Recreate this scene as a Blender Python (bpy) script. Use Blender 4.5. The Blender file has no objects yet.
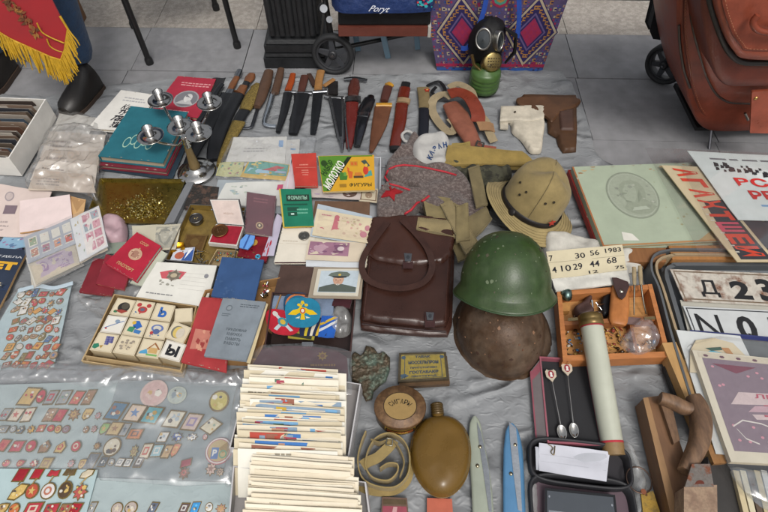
import bpy, math, random
import numpy as np
from mathutils import Vector, Matrix, noise
from mathutils.geometry import delaunay_2d_cdt
random.seed(11)
R=math.radians
# ---------------------------------------------------------------- camera maths
H=1.35; PITCH=R(53.7); FPX=555.0
RT=Vector((1,0,0)); UP=Vector((0,math.sin(PITCH),math.cos(PITCH))); FW=Vector((0,math.cos(PITCH),-math.sin(PITCH)))
EYE=Vector((0,0,H))
G=0.012                                   # top of the ground sheet
def ray(px,py): return RT*((px-384)/FPX)+UP*((256-py)/FPX)+FW
def P(px,py,z=G):
    d=ray(px,py); return EYE+d*((z-H)/d.z)
def PY(px,py,y):
    d=ray(px,py); return EYE+d*(y/d.y)
def ppm(px,py,z=G):                       # pixels per metre there
    return FPX/((P(px,py,z)-EYE).dot(FW))
def lerp(a,b,t): return a+(b-a)*t
def nz(x,y,z=0): return noise.noise(Vector((x,y,z)))
# ---------------------------------------------------------------- materials
def lin(h):
    h=h.lstrip('#'); o=[]
    for i in (0,2,4):
        c=int(h[i:i+2],16)/255; o.append(c/12.92 if c<=.04045 else ((c+.055)/1.055)**2.4)
    return (*o,1)
MATS={}
def mk(name,hexc,rough=.6,metal=0,var=.12,scale=40,bump=.15,bscale=150,hex2=None,th=(.45,.6),spec=.5,stretch=None,coat=0,bdist=.001,sheen=0,ridge=False):
    if name in MATS: return MATS[name]
    m=bpy.data.materials.new(name); m.use_nodes=True; nt=m.node_tree; N=nt.nodes; L=nt.links
    b=N['Principled BSDF']; b.inputs['Roughness'].default_value=rough; b.inputs['Metallic'].default_value=metal
    b.inputs['Specular IOR Level'].default_value=spec; b.inputs['Coat Weight'].default_value=coat
    b.inputs['Sheen Weight'].default_value=sheen
    tc=N.new('ShaderNodeTexCoord'); mp=N.new('ShaderNodeMapping'); L.new(tc.outputs['Object'],mp.inputs['Vector'])
    if stretch: mp.inputs['Scale'].default_value=stretch
    n1=N.new('ShaderNodeTexNoise'); n1.inputs['Scale'].default_value=scale; n1.inputs['Detail'].default_value=5; n1.inputs['Roughness'].default_value=.6
    L.new(mp.outputs[0],n1.inputs['Vector'])
    c=lin(hexc)
    if hex2:
        r=N.new('ShaderNodeValToRGB'); r.color_ramp.elements[0].position=th[0]; r.color_ramp.elements[1].position=th[1]
        r.color_ramp.elements[0].color=c; r.color_ramp.elements[1].color=lin(hex2); L.new(n1.outputs['Fac'],r.inputs[0]); src=r.outputs[0]
        n3=N.new('ShaderNodeTexNoise'); n3.inputs['Scale'].default_value=scale*4.3; n3.inputs['Detail'].default_value=3; L.new(mp.outputs[0],n3.inputs['Vector'])
        fac=n3.outputs['Fac']
    else:
        rg=N.new('ShaderNodeRGB'); rg.outputs[0].default_value=c; src=rg.outputs[0]; fac=n1.outputs['Fac']
    mr=N.new('ShaderNodeMapRange'); mr.inputs['From Min'].default_value=.25; mr.inputs['From Max'].default_value=.75
    mr.inputs['To Min'].default_value=1-var; mr.inputs['To Max'].default_value=1+var; L.new(fac,mr.inputs['Value'])
    hs=N.new('ShaderNodeHueSaturation'); L.new(src,hs.inputs['Color']); L.new(mr.outputs[0],hs.inputs['Value']); L.new(hs.outputs[0],b.inputs['Base Color'])
    mr2=N.new('ShaderNodeMapRange'); mr2.inputs['To Min'].default_value=max(.03,rough-.12); mr2.inputs['To Max'].default_value=min(1,rough+.12); L.new(n1.outputs['Fac'],mr2.inputs['Value']); L.new(mr2.outputs[0],b.inputs['Roughness'])
    if bump:
        n2=N.new('ShaderNodeTexNoise'); n2.inputs['Scale'].default_value=bscale; n2.inputs['Detail'].default_value=4; L.new(mp.outputs[0],n2.inputs['Vector'])
        if ridge: n2.noise_type='RIDGED_MULTIFRACTAL'; n2.normalize=True; n2.inputs['Detail'].default_value=8; n2.inputs['Roughness'].default_value=.62; n2.inputs['Distortion'].default_value=.8
        bp=N.new('ShaderNodeBump'); bp.inputs['Strength'].default_value=bump; bp.inputs['Distance'].default_value=bdist; hsrc=n2.outputs['Fac']
        if ridge:
            nb=N.new('ShaderNodeTexNoise'); nb.noise_type='RIDGED_MULTIFRACTAL'; nb.normalize=True; nb.inputs['Scale'].default_value=bscale*4.3; nb.inputs['Detail'].default_value=5; nb.inputs['Distortion'].default_value=1.1; L.new(mp.outputs[0],nb.inputs['Vector'])
            ma=N.new('ShaderNodeMath'); ma.operation='MULTIPLY_ADD'; ma.inputs[1].default_value=.10; L.new(nb.outputs['Fac'],ma.inputs[0]); L.new(hsrc,ma.inputs[2]); hsrc=ma.outputs[0]
        L.new(hsrc,bp.inputs['Height']); L.new(bp.outputs[0],b.inputs['Normal'])
    MATS[name]=m; return m
def plastic(name,alpha=.25,hexc='#dfe3e6',rough=.12,bump=.6,bscale=55,bdist=.004,gl=.35):
    """thin clear film: mostly see-through, a little milky, shiny and crumpled, crinkle highlights painted white on its ridges"""
    if name in MATS: return MATS[name]
    m=bpy.data.materials.new(name); m.use_nodes=True; nt=m.node_tree; N=nt.nodes; L=nt.links
    for n in list(N): N.remove(n)
    out=N.new('ShaderNodeOutputMaterial'); tr=N.new('ShaderNodeBsdfTransparent'); df=N.new('ShaderNodeBsdfDiffuse'); g=N.new('ShaderNodeBsdfGlossy')
    df.inputs[0].default_value=lin(hexc); g.inputs['Roughness'].default_value=rough
    tc=N.new('ShaderNodeTexCoord'); n2=N.new('ShaderNodeTexNoise'); n2.noise_type='RIDGED_MULTIFRACTAL'; n2.inputs['Scale'].default_value=bscale*.6; n2.inputs['Detail'].default_value=3; n2.inputs['Distortion'].default_value=.6; n2.normalize=True
    L.new(tc.outputs['Object'],n2.inputs['Vector'])
    bp=N.new('ShaderNodeBump'); bp.inputs['Strength'].default_value=bump; bp.inputs['Distance'].default_value=bdist; L.new(n2.outputs['Fac'],bp.inputs['Height'])
    L.new(bp.outputs[0],g.inputs['Normal']); L.new(bp.outputs[0],df.inputs['Normal'])
    mr=N.new('ShaderNodeMapRange'); mr.inputs['From Min'].default_value=.35; mr.inputs['From Max'].default_value=.85; mr.inputs['To Min'].default_value=alpha*.45; mr.inputs['To Max'].default_value=min(1,alpha*3)  # whiter along the ridges: crinkle highlights put into the film's colour
    L.new(n2.outputs['Fac'],mr.inputs['Value'])
    m1=N.new('ShaderNodeMixShader'); L.new(mr.outputs[0],m1.inputs[0]); L.new(tr.outputs[0],m1.inputs[1]); L.new(df.outputs[0],m1.inputs[2])
    lw=N.new('ShaderNodeLayerWeight'); lw.inputs[0].default_value=.5; L.new(bp.outputs[0],lw.inputs['Normal'])
    pw=N.new('ShaderNodeMath'); pw.operation='POWER'; pw.inputs[1].default_value=3.5; L.new(lw.outputs['Facing'],pw.inputs[0])
    ml=N.new('ShaderNodeMath'); ml.operation='MULTIPLY_ADD'; ml.inputs[1].default_value=gl*2.4; ml.inputs[2].default_value=gl*.30; ml.use_clamp=True; L.new(pw.outputs[0],ml.inputs[0])
    m2=N.new('ShaderNodeMixShader'); L.new(ml.outputs[0],m2.inputs[0]); L.new(m1.outputs[0],m2.inputs[1]); L.new(g.outputs[0],m2.inputs[2])
    L.new(m2.outputs[0],out.inputs[0]); MATS[name]=m; return m
def C(h,rough=.65): return mk('print_'+h.strip('#'),h,rough,var=.09,scale=90,bump=.05,spec=.22)
def PAP(h): return mk('paper_'+h.strip('#'),h,.8,spec=.2,var=.08,scale=22,bump=.25,bscale=45,bdist=.002)
def CLO(h): return mk('cover_'+h.strip('#'),h,.55,spec=.3,var=.2,scale=18,bump=.3,bscale=700,bdist=.0005)
def LEA(h,r=.42): return mk('leather_'+h.strip('#'),h,r,var=.3,scale=22,bump=.35,bscale=190,bdist=.0012,spec=.3)
def CAN(h): return mk('canvas_'+h.strip('#'),h,.92,var=.22,scale=26,bump=.6,bscale=420,bdist=.001,sheen=.1,spec=.2)
def MET(h,r=.25): return mk('metal_'+h.strip('#')+str(int(r*100)),h,r,metal=1,var=.15,scale=60,bump=.15,bscale=200)
def PLA(h,r=.4): return mk('plastic_'+h.strip('#'),h,r,var=.08,scale=25,bump=.1)
def WOO(h,st=(90,12,90)): return mk('wood_'+h.strip('#')+str(int(st[0])),h,.55,var=.22,scale=1,bump=.25,bscale=2,stretch=st)
# ---------------------------------------------------------------- meshes
ORG={}
class MB:
    def __init__(s): s.v=[];s.f=[];s.m=[];s.mats=[];s.s=[]
    def mi(s,mat):
        if mat not in s.mats: s.mats.append(mat)
        return s.mats.index(mat)
    def add(s,vs,fs,mat,smooth=False):
        o=len(s.v); s.v+= [Vector(v) for v in vs]; k=s.mi(mat)
        for f in fs: s.f.append([i+o for i in f]); s.m.append(k); s.s.append(smooth)
        return s
    def build(s,name,parent=None,label=None,cat=None,group=None,kind=None,bev=0,sub=0,solid=0):
        if parent is not None: org=ORG[parent.name]
        else:
            xs=[v.x for v in s.v]; ys=[v.y for v in s.v]; zs=[v.z for v in s.v]
            org=Vector(((min(xs)+max(xs))/2,(min(ys)+max(ys))/2,min(zs)))
        me=bpy.data.meshes.new(name); me.from_pydata([v-org for v in s.v],[],s.f)
        for m in s.mats: me.materials.append(m)
        me.polygons.foreach_set('material_index',s.m); me.polygons.foreach_set('use_smooth',s.s); me.validate(); me.update()
        o=bpy.data.objects.new(name,me); bpy.context.scene.collection.objects.link(o)
        if parent is not None: o.parent=parent
        else: o.location=org
        ORG[o.name]=org
        if bev:
            b=o.modifiers.new('bevel','BEVEL'); b.width=bev; b.segments=2; b.limit_method='ANGLE'; b.angle_limit=R(50)
        if solid:
            b=o.modifiers.new('solid','SOLIDIFY'); b.thickness=solid; b.offset=0
        if sub:
            b=o.modifiers.new('sub','SUBSURF'); b.levels=sub; b.render_levels=sub
        tag(o,label,cat,group,kind); return o
def tag(o,label=None,cat=None,group=None,kind=None):
    if label: o['label']=label
    if cat: o['category']=cat
    if group: o['group']=group
    if kind: o['kind']=kind
def thing(name,label,cat,loc,group=None):
    o=bpy.data.objects.new(name,None); bpy.context.scene.collection.objects.link(o); o.empty_display_size=.02
    o.location=loc; ORG[o.name]=Vector(loc); tag(o,label,cat,group); return o
def hexa(mb,b4,t4,mat,topmat=None):
    vs=list(b4)+list(t4)
    mb.add(vs,[(0,1,5,4),(1,2,6,5),(2,3,7,6),(3,0,4,7),(3,2,1,0)],mat); mb.add(t4,[(0,1,2,3)],topmat or mat)
def prism(mb,pts,z0,z1,mat,topmat=None,smooth=False):
    n=len(pts); lo=[Vector((p[0],p[1],z0)) for p in pts]; hi=[Vector((p[0],p[1],z1)) for p in pts]
    a=sum(pts[i][0]*pts[(i+1)%n][1]-pts[(i+1)%n][0]*pts[i][1] for i in range(n))
    if a<0: lo.reverse(); hi.reverse()
    mb.add(lo+hi,[(i,(i+1)%n,n+(i+1)%n,n+i) for i in range(n)]+[tuple(range(n-1,-1,-1))],mat,smooth)
    mb.add(hi,[tuple(range(n))],topmat or mat)
def smooth(path,k=6,closed=False):
    p=[Vector(q) for q in path]; n=len(p); out=[]
    rng=n if closed else n-1
    for i in range(rng):
        a=p[(i-1)%n] if closed or i>0 else p[0]; b=p[i]; c=p[(i+1)%n]; d=p[(i+2)%n] if closed or i+2<n else p[-1]
        for j in range(k):
            t=j/k; out.append(.5*((2*b)+(c-a)*t+(2*a-5*b+4*c-d)*t*t+(3*b-a-3*c+d)*t**3))
    if not closed: out.append(p[-1])
    return out
def tube(mb,path,r,mat,n=8,caps=True,ax=(1,1),up=None,closed=False):
    p=[Vector(q) for q in path]; m=len(p); rs=r if isinstance(r,(list,tuple)) else [r]*m
    prev=None; vs=[]
    for i in range(m):
        if closed: t=(p[(i+1)%m]-p[i-1])
        else: t=(p[min(i+1,m-1)]-p[max(i-1,0)])
        t=t.normalized() if t.length>1e-9 else Vector((0,0,1))
        if up is not None: u=Vector(up)-t*t.dot(Vector(up))
        elif prev is None: u=Vector((0,0,1)) if abs(t.z)<.9 else Vector((1,0,0)); u=u-t*t.dot(u)
        else: u=prev-t*t.dot(prev)
        u.normalize(); prev=u; w=t.cross(u)
        for j in range(n):
            a=2*math.pi*j/n; vs.append(p[i]+w*math.cos(a)*rs[i]*ax[0]+u*math.sin(a)*rs[i]*ax[1])
    fs=[]
    for i in range(m if closed else m-1):
        for j in range(n):
            a=i*n+j; b=i*n+(j+1)%n; k=((i+1)%m)*n; fs.append((a,b,k+(j+1)%n,k+j))
    mb.add(vs,fs,mat,True)
    if caps and not closed: mb.add(vs[:n],[tuple(range(n-1,-1,-1))],mat); mb.add(vs[-n:],[tuple(range(n))],mat)
def lathe(mb,prof,loc,axis,mat,n=28,sx=1,sy=1,ref=None,capt=True,capb=True,fn=None):
    ax=Vector(axis).normalized(); rf=Vector(ref) if ref is not None else (Vector((1,0,0)) if abs(ax.x)<.9 else Vector((0,1,0)))
    u=(rf-ax*ax.dot(rf)).normalized(); w=ax.cross(u); loc=Vector(loc); vs=[]
    for (r,h) in prof:
        for j in range(n):
            a=2*math.pi*j/n; c,s_=math.cos(a)*sx,math.sin(a)*sy; hh=h; rr=r
            if fn: rr,hh=fn(r,h,a)
            vs.append(loc+u*rr*c+w*rr*s_+ax*hh)
    m=len(prof); fs=[(i*n+j,i*n+(j+1)%n,(i+1)*n+(j+1)%n,(i+1)*n+j) for i in range(m-1) for j in range(n)]
    mb.add(vs,fs,mat,True)
    if capb and prof[0][0]>1e-5: mb.add(vs[:n],[tuple(range(n-1,-1,-1))],mat)
    if capt and prof[-1][0]>1e-5: mb.add(vs[-n:],[tuple(range(n))],mat)
def strap(mb,path,w,mat,th=.0025,mode='flat',k=6,sm=True,up=(0,0,1)):
    """a ribbon: 'flat' lies on its face, 'edge' stands on its edge"""
    p=smooth(path,k) if sm else [Vector(q) for q in path]; m=len(p); vs=[]
    ws=w if isinstance(w,(list,tuple)) else None
    for i in range(m):
        t=(p[min(i+1,m-1)]-p[max(i-1,0)]).normalized(); U=Vector(up)
        if mode=='flat': s_=t.cross(U); s_=s_.normalized() if s_.length>1e-6 else Vector((1,0,0)); nn=s_.cross(t).normalized()
        else: s_=(U-t*t.dot(U)).normalized(); nn=t.cross(s_).normalized()
        ww=(lerp(ws[0],ws[1],i/(m-1)) if ws else w)/2
        vs+=[p[i]-s_*ww-nn*th/2,p[i]+s_*ww-nn*th/2,p[i]+s_*ww+nn*th/2,p[i]-s_*ww+nn*th/2]
    fs=[(4*i+j,4*i+(j+1)%4,4*(i+1)+(j+1)%4,4*(i+1)+j) for i in range(m-1) for j in range(4)]
    mb.add(vs,fs,mat,False); mb.add(vs[:4],[(3,2,1,0)],mat); mb.add(vs[-4:],[(0,1,2,3)],mat)
def npdist(Q,A):
    best=np.full(len(Q),9.0); B=np.roll(A,1,0)
    for a,b in zip(B,A):
        d=b-a; L=(d*d).sum() or 1e-12; t=np.clip(((Q-a)@d)/L,0,1)[:,None]; v=Q-a-t*d; best=np.minimum(best,np.hypot(v[:,0],v[:,1]))
    return best
def npin(Q,A):
    c=np.zeros(len(Q),bool); B=np.roll(A,1,0)
    for (xj,yj),(xi,yi) in zip(B,A):
        if yi==yj: continue
        c^=((yi>Q[:,1])!=(yj>Q[:,1]))&(Q[:,0]<(xj-xi)*(Q[:,1]-yi)/(yj-yi)+xi)
    return c
def inside(x,y,pl):
    c=False; n=len(pl); j=n-1
    for i in range(n):
        if (pl[i][1]>y)!=(pl[j][1]>y) and x<(pl[j][0]-pl[i][0])*(y-pl[i][1])/(pl[j][1]-pl[i][1])+pl[i][0]: c=not c
        j=i
    return c
def dist(x,y,pl):
    best=9
    for i in range(len(pl)):
        ax,ay=pl[i-1][:2]; bx,by=pl[i][:2]; dx,dy=bx-ax,by-ay; L=dx*dx+dy*dy or 1e-12
        t=max(0,min(1,((x-ax)*dx+(y-ay)*dy)/L)); d=math.hypot(x-ax-t*dx,y-ay-t*dy)
        if d<best: best=d
    return best
def blob(mb,px,z0,h,mat,edge=.02,step=.008,wr=.25,ws=30,fn=None,zp=None,rnd=True,skirt=True,base=None,seed=0,flatworld=False):
    """soft shape whose outline (pixels, at height zp) lies at z0 and which swells to h"""
    zp=z0 if zp is None else zp
    out=[P(x,y,zp) for x,y in px] if not flatworld else [Vector((x,y,0)) for x,y in px]
    if rnd: out=smooth(out,4,True)
    pl=[]
    for i in range(len(out)):
        a,b=out[i],out[(i+1)%len(out)]; k=max(1,int((b-a).length/step))
        for j in range(k): pl.append(((a.x+(b.x-a.x)*j/k),(a.y+(b.y-a.y)*j/k)))
    A=np.array(pl); nb=len(pl); x0,y0=A.min(0); x1,y1=A.max(0)
    gx=[];r=0;y=y0
    while y<y1:
        xx=np.arange(x0+(step/2 if r%2 else 0),x1,step); gx.append(np.stack([xx,np.full_like(xx,y)],1)); y+=step*.87; r+=1
    Q=np.concatenate(gx) if gx else np.zeros((0,2)); Dq=npdist(Q,A); Q=Q[(Dq>step*.45)&npin(Q,A)]
    pts=[Vector(p) for p in pl]+[Vector((float(a),float(b))) for a,b in Q]
    V,E,F,_,_,_=delaunay_2d_cdt(pts,[(i,(i+1)%nb) for i in range(nb)],[],1,1e-6)
    DV=npdist(np.array([(v.x,v.y) for v in V]),A)
    vs=[]
    for v,d in zip(V,DV):
        d=float(d)
        t=min(1,d/edge); prof=math.sqrt(max(0,1-(1-t)**2))
        n_=nz(v.x*ws+seed*7.1,v.y*ws,seed)
        hh=h*prof*(1+wr*n_*1.6)
        if fn: hh=fn(v.x,v.y,d,prof,hh)
        vs.append(Vector((v.x,v.y,z0+hh)))
    fs=[]
    for f in F:
        a=vs[f[0]];b=vs[f[1]];c=vs[f[2]]
        fs.append(tuple(f) if (b.x-a.x)*(c.y-a.y)-(b.y-a.y)*(c.x-a.x)>0 else tuple(reversed(f)))
    mb.add(vs,fs,mat,True)
    if skirt and base is not None:
        n=nb; lo=[Vector((p[0],p[1],base)) for p in pl]; hi=[Vector((p[0],p[1],z0)) for p in pl]
        mb.add(lo+hi,[(i,(i+1)%n,n+(i+1)%n,n+i) for i in range(n)],mat,True)
    return pl
def surfz(x,y,pl,z0,h,edge,wr,ws,seed=0):
    d=dist(x,y,pl); t=min(1,d/edge); return z0+h*math.sqrt(max(0,1-(1-t)**2))*(1+wr*nz(x*ws+seed*7.1,y*ws,seed)*1.6)
# ---------------------------------------------------------------- flat frames and print
class Fr:
    """surface patch from corners TL,TR,BR,BL; u to the right, v upward in the picture"""
    def __init__(s,TL,TR,BR,BL,curl=0,sc=6,seed=0):
        s.c=(TL,TR,BR,BL); s.n=((TR-BL).cross(TL-BR)).normalized()
        if s.n.z<0 or (abs(s.n.z)<1e-3 and s.n.y>0): s.n=-s.n
        s.curl=curl; s.seed=seed+random.random()*50; s.sc=sc
    def w(s,u,v,h=0):
        TL,TR,BR,BL=s.c; p=(BL*(1-u)+BR*u)*(1-v)+(TL*(1-u)+TR*u)*v
        if s.curl:
            e=max(abs(u-.5),abs(v-.5))*2
            h+=s.curl*(.5+nz(u*2.2+s.seed,v*2.2)*1.3+.5*e*e*nz(s.seed,u*1.1+3,v*1.1))
        return p+s.n*h
LV=.00035
def fr(q,z,**k):
    zs=z if isinstance(z,(list,tuple)) else [z]*4
    return Fr(*[P(a[0],a[1],zz) for a,zz in zip(q,zs)],**k)
def plate(mb,F,th,top,side=None,n=6,u0=0,v0=0,u1=1,v1=1,h=0):
    side=side or top; T=[];B=[]
    for j in range(n+1):
        for i in range(n+1):
            u=lerp(u0,u1,i/n); v=lerp(v0,v1,j/n); T.append(F.w(u,v,h)); B.append(F.w(u,v,h-th))
    fs=[(j*(n+1)+i,j*(n+1)+i+1,(j+1)*(n+1)+i+1,(j+1)*(n+1)+i) for j in range(n) for i in range(n)]
    mb.add(T,fs,top,True); mb.add(B,[tuple(reversed(f)) for f in fs],side)
    loop=[i for i in range(n+1)]+[(j)*(n+1)+n for j in range(1,n+1)]+[n*(n+1)+i for i in range(n-1,-1,-1)]+[j*(n+1) for j in range(n-1,0,-1)]
    k=len(loop); mb.add([B[i] for i in loop]+[T[i] for i in loop],[(i,(i+1)%k,k+(i+1)%k,k+i) for i in range(k)],side)
def poly(mb,F,pts,mat,L=1):
    if len(pts)<=6 and max(max(p[0] for p in pts)-min(p[0] for p in pts),max(p[1] for p in pts)-min(p[1] for p in pts))>.18 and getattr(F,'curl',0):
        o=[]; n=len(pts)
        for i in range(n):
            a,b=pts[i],pts[(i+1)%n]; k=max(1,int(max(abs(a[0]-b[0]),abs(a[1]-b[1]))/.1))
            o+=[(lerp(a[0],b[0],j/k),lerp(a[1],b[1],j/k)) for j in range(k)]
        cu=sum(p[0] for p in o)/len(o); cv=sum(p[1] for p in o)/len(o); m=len(o); vs=[]
        for s in (1,.66,.33): vs+=[F.w(cu+(u-cu)*s,cv+(v-cv)*s,LV*L) for u,v in o]
        vs.append(F.w(cu,cv,LV*L))
        mb.add(vs,[(r*m+i,r*m+(i+1)%m,(r+1)*m+(i+1)%m,(r+1)*m+i) for r in range(2) for i in range(m)]+[(2*m+i,2*m+(i+1)%m,3*m) for i in range(m)],mat)
    else: mb.add([F.w(u,v,LV*L) for u,v in pts],[tuple(range(len(pts)))],mat)
def rect(mb,F,u0,v0,u1,v1,mat,L=1,n=3):
    vs=[F.w(lerp(u0,u1,i/n),lerp(v0,v1,j/n),LV*L) for j in range(n+1) for i in range(n+1)]
    mb.add(vs,[(j*(n+1)+i,j*(n+1)+i+1,(j+1)*(n+1)+i+1,(j+1)*(n+1)+i) for j in range(n) for i in range(n)],mat)
def frame_(mb,F,u0,v0,u1,v1,t,mat,L=1,tv=None):
    tv=tv or t
    rect(mb,F,u0,v0,u1,v0+tv,mat,L); rect(mb,F,u0,v1-tv,u1,v1,mat,L); rect(mb,F,u0,v0+tv,u0+t,v1-tv,mat,L); rect(mb,F,u1-t,v0+tv,u1,v1-tv,mat,L)
def disc(mb,F,u,v,ru,rv,mat,L=1,n=20,a0=0,a1=360):
    pts=[(u+ru*math.cos(R(lerp(a0,a1,i/n))),v+rv*math.sin(R(lerp(a0,a1,i/n)))) for i in range(n if a1-a0>=360 else n+1)]
    poly(mb,F,pts,mat,L)
def ring(mb,F,u,v,ru,rv,t,mat,L=1,n=24):
    o=[];i_=[]
    for i in range(n):
        a=2*math.pi*i/n; o.append(F.w(u+ru*math.cos(a),v+rv*math.sin(a),LV*L)); i_.append(F.w(u+ru*(1-t)*math.cos(a),v+rv*(1-t)*math.sin(a),LV*L))
    mb.add(o+i_,[(i,(i+1)%n,n+(i+1)%n,n+i) for i in range(n)],mat)
def star(mb,F,u,v,ru,rv,mat,L=1,k=5,inn=.4,rot=90):
    poly(mb,F,[(u+ru*(1 if i%2==0 else inn)*math.cos(R(rot+i*180/k)),v+rv*(1 if i%2==0 else inn)*math.sin(R(rot+i*180/k))) for i in range(2*k)],mat,L)
def lines(mb,F,u0,v0,u1,v1,n,mat,L=1,fill=.8,hh=.45,sp=.25,ctr=False):
    dv=(v1-v0)/n
    for i in range(n):
        y=v1-dv*(i+.5); W=(u1-u0)*random.uniform(fill,1); s=u0+((u1-u0-W)/2 if ctr else 0); x=s
        while x<s+W-.001:
            w=(u1-u0)*random.uniform(.06,.16); w=min(w,s+W-x); poly(mb,F,[(x,y-dv*hh/2),(x+w,y-dv*hh/2),(x+w,y+dv*hh/2),(x,y+dv*hh/2)],mat,L)
            x+=w+(u1-u0)*.025
def specks(mb,F,u0,v0,u1,v1,n,mats,smin=.02,smax=.08,L=1,asp=1):
    for i in range(n):
        u=random.uniform(u0,u1);v=random.uniform(v0,v1);s=random.uniform(smin,smax);k=random.randint(4,7);a0=random.random()*6
        poly(mb,F,[(min(u1,max(u0,u+s*math.cos(a0+j*6.283/k)*random.uniform(.5,1))),min(v1,max(v0,v+asp*s*math.sin(a0+j*6.283/k)*random.uniform(.5,1)))) for j in range(k)],random.choice(mats),L+(i%4)*.15)
TX={}
def _txt(s,bold):
    if (s,bold) in TX: return TX[(s,bold)]
    cu=bpy.data.curves.new('t','FONT'); cu.body=s; cu.resolution_u=3; cu.offset=bold; o=bpy.data.objects.new('t',cu); bpy.context.scene.collection.objects.link(o)
    dg=bpy.context.evaluated_depsgraph_get(); me=bpy.data.meshes.new_from_object(o.evaluated_get(dg))
    vs=[v.co.copy() for v in me.vertices]; fs=[tuple(p.vertices) for p in me.polygons]
    bpy.data.objects.remove(o); bpy.data.curves.remove(cu); bpy.data.meshes.remove(me)
    x0=min(v.x for v in vs);x1=max(v.x for v in vs);y0=min(v.y for v in vs);y1=max(v.y for v in vs)
    TX[(s,bold)]=([((v.x-x0)/(x1-x0),(v.y-y0)/(y1-y0)) for v in vs],fs); return TX[(s,bold)]
def txt(mb,F,s,u,v,w,h,mat,L=2,bold=.02,rot=0,slant=0):
    """text fitted into the box u,v,w,h (lower left); rot in quarter turns"""
    vs,fs=_txt(s,bold); out=[]
    for a,b in vs:
        a=a+slant*b
        if rot==1: a,b=1-b,a
        elif rot==3: a,b=b,1-a
        elif rot==2: a,b=1-a,1-b
        out.append(F.w(u+a*w,v+b*h,LV*L))
    mb.add(out,fs,mat)
def arctext(mb,F,s,u,v,ru,rv,a0,a1,hh,mat,L=2,bold=.02):
    n=len(s)
    for i,ch in enumerate(s):
        if ch==' ': continue
        a=R(lerp(a0,a1,(i+.5)/n)); vs,fs=_txt(ch,bold); wd=abs(R(a1-a0))/n*.8; out=[]
        for x,y in vs:
            aa=a-(x-.5)*wd; k=1+(y-.5)*hh
            out.append(F.w(u+ru*k*math.cos(aa),v+rv*k*math.sin(aa),LV*L))
        mb.add(out,fs,mat)
def stitch(mb,F,pts,mat,d=.006,L=3,w=.0011):
    W=[F.w(u,v,LV*L) for u,v in pts]
    for a,b in zip(W[:-1],W[1:]):
        n=max(1,int((b-a).length/d)); t=(b-a).normalized(); s=t.cross(Vector((0,0,1)))*w/2
        for i in range(n):
            p=a.lerp(b,(i+.15)/n); q=a.lerp(b,(i+.75)/n); mb.add([p-s,q-s,q+s,p+s],[(0,1,2,3)],mat)
def slab(name,label,cat,q,z,th,top,side=None,deco=None,curl=.0015,group=None,parent=None,n=6,bev=0,pname=None):
    F=fr(q,z,curl=curl); mb=MB(); plate(mb,F,th,top,side,n=n)
    if deco: deco(mb,F)
    return mb.build(name,parent,label if parent is None else None,cat if parent is None else None,group,bev=bev)
def book(name,label,q,z,th,cover,deco=None,pages='#d8cdb4',curl=.001,cat='book',group=None,cov=.0022,inset=.02):
    F=fr(q,z,curl=curl); c=sum((p for p in F.c),Vector())/4
    t=thing(name,label,cat,Vector((c.x,c.y,z-th if not isinstance(z,(list,tuple)) else min(z)-th)),group)
    mb=MB(); plate(mb,F,cov,cover,n=6); plate(mb,F,cov,cover,n=3,h=-(th-cov))
    if inset: plate(mb,F,th-2*cov,cover,n=3,h=-cov,u0=0,u1=.012)     # spine
    if deco: deco(mb,F)
    wm=PAP('#a39a88'); wn=PAP('#8f8676')
    for i in range(16):
        e=random.choice((0,1,2,3)); s=random.uniform(.1,.95); d=random.uniform(.004,.02); l=random.uniform(.006,.03); a=random.uniform(.002,.008)
        u,v=((s,d),(s,1-d),(d,s),(1-d,s))[e]; du,dv=((l,a),(l,a),(a,l),(a,l))[e]
        poly(mb,F,[(max(0,u-du),v),(u,max(0,v-dv)),(min(1,u+du),v),(u,min(1,v+dv))],random.choice((wm,wn)),2.5)
    mb.build('cover',t,bev=.0006)
    mb=MB(); plate(mb,F,th-2*cov-.0006,PAP(pages),n=4,u0=.014,u1=1-inset,v0=inset,v1=1-inset,h=-cov-.0003); mb.build('page_block',t)
    return t
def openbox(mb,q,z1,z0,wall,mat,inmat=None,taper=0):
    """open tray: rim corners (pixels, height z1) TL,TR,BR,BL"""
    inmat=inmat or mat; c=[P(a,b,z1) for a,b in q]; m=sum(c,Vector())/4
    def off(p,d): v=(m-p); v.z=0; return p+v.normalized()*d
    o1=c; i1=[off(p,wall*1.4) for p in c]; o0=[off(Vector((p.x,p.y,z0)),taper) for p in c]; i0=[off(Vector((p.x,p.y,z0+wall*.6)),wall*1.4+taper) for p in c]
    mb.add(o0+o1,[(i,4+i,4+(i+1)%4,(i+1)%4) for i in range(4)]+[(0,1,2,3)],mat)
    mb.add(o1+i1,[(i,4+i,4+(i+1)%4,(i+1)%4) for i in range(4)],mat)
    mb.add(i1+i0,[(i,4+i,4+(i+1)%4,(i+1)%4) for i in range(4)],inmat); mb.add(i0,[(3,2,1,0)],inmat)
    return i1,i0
def coin(name,label,cat,px,py,z,r,th,mat,deco=None,group=None,parent=None,sy=1):
    c=P(px,py,z); mb=MB(); lathe(mb,[(r*.97,0),(r,th*.15),(r,th*.85),(r*.96,th),(r*.86,th),(r*.84,th*.8)],Vector((c.x,c.y,z)),(0,0,1),mat,n=28,sy=sy)
    F=Fr(*[Vector((c.x+a*r*.8,c.y+b*r*.8,z+th*.8)) for a,b in ((-1,1),(1,1),(1,-1),(-1,-1))])
    if deco: deco(mb,F)
    return mb.build(name,parent,label,cat,group)
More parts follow.
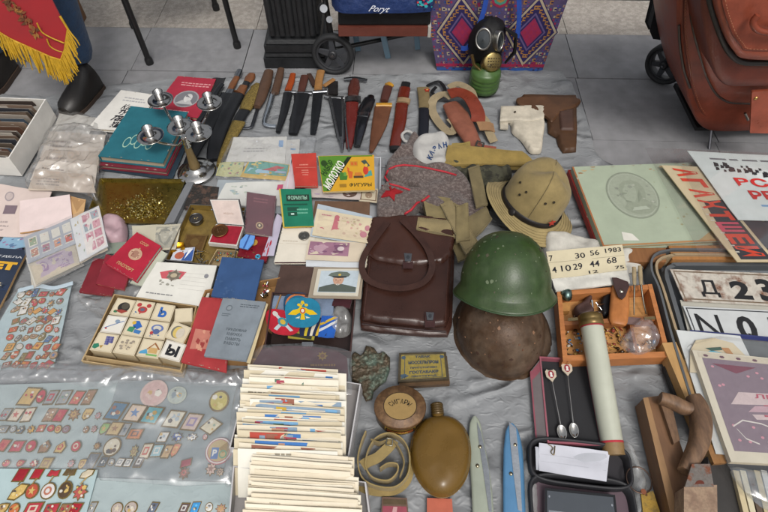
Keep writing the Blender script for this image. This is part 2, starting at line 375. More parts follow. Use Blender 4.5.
# ================================================================ setting
sc=bpy.context.scene
def bar(mb,pts,mat,h=.012,z=G,n=10,sq=1.0,k=3,caps=True):
    """flattened solid lying down: pixel centre line with widths in pixels"""
    P3=[Vector((*P(x,y,z+h/2)[:],)) for x,y,*_ in pts]; W=[p[2]/ppm(p[0],p[1],z)/2 for p in pts]; Hh=[(p[3] if len(p)>3 else h)/2 for p in pts]
    if k>1:
        q=smooth(P3,k); ww=[];hh=[]
        for i in range(len(pts)-1):
            for j in range(k): ww.append(lerp(W[i],W[i+1],j/k)); hh.append(lerp(Hh[i],Hh[i+1],j/k))
        ww.append(W[-1]);hh.append(Hh[-1])
    else: q,ww,hh=P3,W,Hh
    vs=[];m=len(q)
    for i in range(m):
        t=(q[min(i+1,m-1)]-q[max(i-1,0)]).normalized(); s_=t.cross(Vector((0,0,1))).normalized()
        for j in range(n):
            a=2*math.pi*(j+.5)/n; c,s=math.cos(a),math.sin(a); c=math.copysign(abs(c)**sq,c); s=math.copysign(abs(s)**sq,s)
            vs.append(q[i]+s_*ww[i]*c+Vector((0,0,1))*hh[i]*s)
    fs=[(i*n+j,i*n+(j+1)%n,(i+1)*n+(j+1)%n,(i+1)*n+j) for i in range(m-1) for j in range(n)]
    mb.add(vs,fs,mat,True)
    if caps: mb.add(vs[:n],[tuple(range(n-1,-1,-1))],mat); mb.add(vs[-n:],[tuple(range(n))],mat)
def vslab(mb,px,yf,yb,mat,sm=True,dz=0,bulge=0,sidemat=None):
    o=smooth([PY(x,y,yf) for x,y in px],4,True) if sm else [PY(x,y,yf) for x,y in px]
    n=len(o); bk=[Vector((p.x,yb,p.z)) for p in o]; c=sum(o,Vector())/n
    i1=[c+(p-c)*.968+Vector((0,-.015,0)) for p in o]; i2=[c+(p-c)*.80+Vector((0,-.016-bulge*.6,0)) for p in o]
    o_=[c+(p-c)*.992+Vector((0,-.009,0)) for p in o]
    mb.add(bk+o+o_+i1+i2,[(r*n+i,r*n+(i+1)%n,(r+1)*n+(i+1)%n,(r+1)*n+i) for r in range(4) for i in range(n)]+[tuple(range(4*n,5*n))],mat,True)
    mb.add(bk,[tuple(range(n-1,-1,-1))],sidemat or mat)
    return o
# pavement : separate stone slabs over a dark bed
mslab=mk('paving_grey','#7e7e80',.82,var=.12,scale=5,hex2='#747476',th=(.48,.66),bump=.35,bscale=420,bdist=.001)
mslb2=mk('paving_grey_worn','#78787a',.82,var=.14,scale=6,hex2='#6c6c6f',th=(.5,.64),bump=.35,bscale=420,bdist=.001)
mbeige=mk('paving_beige','#8f8880',.9,var=.16,scale=45,bump=.9,bscale=260,hex2='#a39c94',th=(.42,.6),bdist=.003)
mjoint=mk('joint','#2c2b2b',.95)
mb=MB(); mb.add([(-30,-30,-.02),(30,-30,-.02),(30,60,-.02),(-30,60,-.02)],[(0,1,2,3)],mk('rough_ground','#8d877f',.95,var=.2,scale=30,bump=1,bscale=80,bdist=.01))
mb.build('ground',kind='structure')
mb=MB(); rows=[-1.2,-.75,-.3,.15,.62,1.08,1.526,1.885,2.19,2.47]
ca,sa=math.cos(R(-1.6)),math.sin(R(-1.6)); rot=lambda x,y:(x*ca-y*sa,x*sa+y*ca)
x0=-.581-.445*10
for r in range(len(rows)-1):
    for i in range(22):
        a=x0+.445*i+(rows[r]-1.9)*.03; g_=.0015; dz=random.uniform(-.0012,.0012)
        q=[rot(a+g_-.04,rows[r]+g_),rot(a+.445-g_-.04,rows[r]+g_),rot(a+.445-g_-.04,rows[r+1]-g_),rot(a+g_-.04,rows[r+1]-g_)]
        mt=mbeige if r==len(rows)-2 else (mslab if (i*7+r*3)%3 else mslb2)
        hexa(mb,[Vector((*p,-.03)) for p in q],[Vector((*p,dz)) for p in q],mt)
mb.build('pavement',kind='structure',bev=.0012)
mb=MB(); mb.add([(-6,-2,-.006),(6,-2,-.006),(6,2.6,-.006),(-6,2.6,-.006)],[(0,1,2,3)],mjoint); mb.build('pavement_bed',kind='structure')
# grey plastic ground sheet
mtarp=mk('tarpaulin','#828486',.45,var=.05,scale=5,bump=1,bscale=8,bdist=.03,hex2='#7b7d7f',th=(.3,.7),spec=.35,ridge=True,stretch=(1,1.7,1))
mb=MB(); opx=[(-190,100),(-60,98),(0,95),(50,97),(85,91),(112,86),(190,80),(300,77),(380,76),(450,73),(545,71),(566,78),(580,103),(590,130),(599,158),(640,178),(700,190),(790,200),(960,240),(1300,640),(400,720),(-500,700),(-420,260)]
def tarpz(x,y,d,prof,hh):
    rdg=abs(nz(x*6+3,y*6,1)); r2=abs(nz(x*17+nz(x*5,y*5)*2,y*9,5)); r3=abs(nz(x*9,y*26+nz(x*7,y*7,9)*2,8))
    z=.0110-.012*rdg-.010*r2-.008*r3
    z=max(z,-.0015)
    if d<.05: z+=.006*math.sin(min(1,d/.05)*math.pi)*(1+2*nz(x*9,y*9,4))
    return max(z,.001)
blob(mb,opx,0,.01,mtarp,fn=tarpz,step=.014,rnd=True,zp=0)
mb.build('ground_sheet',label='wide grey crumpled plastic sheet spread on the pavement under all the goods',cat='plastic sheet')
# ================================================================ behind the stall
black=PLA('#151516',.45); blackm=mk('black_paint','#141415',.4,var=.1,bump=.2)
# folding stool
t=thing('stool','black tubular stool standing on the pavement right of the red pennant','stool',(-.85,2.15,0))
F4=[Vector(v) for v in ((-.947,1.957,0),(-.61,2.07,0),(-1.08,2.22,0),(-.75,2.36,0))]
for p in F4:
    mb=MB(); top=Vector((p.x*.97-.03,p.y,.43)); tube(mb,[p+Vector((0,0,.012)),p.lerp(top,.5),top],.0115,blackm,n=12)
    lg=mb.build('leg',t); mb=MB(); lathe(mb,[(.015,0),(.016,.02),(.013,.03)],p,(0,0,1),black,n=14); mb.build('rubber_foot',lg)
mb=MB(); q=[F4[0],F4[1],F4[3],F4[2]]; hexa(mb,[p*1+Vector((-.03*1,0,.43)) for p in q],[p+Vector((-.03,0,.46)) for p in q],LEA('#1a1a1c')); mb.build('seat',t,bev=.01)
# cast iron post
t=thing('iron_post','black cast iron post with a stepped plinth behind the knives','post',(-.355,2.03,0))
iron=mk('cast_iron','#1b1c1e',.5,var=.25,scale=30,bump=.5,bscale=90,bdist=.003)
cx,cy=-.352,2.05
def sqbox(mb,cx,cy,w,z0,z1,w1=None,mat=iron):
    w1=w1 or w; hexa(mb,[Vector((cx+a*w/2,cy+b*w/2,z0)) for a,b in ((-1,-1),(1,-1),(1,1),(-1,1))],[Vector((cx+a*w1/2,cy+b*w1/2,z1)) for a,b in ((-1,-1),(1,-1),(1,1),(-1,1))],mat)
mb=MB(); 
for w,w1,a,b in ((.25,.25,0,.045),(.24,.232,.047,.062),(.232,.232,.064,.095),(.222,.205,.097,.115)): sqbox(mb,cx,cy,w,a,b,w1)
mb.build('plinth',t,bev=.004)
mb=MB(); sqbox(mb,cx,cy,.178,.115,1.3); 
for s in (-.078,-.039,0,.039,.078):
    tube(mb,[Vector((cx+s,cy-.091,.13)),Vector((cx+s,cy-.091,1.28))],.013,iron,n=10)
    tube(mb,[Vector((cx+.091,cy+s,.13)),Vector((cx+.091,cy+s,1.28))],.013,iron,n=10)
mb.build('shaft',t,bev=.003)
mb=MB(); sqbox(mb,cx,cy,.23,1.3,1.34,.25); mb.build('cap',t,bev=.005)
# hand cart with a spoked wheel
def wheel(t,c,ax,r,w,spokes=5,hubm=None):
    ax=Vector(ax).normalized(); mb=MB(); lathe(mb,[(r*.8,-w/2),(r*.93,-w/2),(r,-w*.25),(r,w*.25),(r*.93,w/2),(r*.8,w/2),(r*.8,-w/2)],c-ax*0,ax,mk('tyre','#1c1d1f',.75,bump=.4,bscale=300),n=40,capt=False,capb=False)
    o=mb.build('wheel',t)
    mb=MB(); lathe(mb,[(r*.80,-w*.3),(r*.80,w*.3),(r*.70,w*.3),(r*.70,-w*.3),(r*.80,-w*.3)],c,ax,PLA('#2b2c2f',.45),n=40,capt=False,capb=False)
    u=Vector((1,0,0)); u=(u-ax*ax.dot(u)).normalized(); v=ax.cross(u)
    for i in range(spokes):
        a=2*math.pi*i/spokes+.4; d=u*math.cos(a)+v*math.sin(a); e=ax.cross(d)
        mb.add([c+d*r*.12-e*r*.16-ax*w*.15,c+d*r*.12+e*r*.16-ax*w*.15,c+d*r*.76+e*r*.09-ax*w*.15,c+d*r*.76-e*r*.09-ax*w*.15,
                c+d*r*.12-e*r*.16+ax*w*.2,c+d*r*.12+e*r*.16+ax*w*.2,c+d*r*.76+e*r*.09+ax*w*.2,c+d*r*.76-e*r*.09+ax*w*.2],[(0,1,5,4),(1,2,6,5),(2,3,7,6),(3,0,4,7),(4,5,6,7),(3,2,1,0)],PLA('#333539',.4))
    mb.build('rim',o,bev=.001)
    mb=MB(); lathe(mb,[(r*.2,-w*.5),(r*.2,w*.42),(r*.14,w*.5)],c,ax,PLA('#26272a',.4),n=20); lathe(mb,[(r*.07,w*.5),(r*.06,w*.6)],c,ax,MET('#8a8c90',.3),n=14); mb.build('hub',o)
    return o
wc=PY(333,54,1.905); t=thing('hand_cart','black hand cart with one spoked wheel between iron post and low bench','cart',(wc.x,wc.y,0))
wheel(t,wc,(-.12,-1,.12),.082,.03)
mb=MB(); a=wc+Vector((0,.03,0)); 
tube(mb,[a,Vector((wc.x-.015,1.93,.28)),Vector((wc.x-.03,1.96,.75))],.011,blackm,n=10); tube(mb,[a+Vector((.05,.06,0)),Vector((wc.x+.05,2.0,.3)),Vector((wc.x+.05,2.02,.75))],.011,blackm,n=10)
tube(mb,[a,a+Vector((.33,.12,0))],.009,blackm,n=10); tube(mb,[Vector((wc.x-.03,1.96,.75)),Vector((wc.x+.05,2.02,.75))],.011,blackm,n=10)
mb.build('frame',t)
mb=MB(); c=PY(323,8,1.93); lathe(mb,[(.014,-.02),(.02,0),(.014,.03)],c,(.2,-1,.5),MET('#9a9ca0',.35),n=14); c=PY(329,19,1.93); lathe(mb,[(.009,-.02),(.012,.02)],c,(.2,-1,.5),MET('#8a8c90',.35),n=12); mb.build('clamp',t)
# low bench with things on it
z1=.225; by=1.86
t=thing('low_bench','low bench with brown edge and pale blue leg under blue bag','bench',(.0,1.95,0))
b0=PY(338,28,by); b1=PY(428,27,by); zt=(b0.z+b1.z)/2
mb=MB(); hexa(mb,[Vector((b0.x,by,zt-.036)),Vector((b1.x,by,zt-.036)),Vector((b1.x,by+.24,zt-.036)),Vector((b0.x,by+.24,zt-.036))],[Vector((b0.x,by,zt)),Vector((b1.x,by,zt)),Vector((b1.x,by+.24,zt)),Vector((b0.x,by+.24,zt))],mk('bench_brown','#5e3026',.5,var=.2,scale=20)); mb.build('seat',t,bev=.002)
mb=MB(); hexa(mb,[Vector((b1.x+.001,by-.002,zt-.038)),Vector((b1.x+.012,by-.002,zt-.038)),Vector((b1.x+.012,by+.24,zt-.038)),Vector((b1.x+.001,by+.24,zt-.038))],[Vector((b1.x+.001,by-.002,zt+.002)),Vector((b1.x+.012,by-.002,zt+.002)),Vector((b1.x+.012,by+.24,zt+.002)),Vector((b1.x+.001,by+.24,zt+.002))],PLA('#a9a6a0')); mb.build('end_strip',t)
f0=P(388,57,0)
for fx,fy,tx in ((f0.x,f0.y,f0.x-.028),(b0.x+.06,by+.19,b0.x+.04),(b1.x-.02,by+.2,b1.x-.04)):
    mb=MB(); strap(mb,[Vector((fx,fy,.004)),Vector((tx,fy-.06 if fx==f0.x else fy,zt-.04))],.022,PLA('#6d8798',.35),th=.022,mode='flat',up=(0,1,0),k=2); mb.build('leg',t,bev=.002)
# black case + blue bag
mb=MB(); e=.012; hexa(mb,[Vector((b0.x-.0,by+.01,zt+.001)),Vector((b1.x+.01,by+.01,zt+.001)),Vector((b1.x+.01,by+.22,zt+.001)),Vector((b0.x,by+.22,zt+.001))],[Vector((b0.x+.003,by+.013,zt+.062)),Vector((b1.x+.007,by+.013,zt+.062)),Vector((b1.x+.007,by+.2,zt+.062)),Vector((b0.x+.003,by+.2,zt+.062))],LEA('#161618')); mb.build('flat_case',label='flat black case lying on the low bench under a blue bag',cat='case',bev=.008)
zc=zt+.064; bl=mk('blue_nylon','#182e5c',.45,var=.25,scale=18,bump=1,bscale=40,bdist=.006)
t=thing('blue_bag','shiny crumpled blue bag with white script lying on the black case','bag',((b0.x+b1.x)/2,by+.1,zc))
mb=MB(); pl=[(b0.x-.005,by),(b0.x+.15,by-.015),(b1.x-.03,by-.01),(b1.x+.015,by+.02),(b1.x+.01,by+.19),(b0.x+.1,by+.21),(b0.x-.01,by+.18)]
blob(mb,pl,zc+.012,.13,bl,edge=.07,step=.012,wr=.22,ws=14,flatworld=True,base=zc); mb.build('bag_body',t)
mb=MB(); fa=PY(367,11,by-.012);fb=PY(385,11,by-.012);Fq=Fr(PY(367,5,by-.014),PY(386,6,by-.014),PY(386,14,by-.022),PY(367,13,by-.022))
txt(mb,Fq,'Poryt',0,0,1,1,C('#c9ccd4'),slant=.3,bold=.0); mb.build('lettering',t)
mb=MB(); Fq=Fr(PY(416,-4,by-.012),PY(434,-4,by-.012),PY(432,8,by-.018),PY(418,9,by-.018)); specks(mb,Fq,0,0,1,1,22,[C('#a8294e'),C('#2e9aa0'),C('#c43a3a'),C('#20345f')],.08,.2); mb.build('printed_patch',t)
# patterned shopping bag
T=(PY(419,-34,1.97),PY(580,-34,1.97),P(542,71,.002),P(437,70,.002))
Fb=Fr(*T,curl=0); t=thing('shopping_bag','large purple and red kilim patterned shopping bag behind the gas mask','bag',(.25,2.02,0))
navy=CAN('#1d2344'); purp=CAN('#4a3f5e'); mb=MB(); plate(mb,Fb,.004,purp,navy,n=10)
dep=Vector((0,.17,0)); TL,TR,BR,BL=T
mb.add([BL,TL,TL+dep,BL+dep*.8],[(0,1,2,3)],navy); mb.add([BR,TR,TR+dep,BR+dep*.8],[(3,2,1,0)],navy); mb.add([BL+dep*.8,TL+dep,TR+dep,BR+dep*.8],[(0,1,2,3)],navy); mb.add([BL,BR,BR+dep*.8,BL+dep*.8],[(0,1,2,3)],navy)
cr=CAN('#978b76');gd=CAN('#8f6434');rd=CAN('#862340');rd2=CAN('#7d2346');dk=CAN('#251f4a');gr=CAN('#3c7a6c'); vi=CAN('#54486f')
rnd_=random.Random(5)
for i in range(46):
    for j in range(30):
        u,v=(i+.5)/46,(j+.5)/30; k=(i+j*2)%5; h=rnd_.random()
        if h<.6: rect(mb,Fb,u-.007,v-.010,u+.007,v+.010,[rd,gd,vi,cr,CAN('#2a4a86')][int(h*43)%5],1.5,n=1)
        if h<.35: rect(mb,Fb,u-.003,v-.004,u+.007,v+.004,[dk,rd2][i%2],2,n=1)

specks(mb,Fb,0,0,1,1,90,[navy,rd2,vi,CAN('#38406e')],.015,.04,L=1,asp=.8)
def diam(u,v,a,b,m,L): poly(mb,Fb,[(u-a,v),(u,v-b),(u+a,v),(u,v+b)],m,L)
for u,v in ((.255,.40),(.80,.40)):
    diam(u,v,.215,.36,dk,3); diam(u,v,.205,.345,cr,4); diam(u,v,.185,.31,dk,5)
    for k in range(7):                                    # hooked border
        for sx,sy in ((1,1),(1,-1),(-1,1),(-1,-1)):
            tt=(k+.5)/7; du=.155*(1-tt)*sx; dv=.255*tt*sy
            rect(mb,Fb,u+du-.011,v+dv-.018,u+du+.011,v+dv+.018,gd,6,n=1); rect(mb,Fb,u+du-.004,v+dv-.006,u+du+.011,v+dv+.006,dk,7,n=1)
            du2=.262*(1-tt)*sx; dv2=.44*tt*sy
            if 0<u+du2-.01 and u+du2+.012<1 and 0.02<v+dv2<.97: rect(mb,Fb,u+du2-.012,v+dv2-.018,u+du2+.012,v+dv2+.018,cr if k%2 else gd,3,n=1); rect(mb,Fb,u+du2-.004,v+dv2-.008,u+du2+.012,v+dv2+.006,dk,4,n=1)
    diam(u,v,.115,.19,vi,6); diam(u,v,.1,.165,dk,7); diam(u,v,.085,.14,rd2,8)
    for i in range(3):
        for j in range(3): diam(u+(i-j)*.026,v+(i+j-2)*.042,.016,.026,rd,9)
for u,v in ((.53,.73),(.53,.25)):
    disc(mb,Fb,u,v,.07,.1,rd,3,n=8); disc(mb,Fb,u,v,.052,.075,gr,4,n=8); disc(mb,Fb,u,v,.035,.05,gd,5,n=8); disc(mb,Fb,u,v,.02,.028,rd,6,n=8)
rect(mb,Fb,.0,.045,1,.075,rd,4); rect(mb,Fb,0,.0,1,.03,CAN('#2a4a86'),4); specks(mb,Fb,.02,.0,.98,.03,16,[rd,navy],.01,.02,L=5,asp=.6)
for i in range(16): rect(mb,Fb,.02+i*.062,.80,.05+i*.062,.83,rd if i%2 else gd,3,n=1)
mb.build('bag_body',t)
for pts in ([(489,-30),(486,0),(480,22),(469,46),(461,48)],[(517,-30),(519,0),(519,20),(517,38)]):
    mb=MB(); pp=[PY(a,b,1.90-.0008*(b)) for a,b in pts]; strap(mb,pp,.017,CAN('#22408a'),up=(0,-1,.3),mode='flat',th=.003); mb.build('handle',t)
# gas mask standing on its filter
g0=P(483,88,G); t=thing('gas_mask','black rubber gas mask with round eyepieces on a green filter can','gas mask',(g0.x,g0.y,G))
rub=mk('mask_rubber','#131314',.6,spec=.25,var=.1,bump=.3,bscale=120)
mb=MB(); gc=mk('can_green','#3f5a2c',.35,var=.15,bump=.15); rr=.056
prof=[(rr*.9,0),(rr,.004)]
for i in range(4): prof+=[(rr,.012+i*.016),(rr*1.04,.016+i*.016),(rr,.020+i*.016)]
prof+=[(rr,.078),(rr*.9,.086),(rr*.45,.090),(.022,.098)]
lathe(mb,prof,Vector((g0.x,g0.y,G)),(0,0,1),gc,n=36); mb.build('filter_can',t)
mb=MB(); lathe(mb,[(.023,.095),(.025,.1),(.025,.115),(.021,.12)],Vector((g0.x,g0.y,G)),(0,0,1),MET('#7b6f52',.4),n=20); mb.build('thread_ring',t)
hc=PY(488,40,1.86); mb=MB()
def mfn(r,h,a): return (r*(1+.06*math.sin(3*a+h*30)+.16*nz(math.cos(a)*1.6,math.sin(a)*1.6,h*22)),h*.84+.008*nz(math.cos(a)*2,math.sin(a)*2,3))
lathe(mb,[(.001,-.1),(.04,-.094),(.058,-.07),(.064,-.03),(.066,.01),(.06,.05),(.045,.078),(.02,.094),(.001,.097)],hc,(.05,.25,1),rub,n=28,sx=1.0,sy=1.05,fn=mfn)
lathe(mb,[(.04,0),(.038,.03),(.028,.05),(.022,.055)],hc+Vector((.01,-.03,-.06)),(.05,-.6,-.8),rub,n=20)
lathe(mb,[(.022,0),(.022,.05)],Vector((g0.x,g0.y,G+.11)),Vector((hc.x,hc.y-.03,hc.z-.1))-Vector((g0.x,g0.y,G+.11)),rub,n=16)
mb.build('rubber_face',t)
mb=MB(); bb=hc+Vector((.055,0,.02)); blob(mb,[(501,25),(512,20),(516,35),(514,58),(507,62),(500,50)],0,.0,rub) if False else tube(mb,[hc+Vector((.05,-.02,.06)),hc+Vector((.095,-.02,.03)),hc+Vector((.1,-.03,-.03)),hc+Vector((.07,-.04,-.07))],[.01,.018,.02,.01],rub,n=10,ax=(1,.35)); mb.build('head_strap',t)
stl=MET('#8d8c88',.35); brs=MET('#9c8a5c',.35)
for (px,py,rx,dr) in ((483.5,39,.036,(-.35,-1,.45)),(499.5,41,.033,(.75,-.8,.3))):
    e=PY(px,py,1.788 if px<490 else 1.80); mb=MB(); ax=Vector(dr).normalized(); lathe(mb,[(rx,-.03),(rx,0),(rx*.97,.006),(rx*.8,.007),(rx*.78,.002)],e,ax,stl,n=28,sx=.82 if px<490 else .6,sy=1.1,capt=False); ep=mb.build('eyepiece',t)
    mb=MB(); lathe(mb,[(rx*.8,.001),(.0001,.004)],e,ax,mk('lens','#20262a',.08,coat=1),n=28,sx=.82 if px<490 else .6,sy=1.1,capb=False); mb.build('lens',ep)
e=PY(492.5,62,1.775); mb=MB(); ax=Vector((.25,-1,.45)).normalized(); lathe(mb,[(.03,-.03),(.036,-.005),(.036,.003),(.03,.006),(.0001,.006)],e,ax,brs,n=28)
Fs=Fr(e+ax*.0065+Vector((-.025,0,.025)),e+ax*.0065+Vector((.025,0,.025)),e+ax*.0065+Vector((.025,-.01,-.022)),e+ax*.0065+Vector((-.025,-.01,-.022)))
for i in range(5):
    for j in range(4): disc(mb,Fs,.14+.18*i,.17+.22*j,.05,.06,C('#3a3222'),2,n=8)
mb.build('speaking_disc',t)
mb=MB(); tube(mb,[PY(a,b,1.775) for a,b in ((472,55),(474,64),(480,70),(487,72))],.006,MET('#8b7a52',.4),n=8); mb.build('wire_clip',t)
# travel bag and trolley on the right
YB=1.5; lb=LEA('#793a29',.34); lb2=LEA('#854331',.32)
t=thing('travel_bag','tan brown leather travel bag with zips and flap on the right','travel bag',(1.35,1.6,.05))
mb=MB(); vslab(mb,[(692,-70),(677,-10),(676,22),(679,55),(684,85),(692,112),(702,126),(722,130),(775,128),(880,126),(960,120),(960,0),(930,-70)],YB,YB+.26,lb,bulge=.01); mb.build('bag_body',t)
mb=MB(); vslab(mb,[(704,-80),(690,-20),(692,10),(698,45),(708,78),(722,97),(750,101),(860,100),(950,95),(950,0),(930,-80)],YB-.022,YB+.01,lb2,bulge=.002); pk=mb.build('front_pocket',t)
zp=[(690,-10),(692,20),(699,52),(709,82),(723,99),(750,103),(860,102)]
mb=MB(); tube(mb,smooth([PY(a,b,YB-.018) for a,b in zp],5),.0055,MET('#5b5450',.5),n=8); mb.build('zip',pk)
mb=MB(); vslab(mb,[(706,-90),(698,-40),(700,10),(708,56),(716,76),(728,84),(760,84),(860,84),(940,80),(940,0),(930,-90)],YB-.14,YB-.02,LEA('#5e2c20',.4),bulge=.0); up_=mb.build('upper_pocket',t)
mb=MB(); tube(mb,smooth([PY(a,b,YB-.160) for a,b in ((707,-20),(711,5),(722,38),(731,54),(743,62),(768,63),(860,64))],5),.008,PLA('#1f1a18',.5),n=8); mb.build('piping',up_)
mb=MB(); vslab(mb,[(722,-90),(712,-40),(714,0),(724,34),(733,50),(745,57),(800,58),(930,54),(930,-90)],YB-.185,YB-.14,lb2,bulge=.002); lid=mb.build('lid',up_)
mb=MB(); tube(mb,smooth([PY(a,b,YB-.225) for a,b in ((758,15),(753,22),(758,30),(775,33),(800,30))],5),.008,lb,n=8); mb.build('carry_handle',t)
for pts,yy,pp,rr in (([(684,-20),(683,25),(686,57),(691,84),(699,108),(710,118),(728,121),(775,119),(860,118)],YB-.017,t,.0022),([(722,-30),(722,0),(731,30),(740,44),(750,50),(800,50)],YB-.203,lid,.002)):
    mb=MB(); q=smooth([PY(a,b,yy) for a,b in pts],6); tube(mb,q,rr,LEA('#5e2d20',.4),n=6); o=mb.build('seam',pp)
    mb=MB(); th_=C('#b07a5c')
    for a,b in zip(q[:-1],q[1:]):
        k=max(1,int((b-a).length/.008))
        for i in range(k): tube(mb,[a.lerp(b,(i+.1)/k)+Vector((.005,-.002,.004)),a.lerp(b,(i+.6)/k)+Vector((.005,-.002,.004))],.0008,th_,n=4)
    mb.build('stitching',o)
mb=MB(); vslab(mb,[(730,52),(744,60),(790,62),(790,66),(742,66),(728,58)],YB-.14,YB-.12,LEA('#5e2d20',.4)); mb.build('strap_keeper',t)
mb=MB(); tube(mb,smooth([PY(a,b,YB-.02) for a,b in ((679,25),(680,45),(684,70),(690,88))],5),.004,MET('#5b5450',.5),n=6); mb.build('side_zip',t)
mb=MB(); c=[PY(a,b,YB-.15) for a,b in ((752,92),(795,88),(795,134),(750,133))]; hexa(mb,[p+Vector((0,.012,0)) for p in c],c,lb2); fl=mb.build('flap',t,bev=.004)
mb=MB(); lathe(mb,[(.006,0),(.005,.003),(.001,.004)],PY(756,98,YB-.15),(0,-1,.2),MET('#b39258',.3),n=14); mb.build('stud',fl)
mb=MB(); tube(mb,[PY(a,b,YB-.05) for a,b in ((745,113),(748,120),(752,117))],.004,MET('#a9a39a',.3),n=8); mb.build('zip_pull',t)
w0=PY(668,60,1.845); t=thing('luggage_trolley','black luggage trolley with small wheel carrying the brown bag','trolley',(w0.x,w0.y,0))
wheel(t,Vector((w0.x,w0.y,.078)),(-.75,-.65,.0),.077,.05,spokes=6)
fab=CAN('#17171a'); mb=MB(); c=[PY(a,b,1.8) for a,b in ((668,-30),(740,-30),(692,30),(684,41),(655,37),(652,30))]; n=len(c)
mb.add([p for p in c]+[p+Vector((0,.06,0)) for p in c],[tuple(range(n))]+[(i,(i+1)%n,n+(i+1)%n,n+i) for i in range(n)]+[tuple(range(2*n-1,n-1,-1))],fab); mb.build('fabric_cover',t,bev=.008)
p0=P(709,149,0); mb=MB(); tube(mb,[p0,Vector((p0.x,YB+.05,.1)),Vector((p0.x+.02,YB+.12,.3))],.005,MET('#6c6c70',.4),n=8); tube(mb,[Vector((w0.x,w0.y,.08)),Vector((w0.x+.2,w0.y-.1,.06)),Vector((p0.x+.3,YB+.1,.05))],.009,blackm,n=8)
tube(mb,[p0+Vector((.03,.06,.0)),Vector((p0.x+.0,YB+.05,.1))],.003,blackm,n=6); mb.build('frame',t)
mb=MB(); hexa(mb,[Vector((1.1,YB+.02,.03)),Vector((1.75,YB+.02,.03)),Vector((1.75,YB+.27,.03)),Vector((1.1,YB+.27,.03))],[Vector((1.1,YB+.02,.045)),Vector((1.75,YB+.02,.045)),Vector((1.75,YB+.27,.045)),Vector((1.1,YB+.27,.045))],black); mb.build('platform',t)
# seated person
sk=bpy.data.meshes.new('person_body')
J=[(-1.33,2.12,.50),(-1.33,2.14,.66),(-1.33,2.12,.88),(-1.33,2.10,1.0),(-1.33,2.09,1.08),(-1.33,2.07,1.2),(-1.24,2.10,.49),(-1.085,1.80,.50),(-1.125,1.815,.28),(-1.155,1.83,.09),(-1.43,2.10,.49),(-1.52,1.80,.49),(-1.50,1.86,.28),(-1.49,1.92,.09),(-1.15,2.1,.98),(-1.08,1.98,.76),(-1.14,1.78,.66),(-1.51,2.1,.98),(-1.60,1.98,.76),(-1.48,1.78,.66)]
Er=[(0,1),(1,2),(2,3),(3,4),(4,5),(0,6),(6,7),(7,8),(8,9),(0,10),(10,11),(11,12),(12,13),(3,14),(14,15),(15,16),(3,17),(17,18),(18,19)]
Rr=[.15,.14,.16,.11,.055,.09,.1,.075,.072,.07,.1,.075,.072,.07,.06,.045,.035,.06,.045,.035]
o0=Vector((-1.33,2.0,0)); sk.from_pydata([Vector(j)-o0 for j in J],Er,[]); sk.update()
per=bpy.data.objects.new('person',sk); sc.collection.objects.link(per); per.location=o0; ORG['person']=o0
m=per.modifiers.new('skin','SKIN'); m.use_smooth_shade=True
for i,v in enumerate(sk.skin_vertices[0].data): v.radius=(Rr[i],Rr[i]); v.use_root=(i==0)
s_=per.modifiers.new('sub','SUBSURF'); s_.levels=2; s_.render_levels=2
sk.materials.append(mk('denim','#26405f',.85,var=.2,scale=40,bump=.8,bscale=60,bdist=.006,sheen=.1))
tag(per,'person in blue jeans and dark leather shoes seated behind the red pennant','person')
def shoe(px,py,dx,dy):
    mb=MB(); a=Vector((px,py,0)); d=Vector((dx,dy,0)).normalized(); e=Vector((-d.y,d.x,0)); lt=mk('shoe_leather','#16120f',.45,var=.3,scale=30,bump=.3)
    st=[(-.07,.030,.075),(-.06,.040,.10),(-.03,.043,.105),(.0,.044,.085),(.03,.047,.07),(.07,.049,.055),(.105,.043,.045),(.125,.026,.03)]
    vs=[]
    for s,w,h in st:
        for j in range(10):
            an=math.pi*j/9; vs.append(a+d*s+e*w*math.cos(an)+Vector((0,0,.018+(h-.0)*math.sin(an)**.8)))
    mb.add(vs,[(i*10+j,i*10+j+1,(i+1)*10+j+1,(i+1)*10+j) for i in range(len(st)-1) for j in range(9)],lt,True); mb.add(vs[:10],[tuple(range(10))],lt); mb.add(vs[-10:],[tuple(range(9,-1,-1))],lt)
    u=mb.build('shoe',per)
    mb=MB(); prism(mb,[(a+d*s+e*(w+.004)*sg)[:2] for sg,lst in ((1,st),(-1,st[::-1])) for s,w,h in lst],.0,.02,PLA('#3b2d24',.6)); mb.build('sole',u,bev=.003)
q=P(79,97,.03); shoe(q.x+.01,q.y+.035,-.3,-1); shoe(-1.50,1.86,-.1,-1)
mb=MB(); c=Vector((-1.33,2.03,1.29)); lathe(mb,[(.001,-.13),(.04,-.12),(.062,-.06),(.078,0),(.08,.05),(.06,.095),(.001,.115)],c,(0,0,1),mk('skin_tone','#b98a70',.5),n=20,sy=1.2)
hd=mb.build('head',per); mb=MB(); lathe(mb,[(.083,.0),(.086,.05),(.066,.1),(.001,.122)],c+Vector((0,.015,0)),(0,0,1),mk('hair','#2d241e',.6),n=20,sy=1.15,capb=False); mb.build('hair',hd)
skn=mk('skin_tone','#b98a70')
for s in (-1,1):
    mb=MB(); lathe(mb,[(.0001,-.004),(.009,0),(.0001,.006)],c+Vector((.03*s,-.085,.0)),(0,-1,0),C('#1c1614'),n=10); mb.build('eye',hd)
    mb=MB(); lathe(mb,[(.0001,-.02),(.014,0),(.0001,.02)],c+Vector((.08*s,0,-.01)),(0,0,1),skn,n=10); mb.build('ear',hd)
mb=MB(); lathe(mb,[(.014,-.035),(.003,.0)],c+Vector((0,-.09,.0)),(0,.3,1),skn,n=10); mb.build('nose',hd)
mb=MB(); lathe(mb,[(.0005,-.024),(.005,0),(.0005,.024)],c+Vector((0,-.082,-.06)),(1,0,0),C('#8a4a40'),n=8); mb.build('mouth',hd)
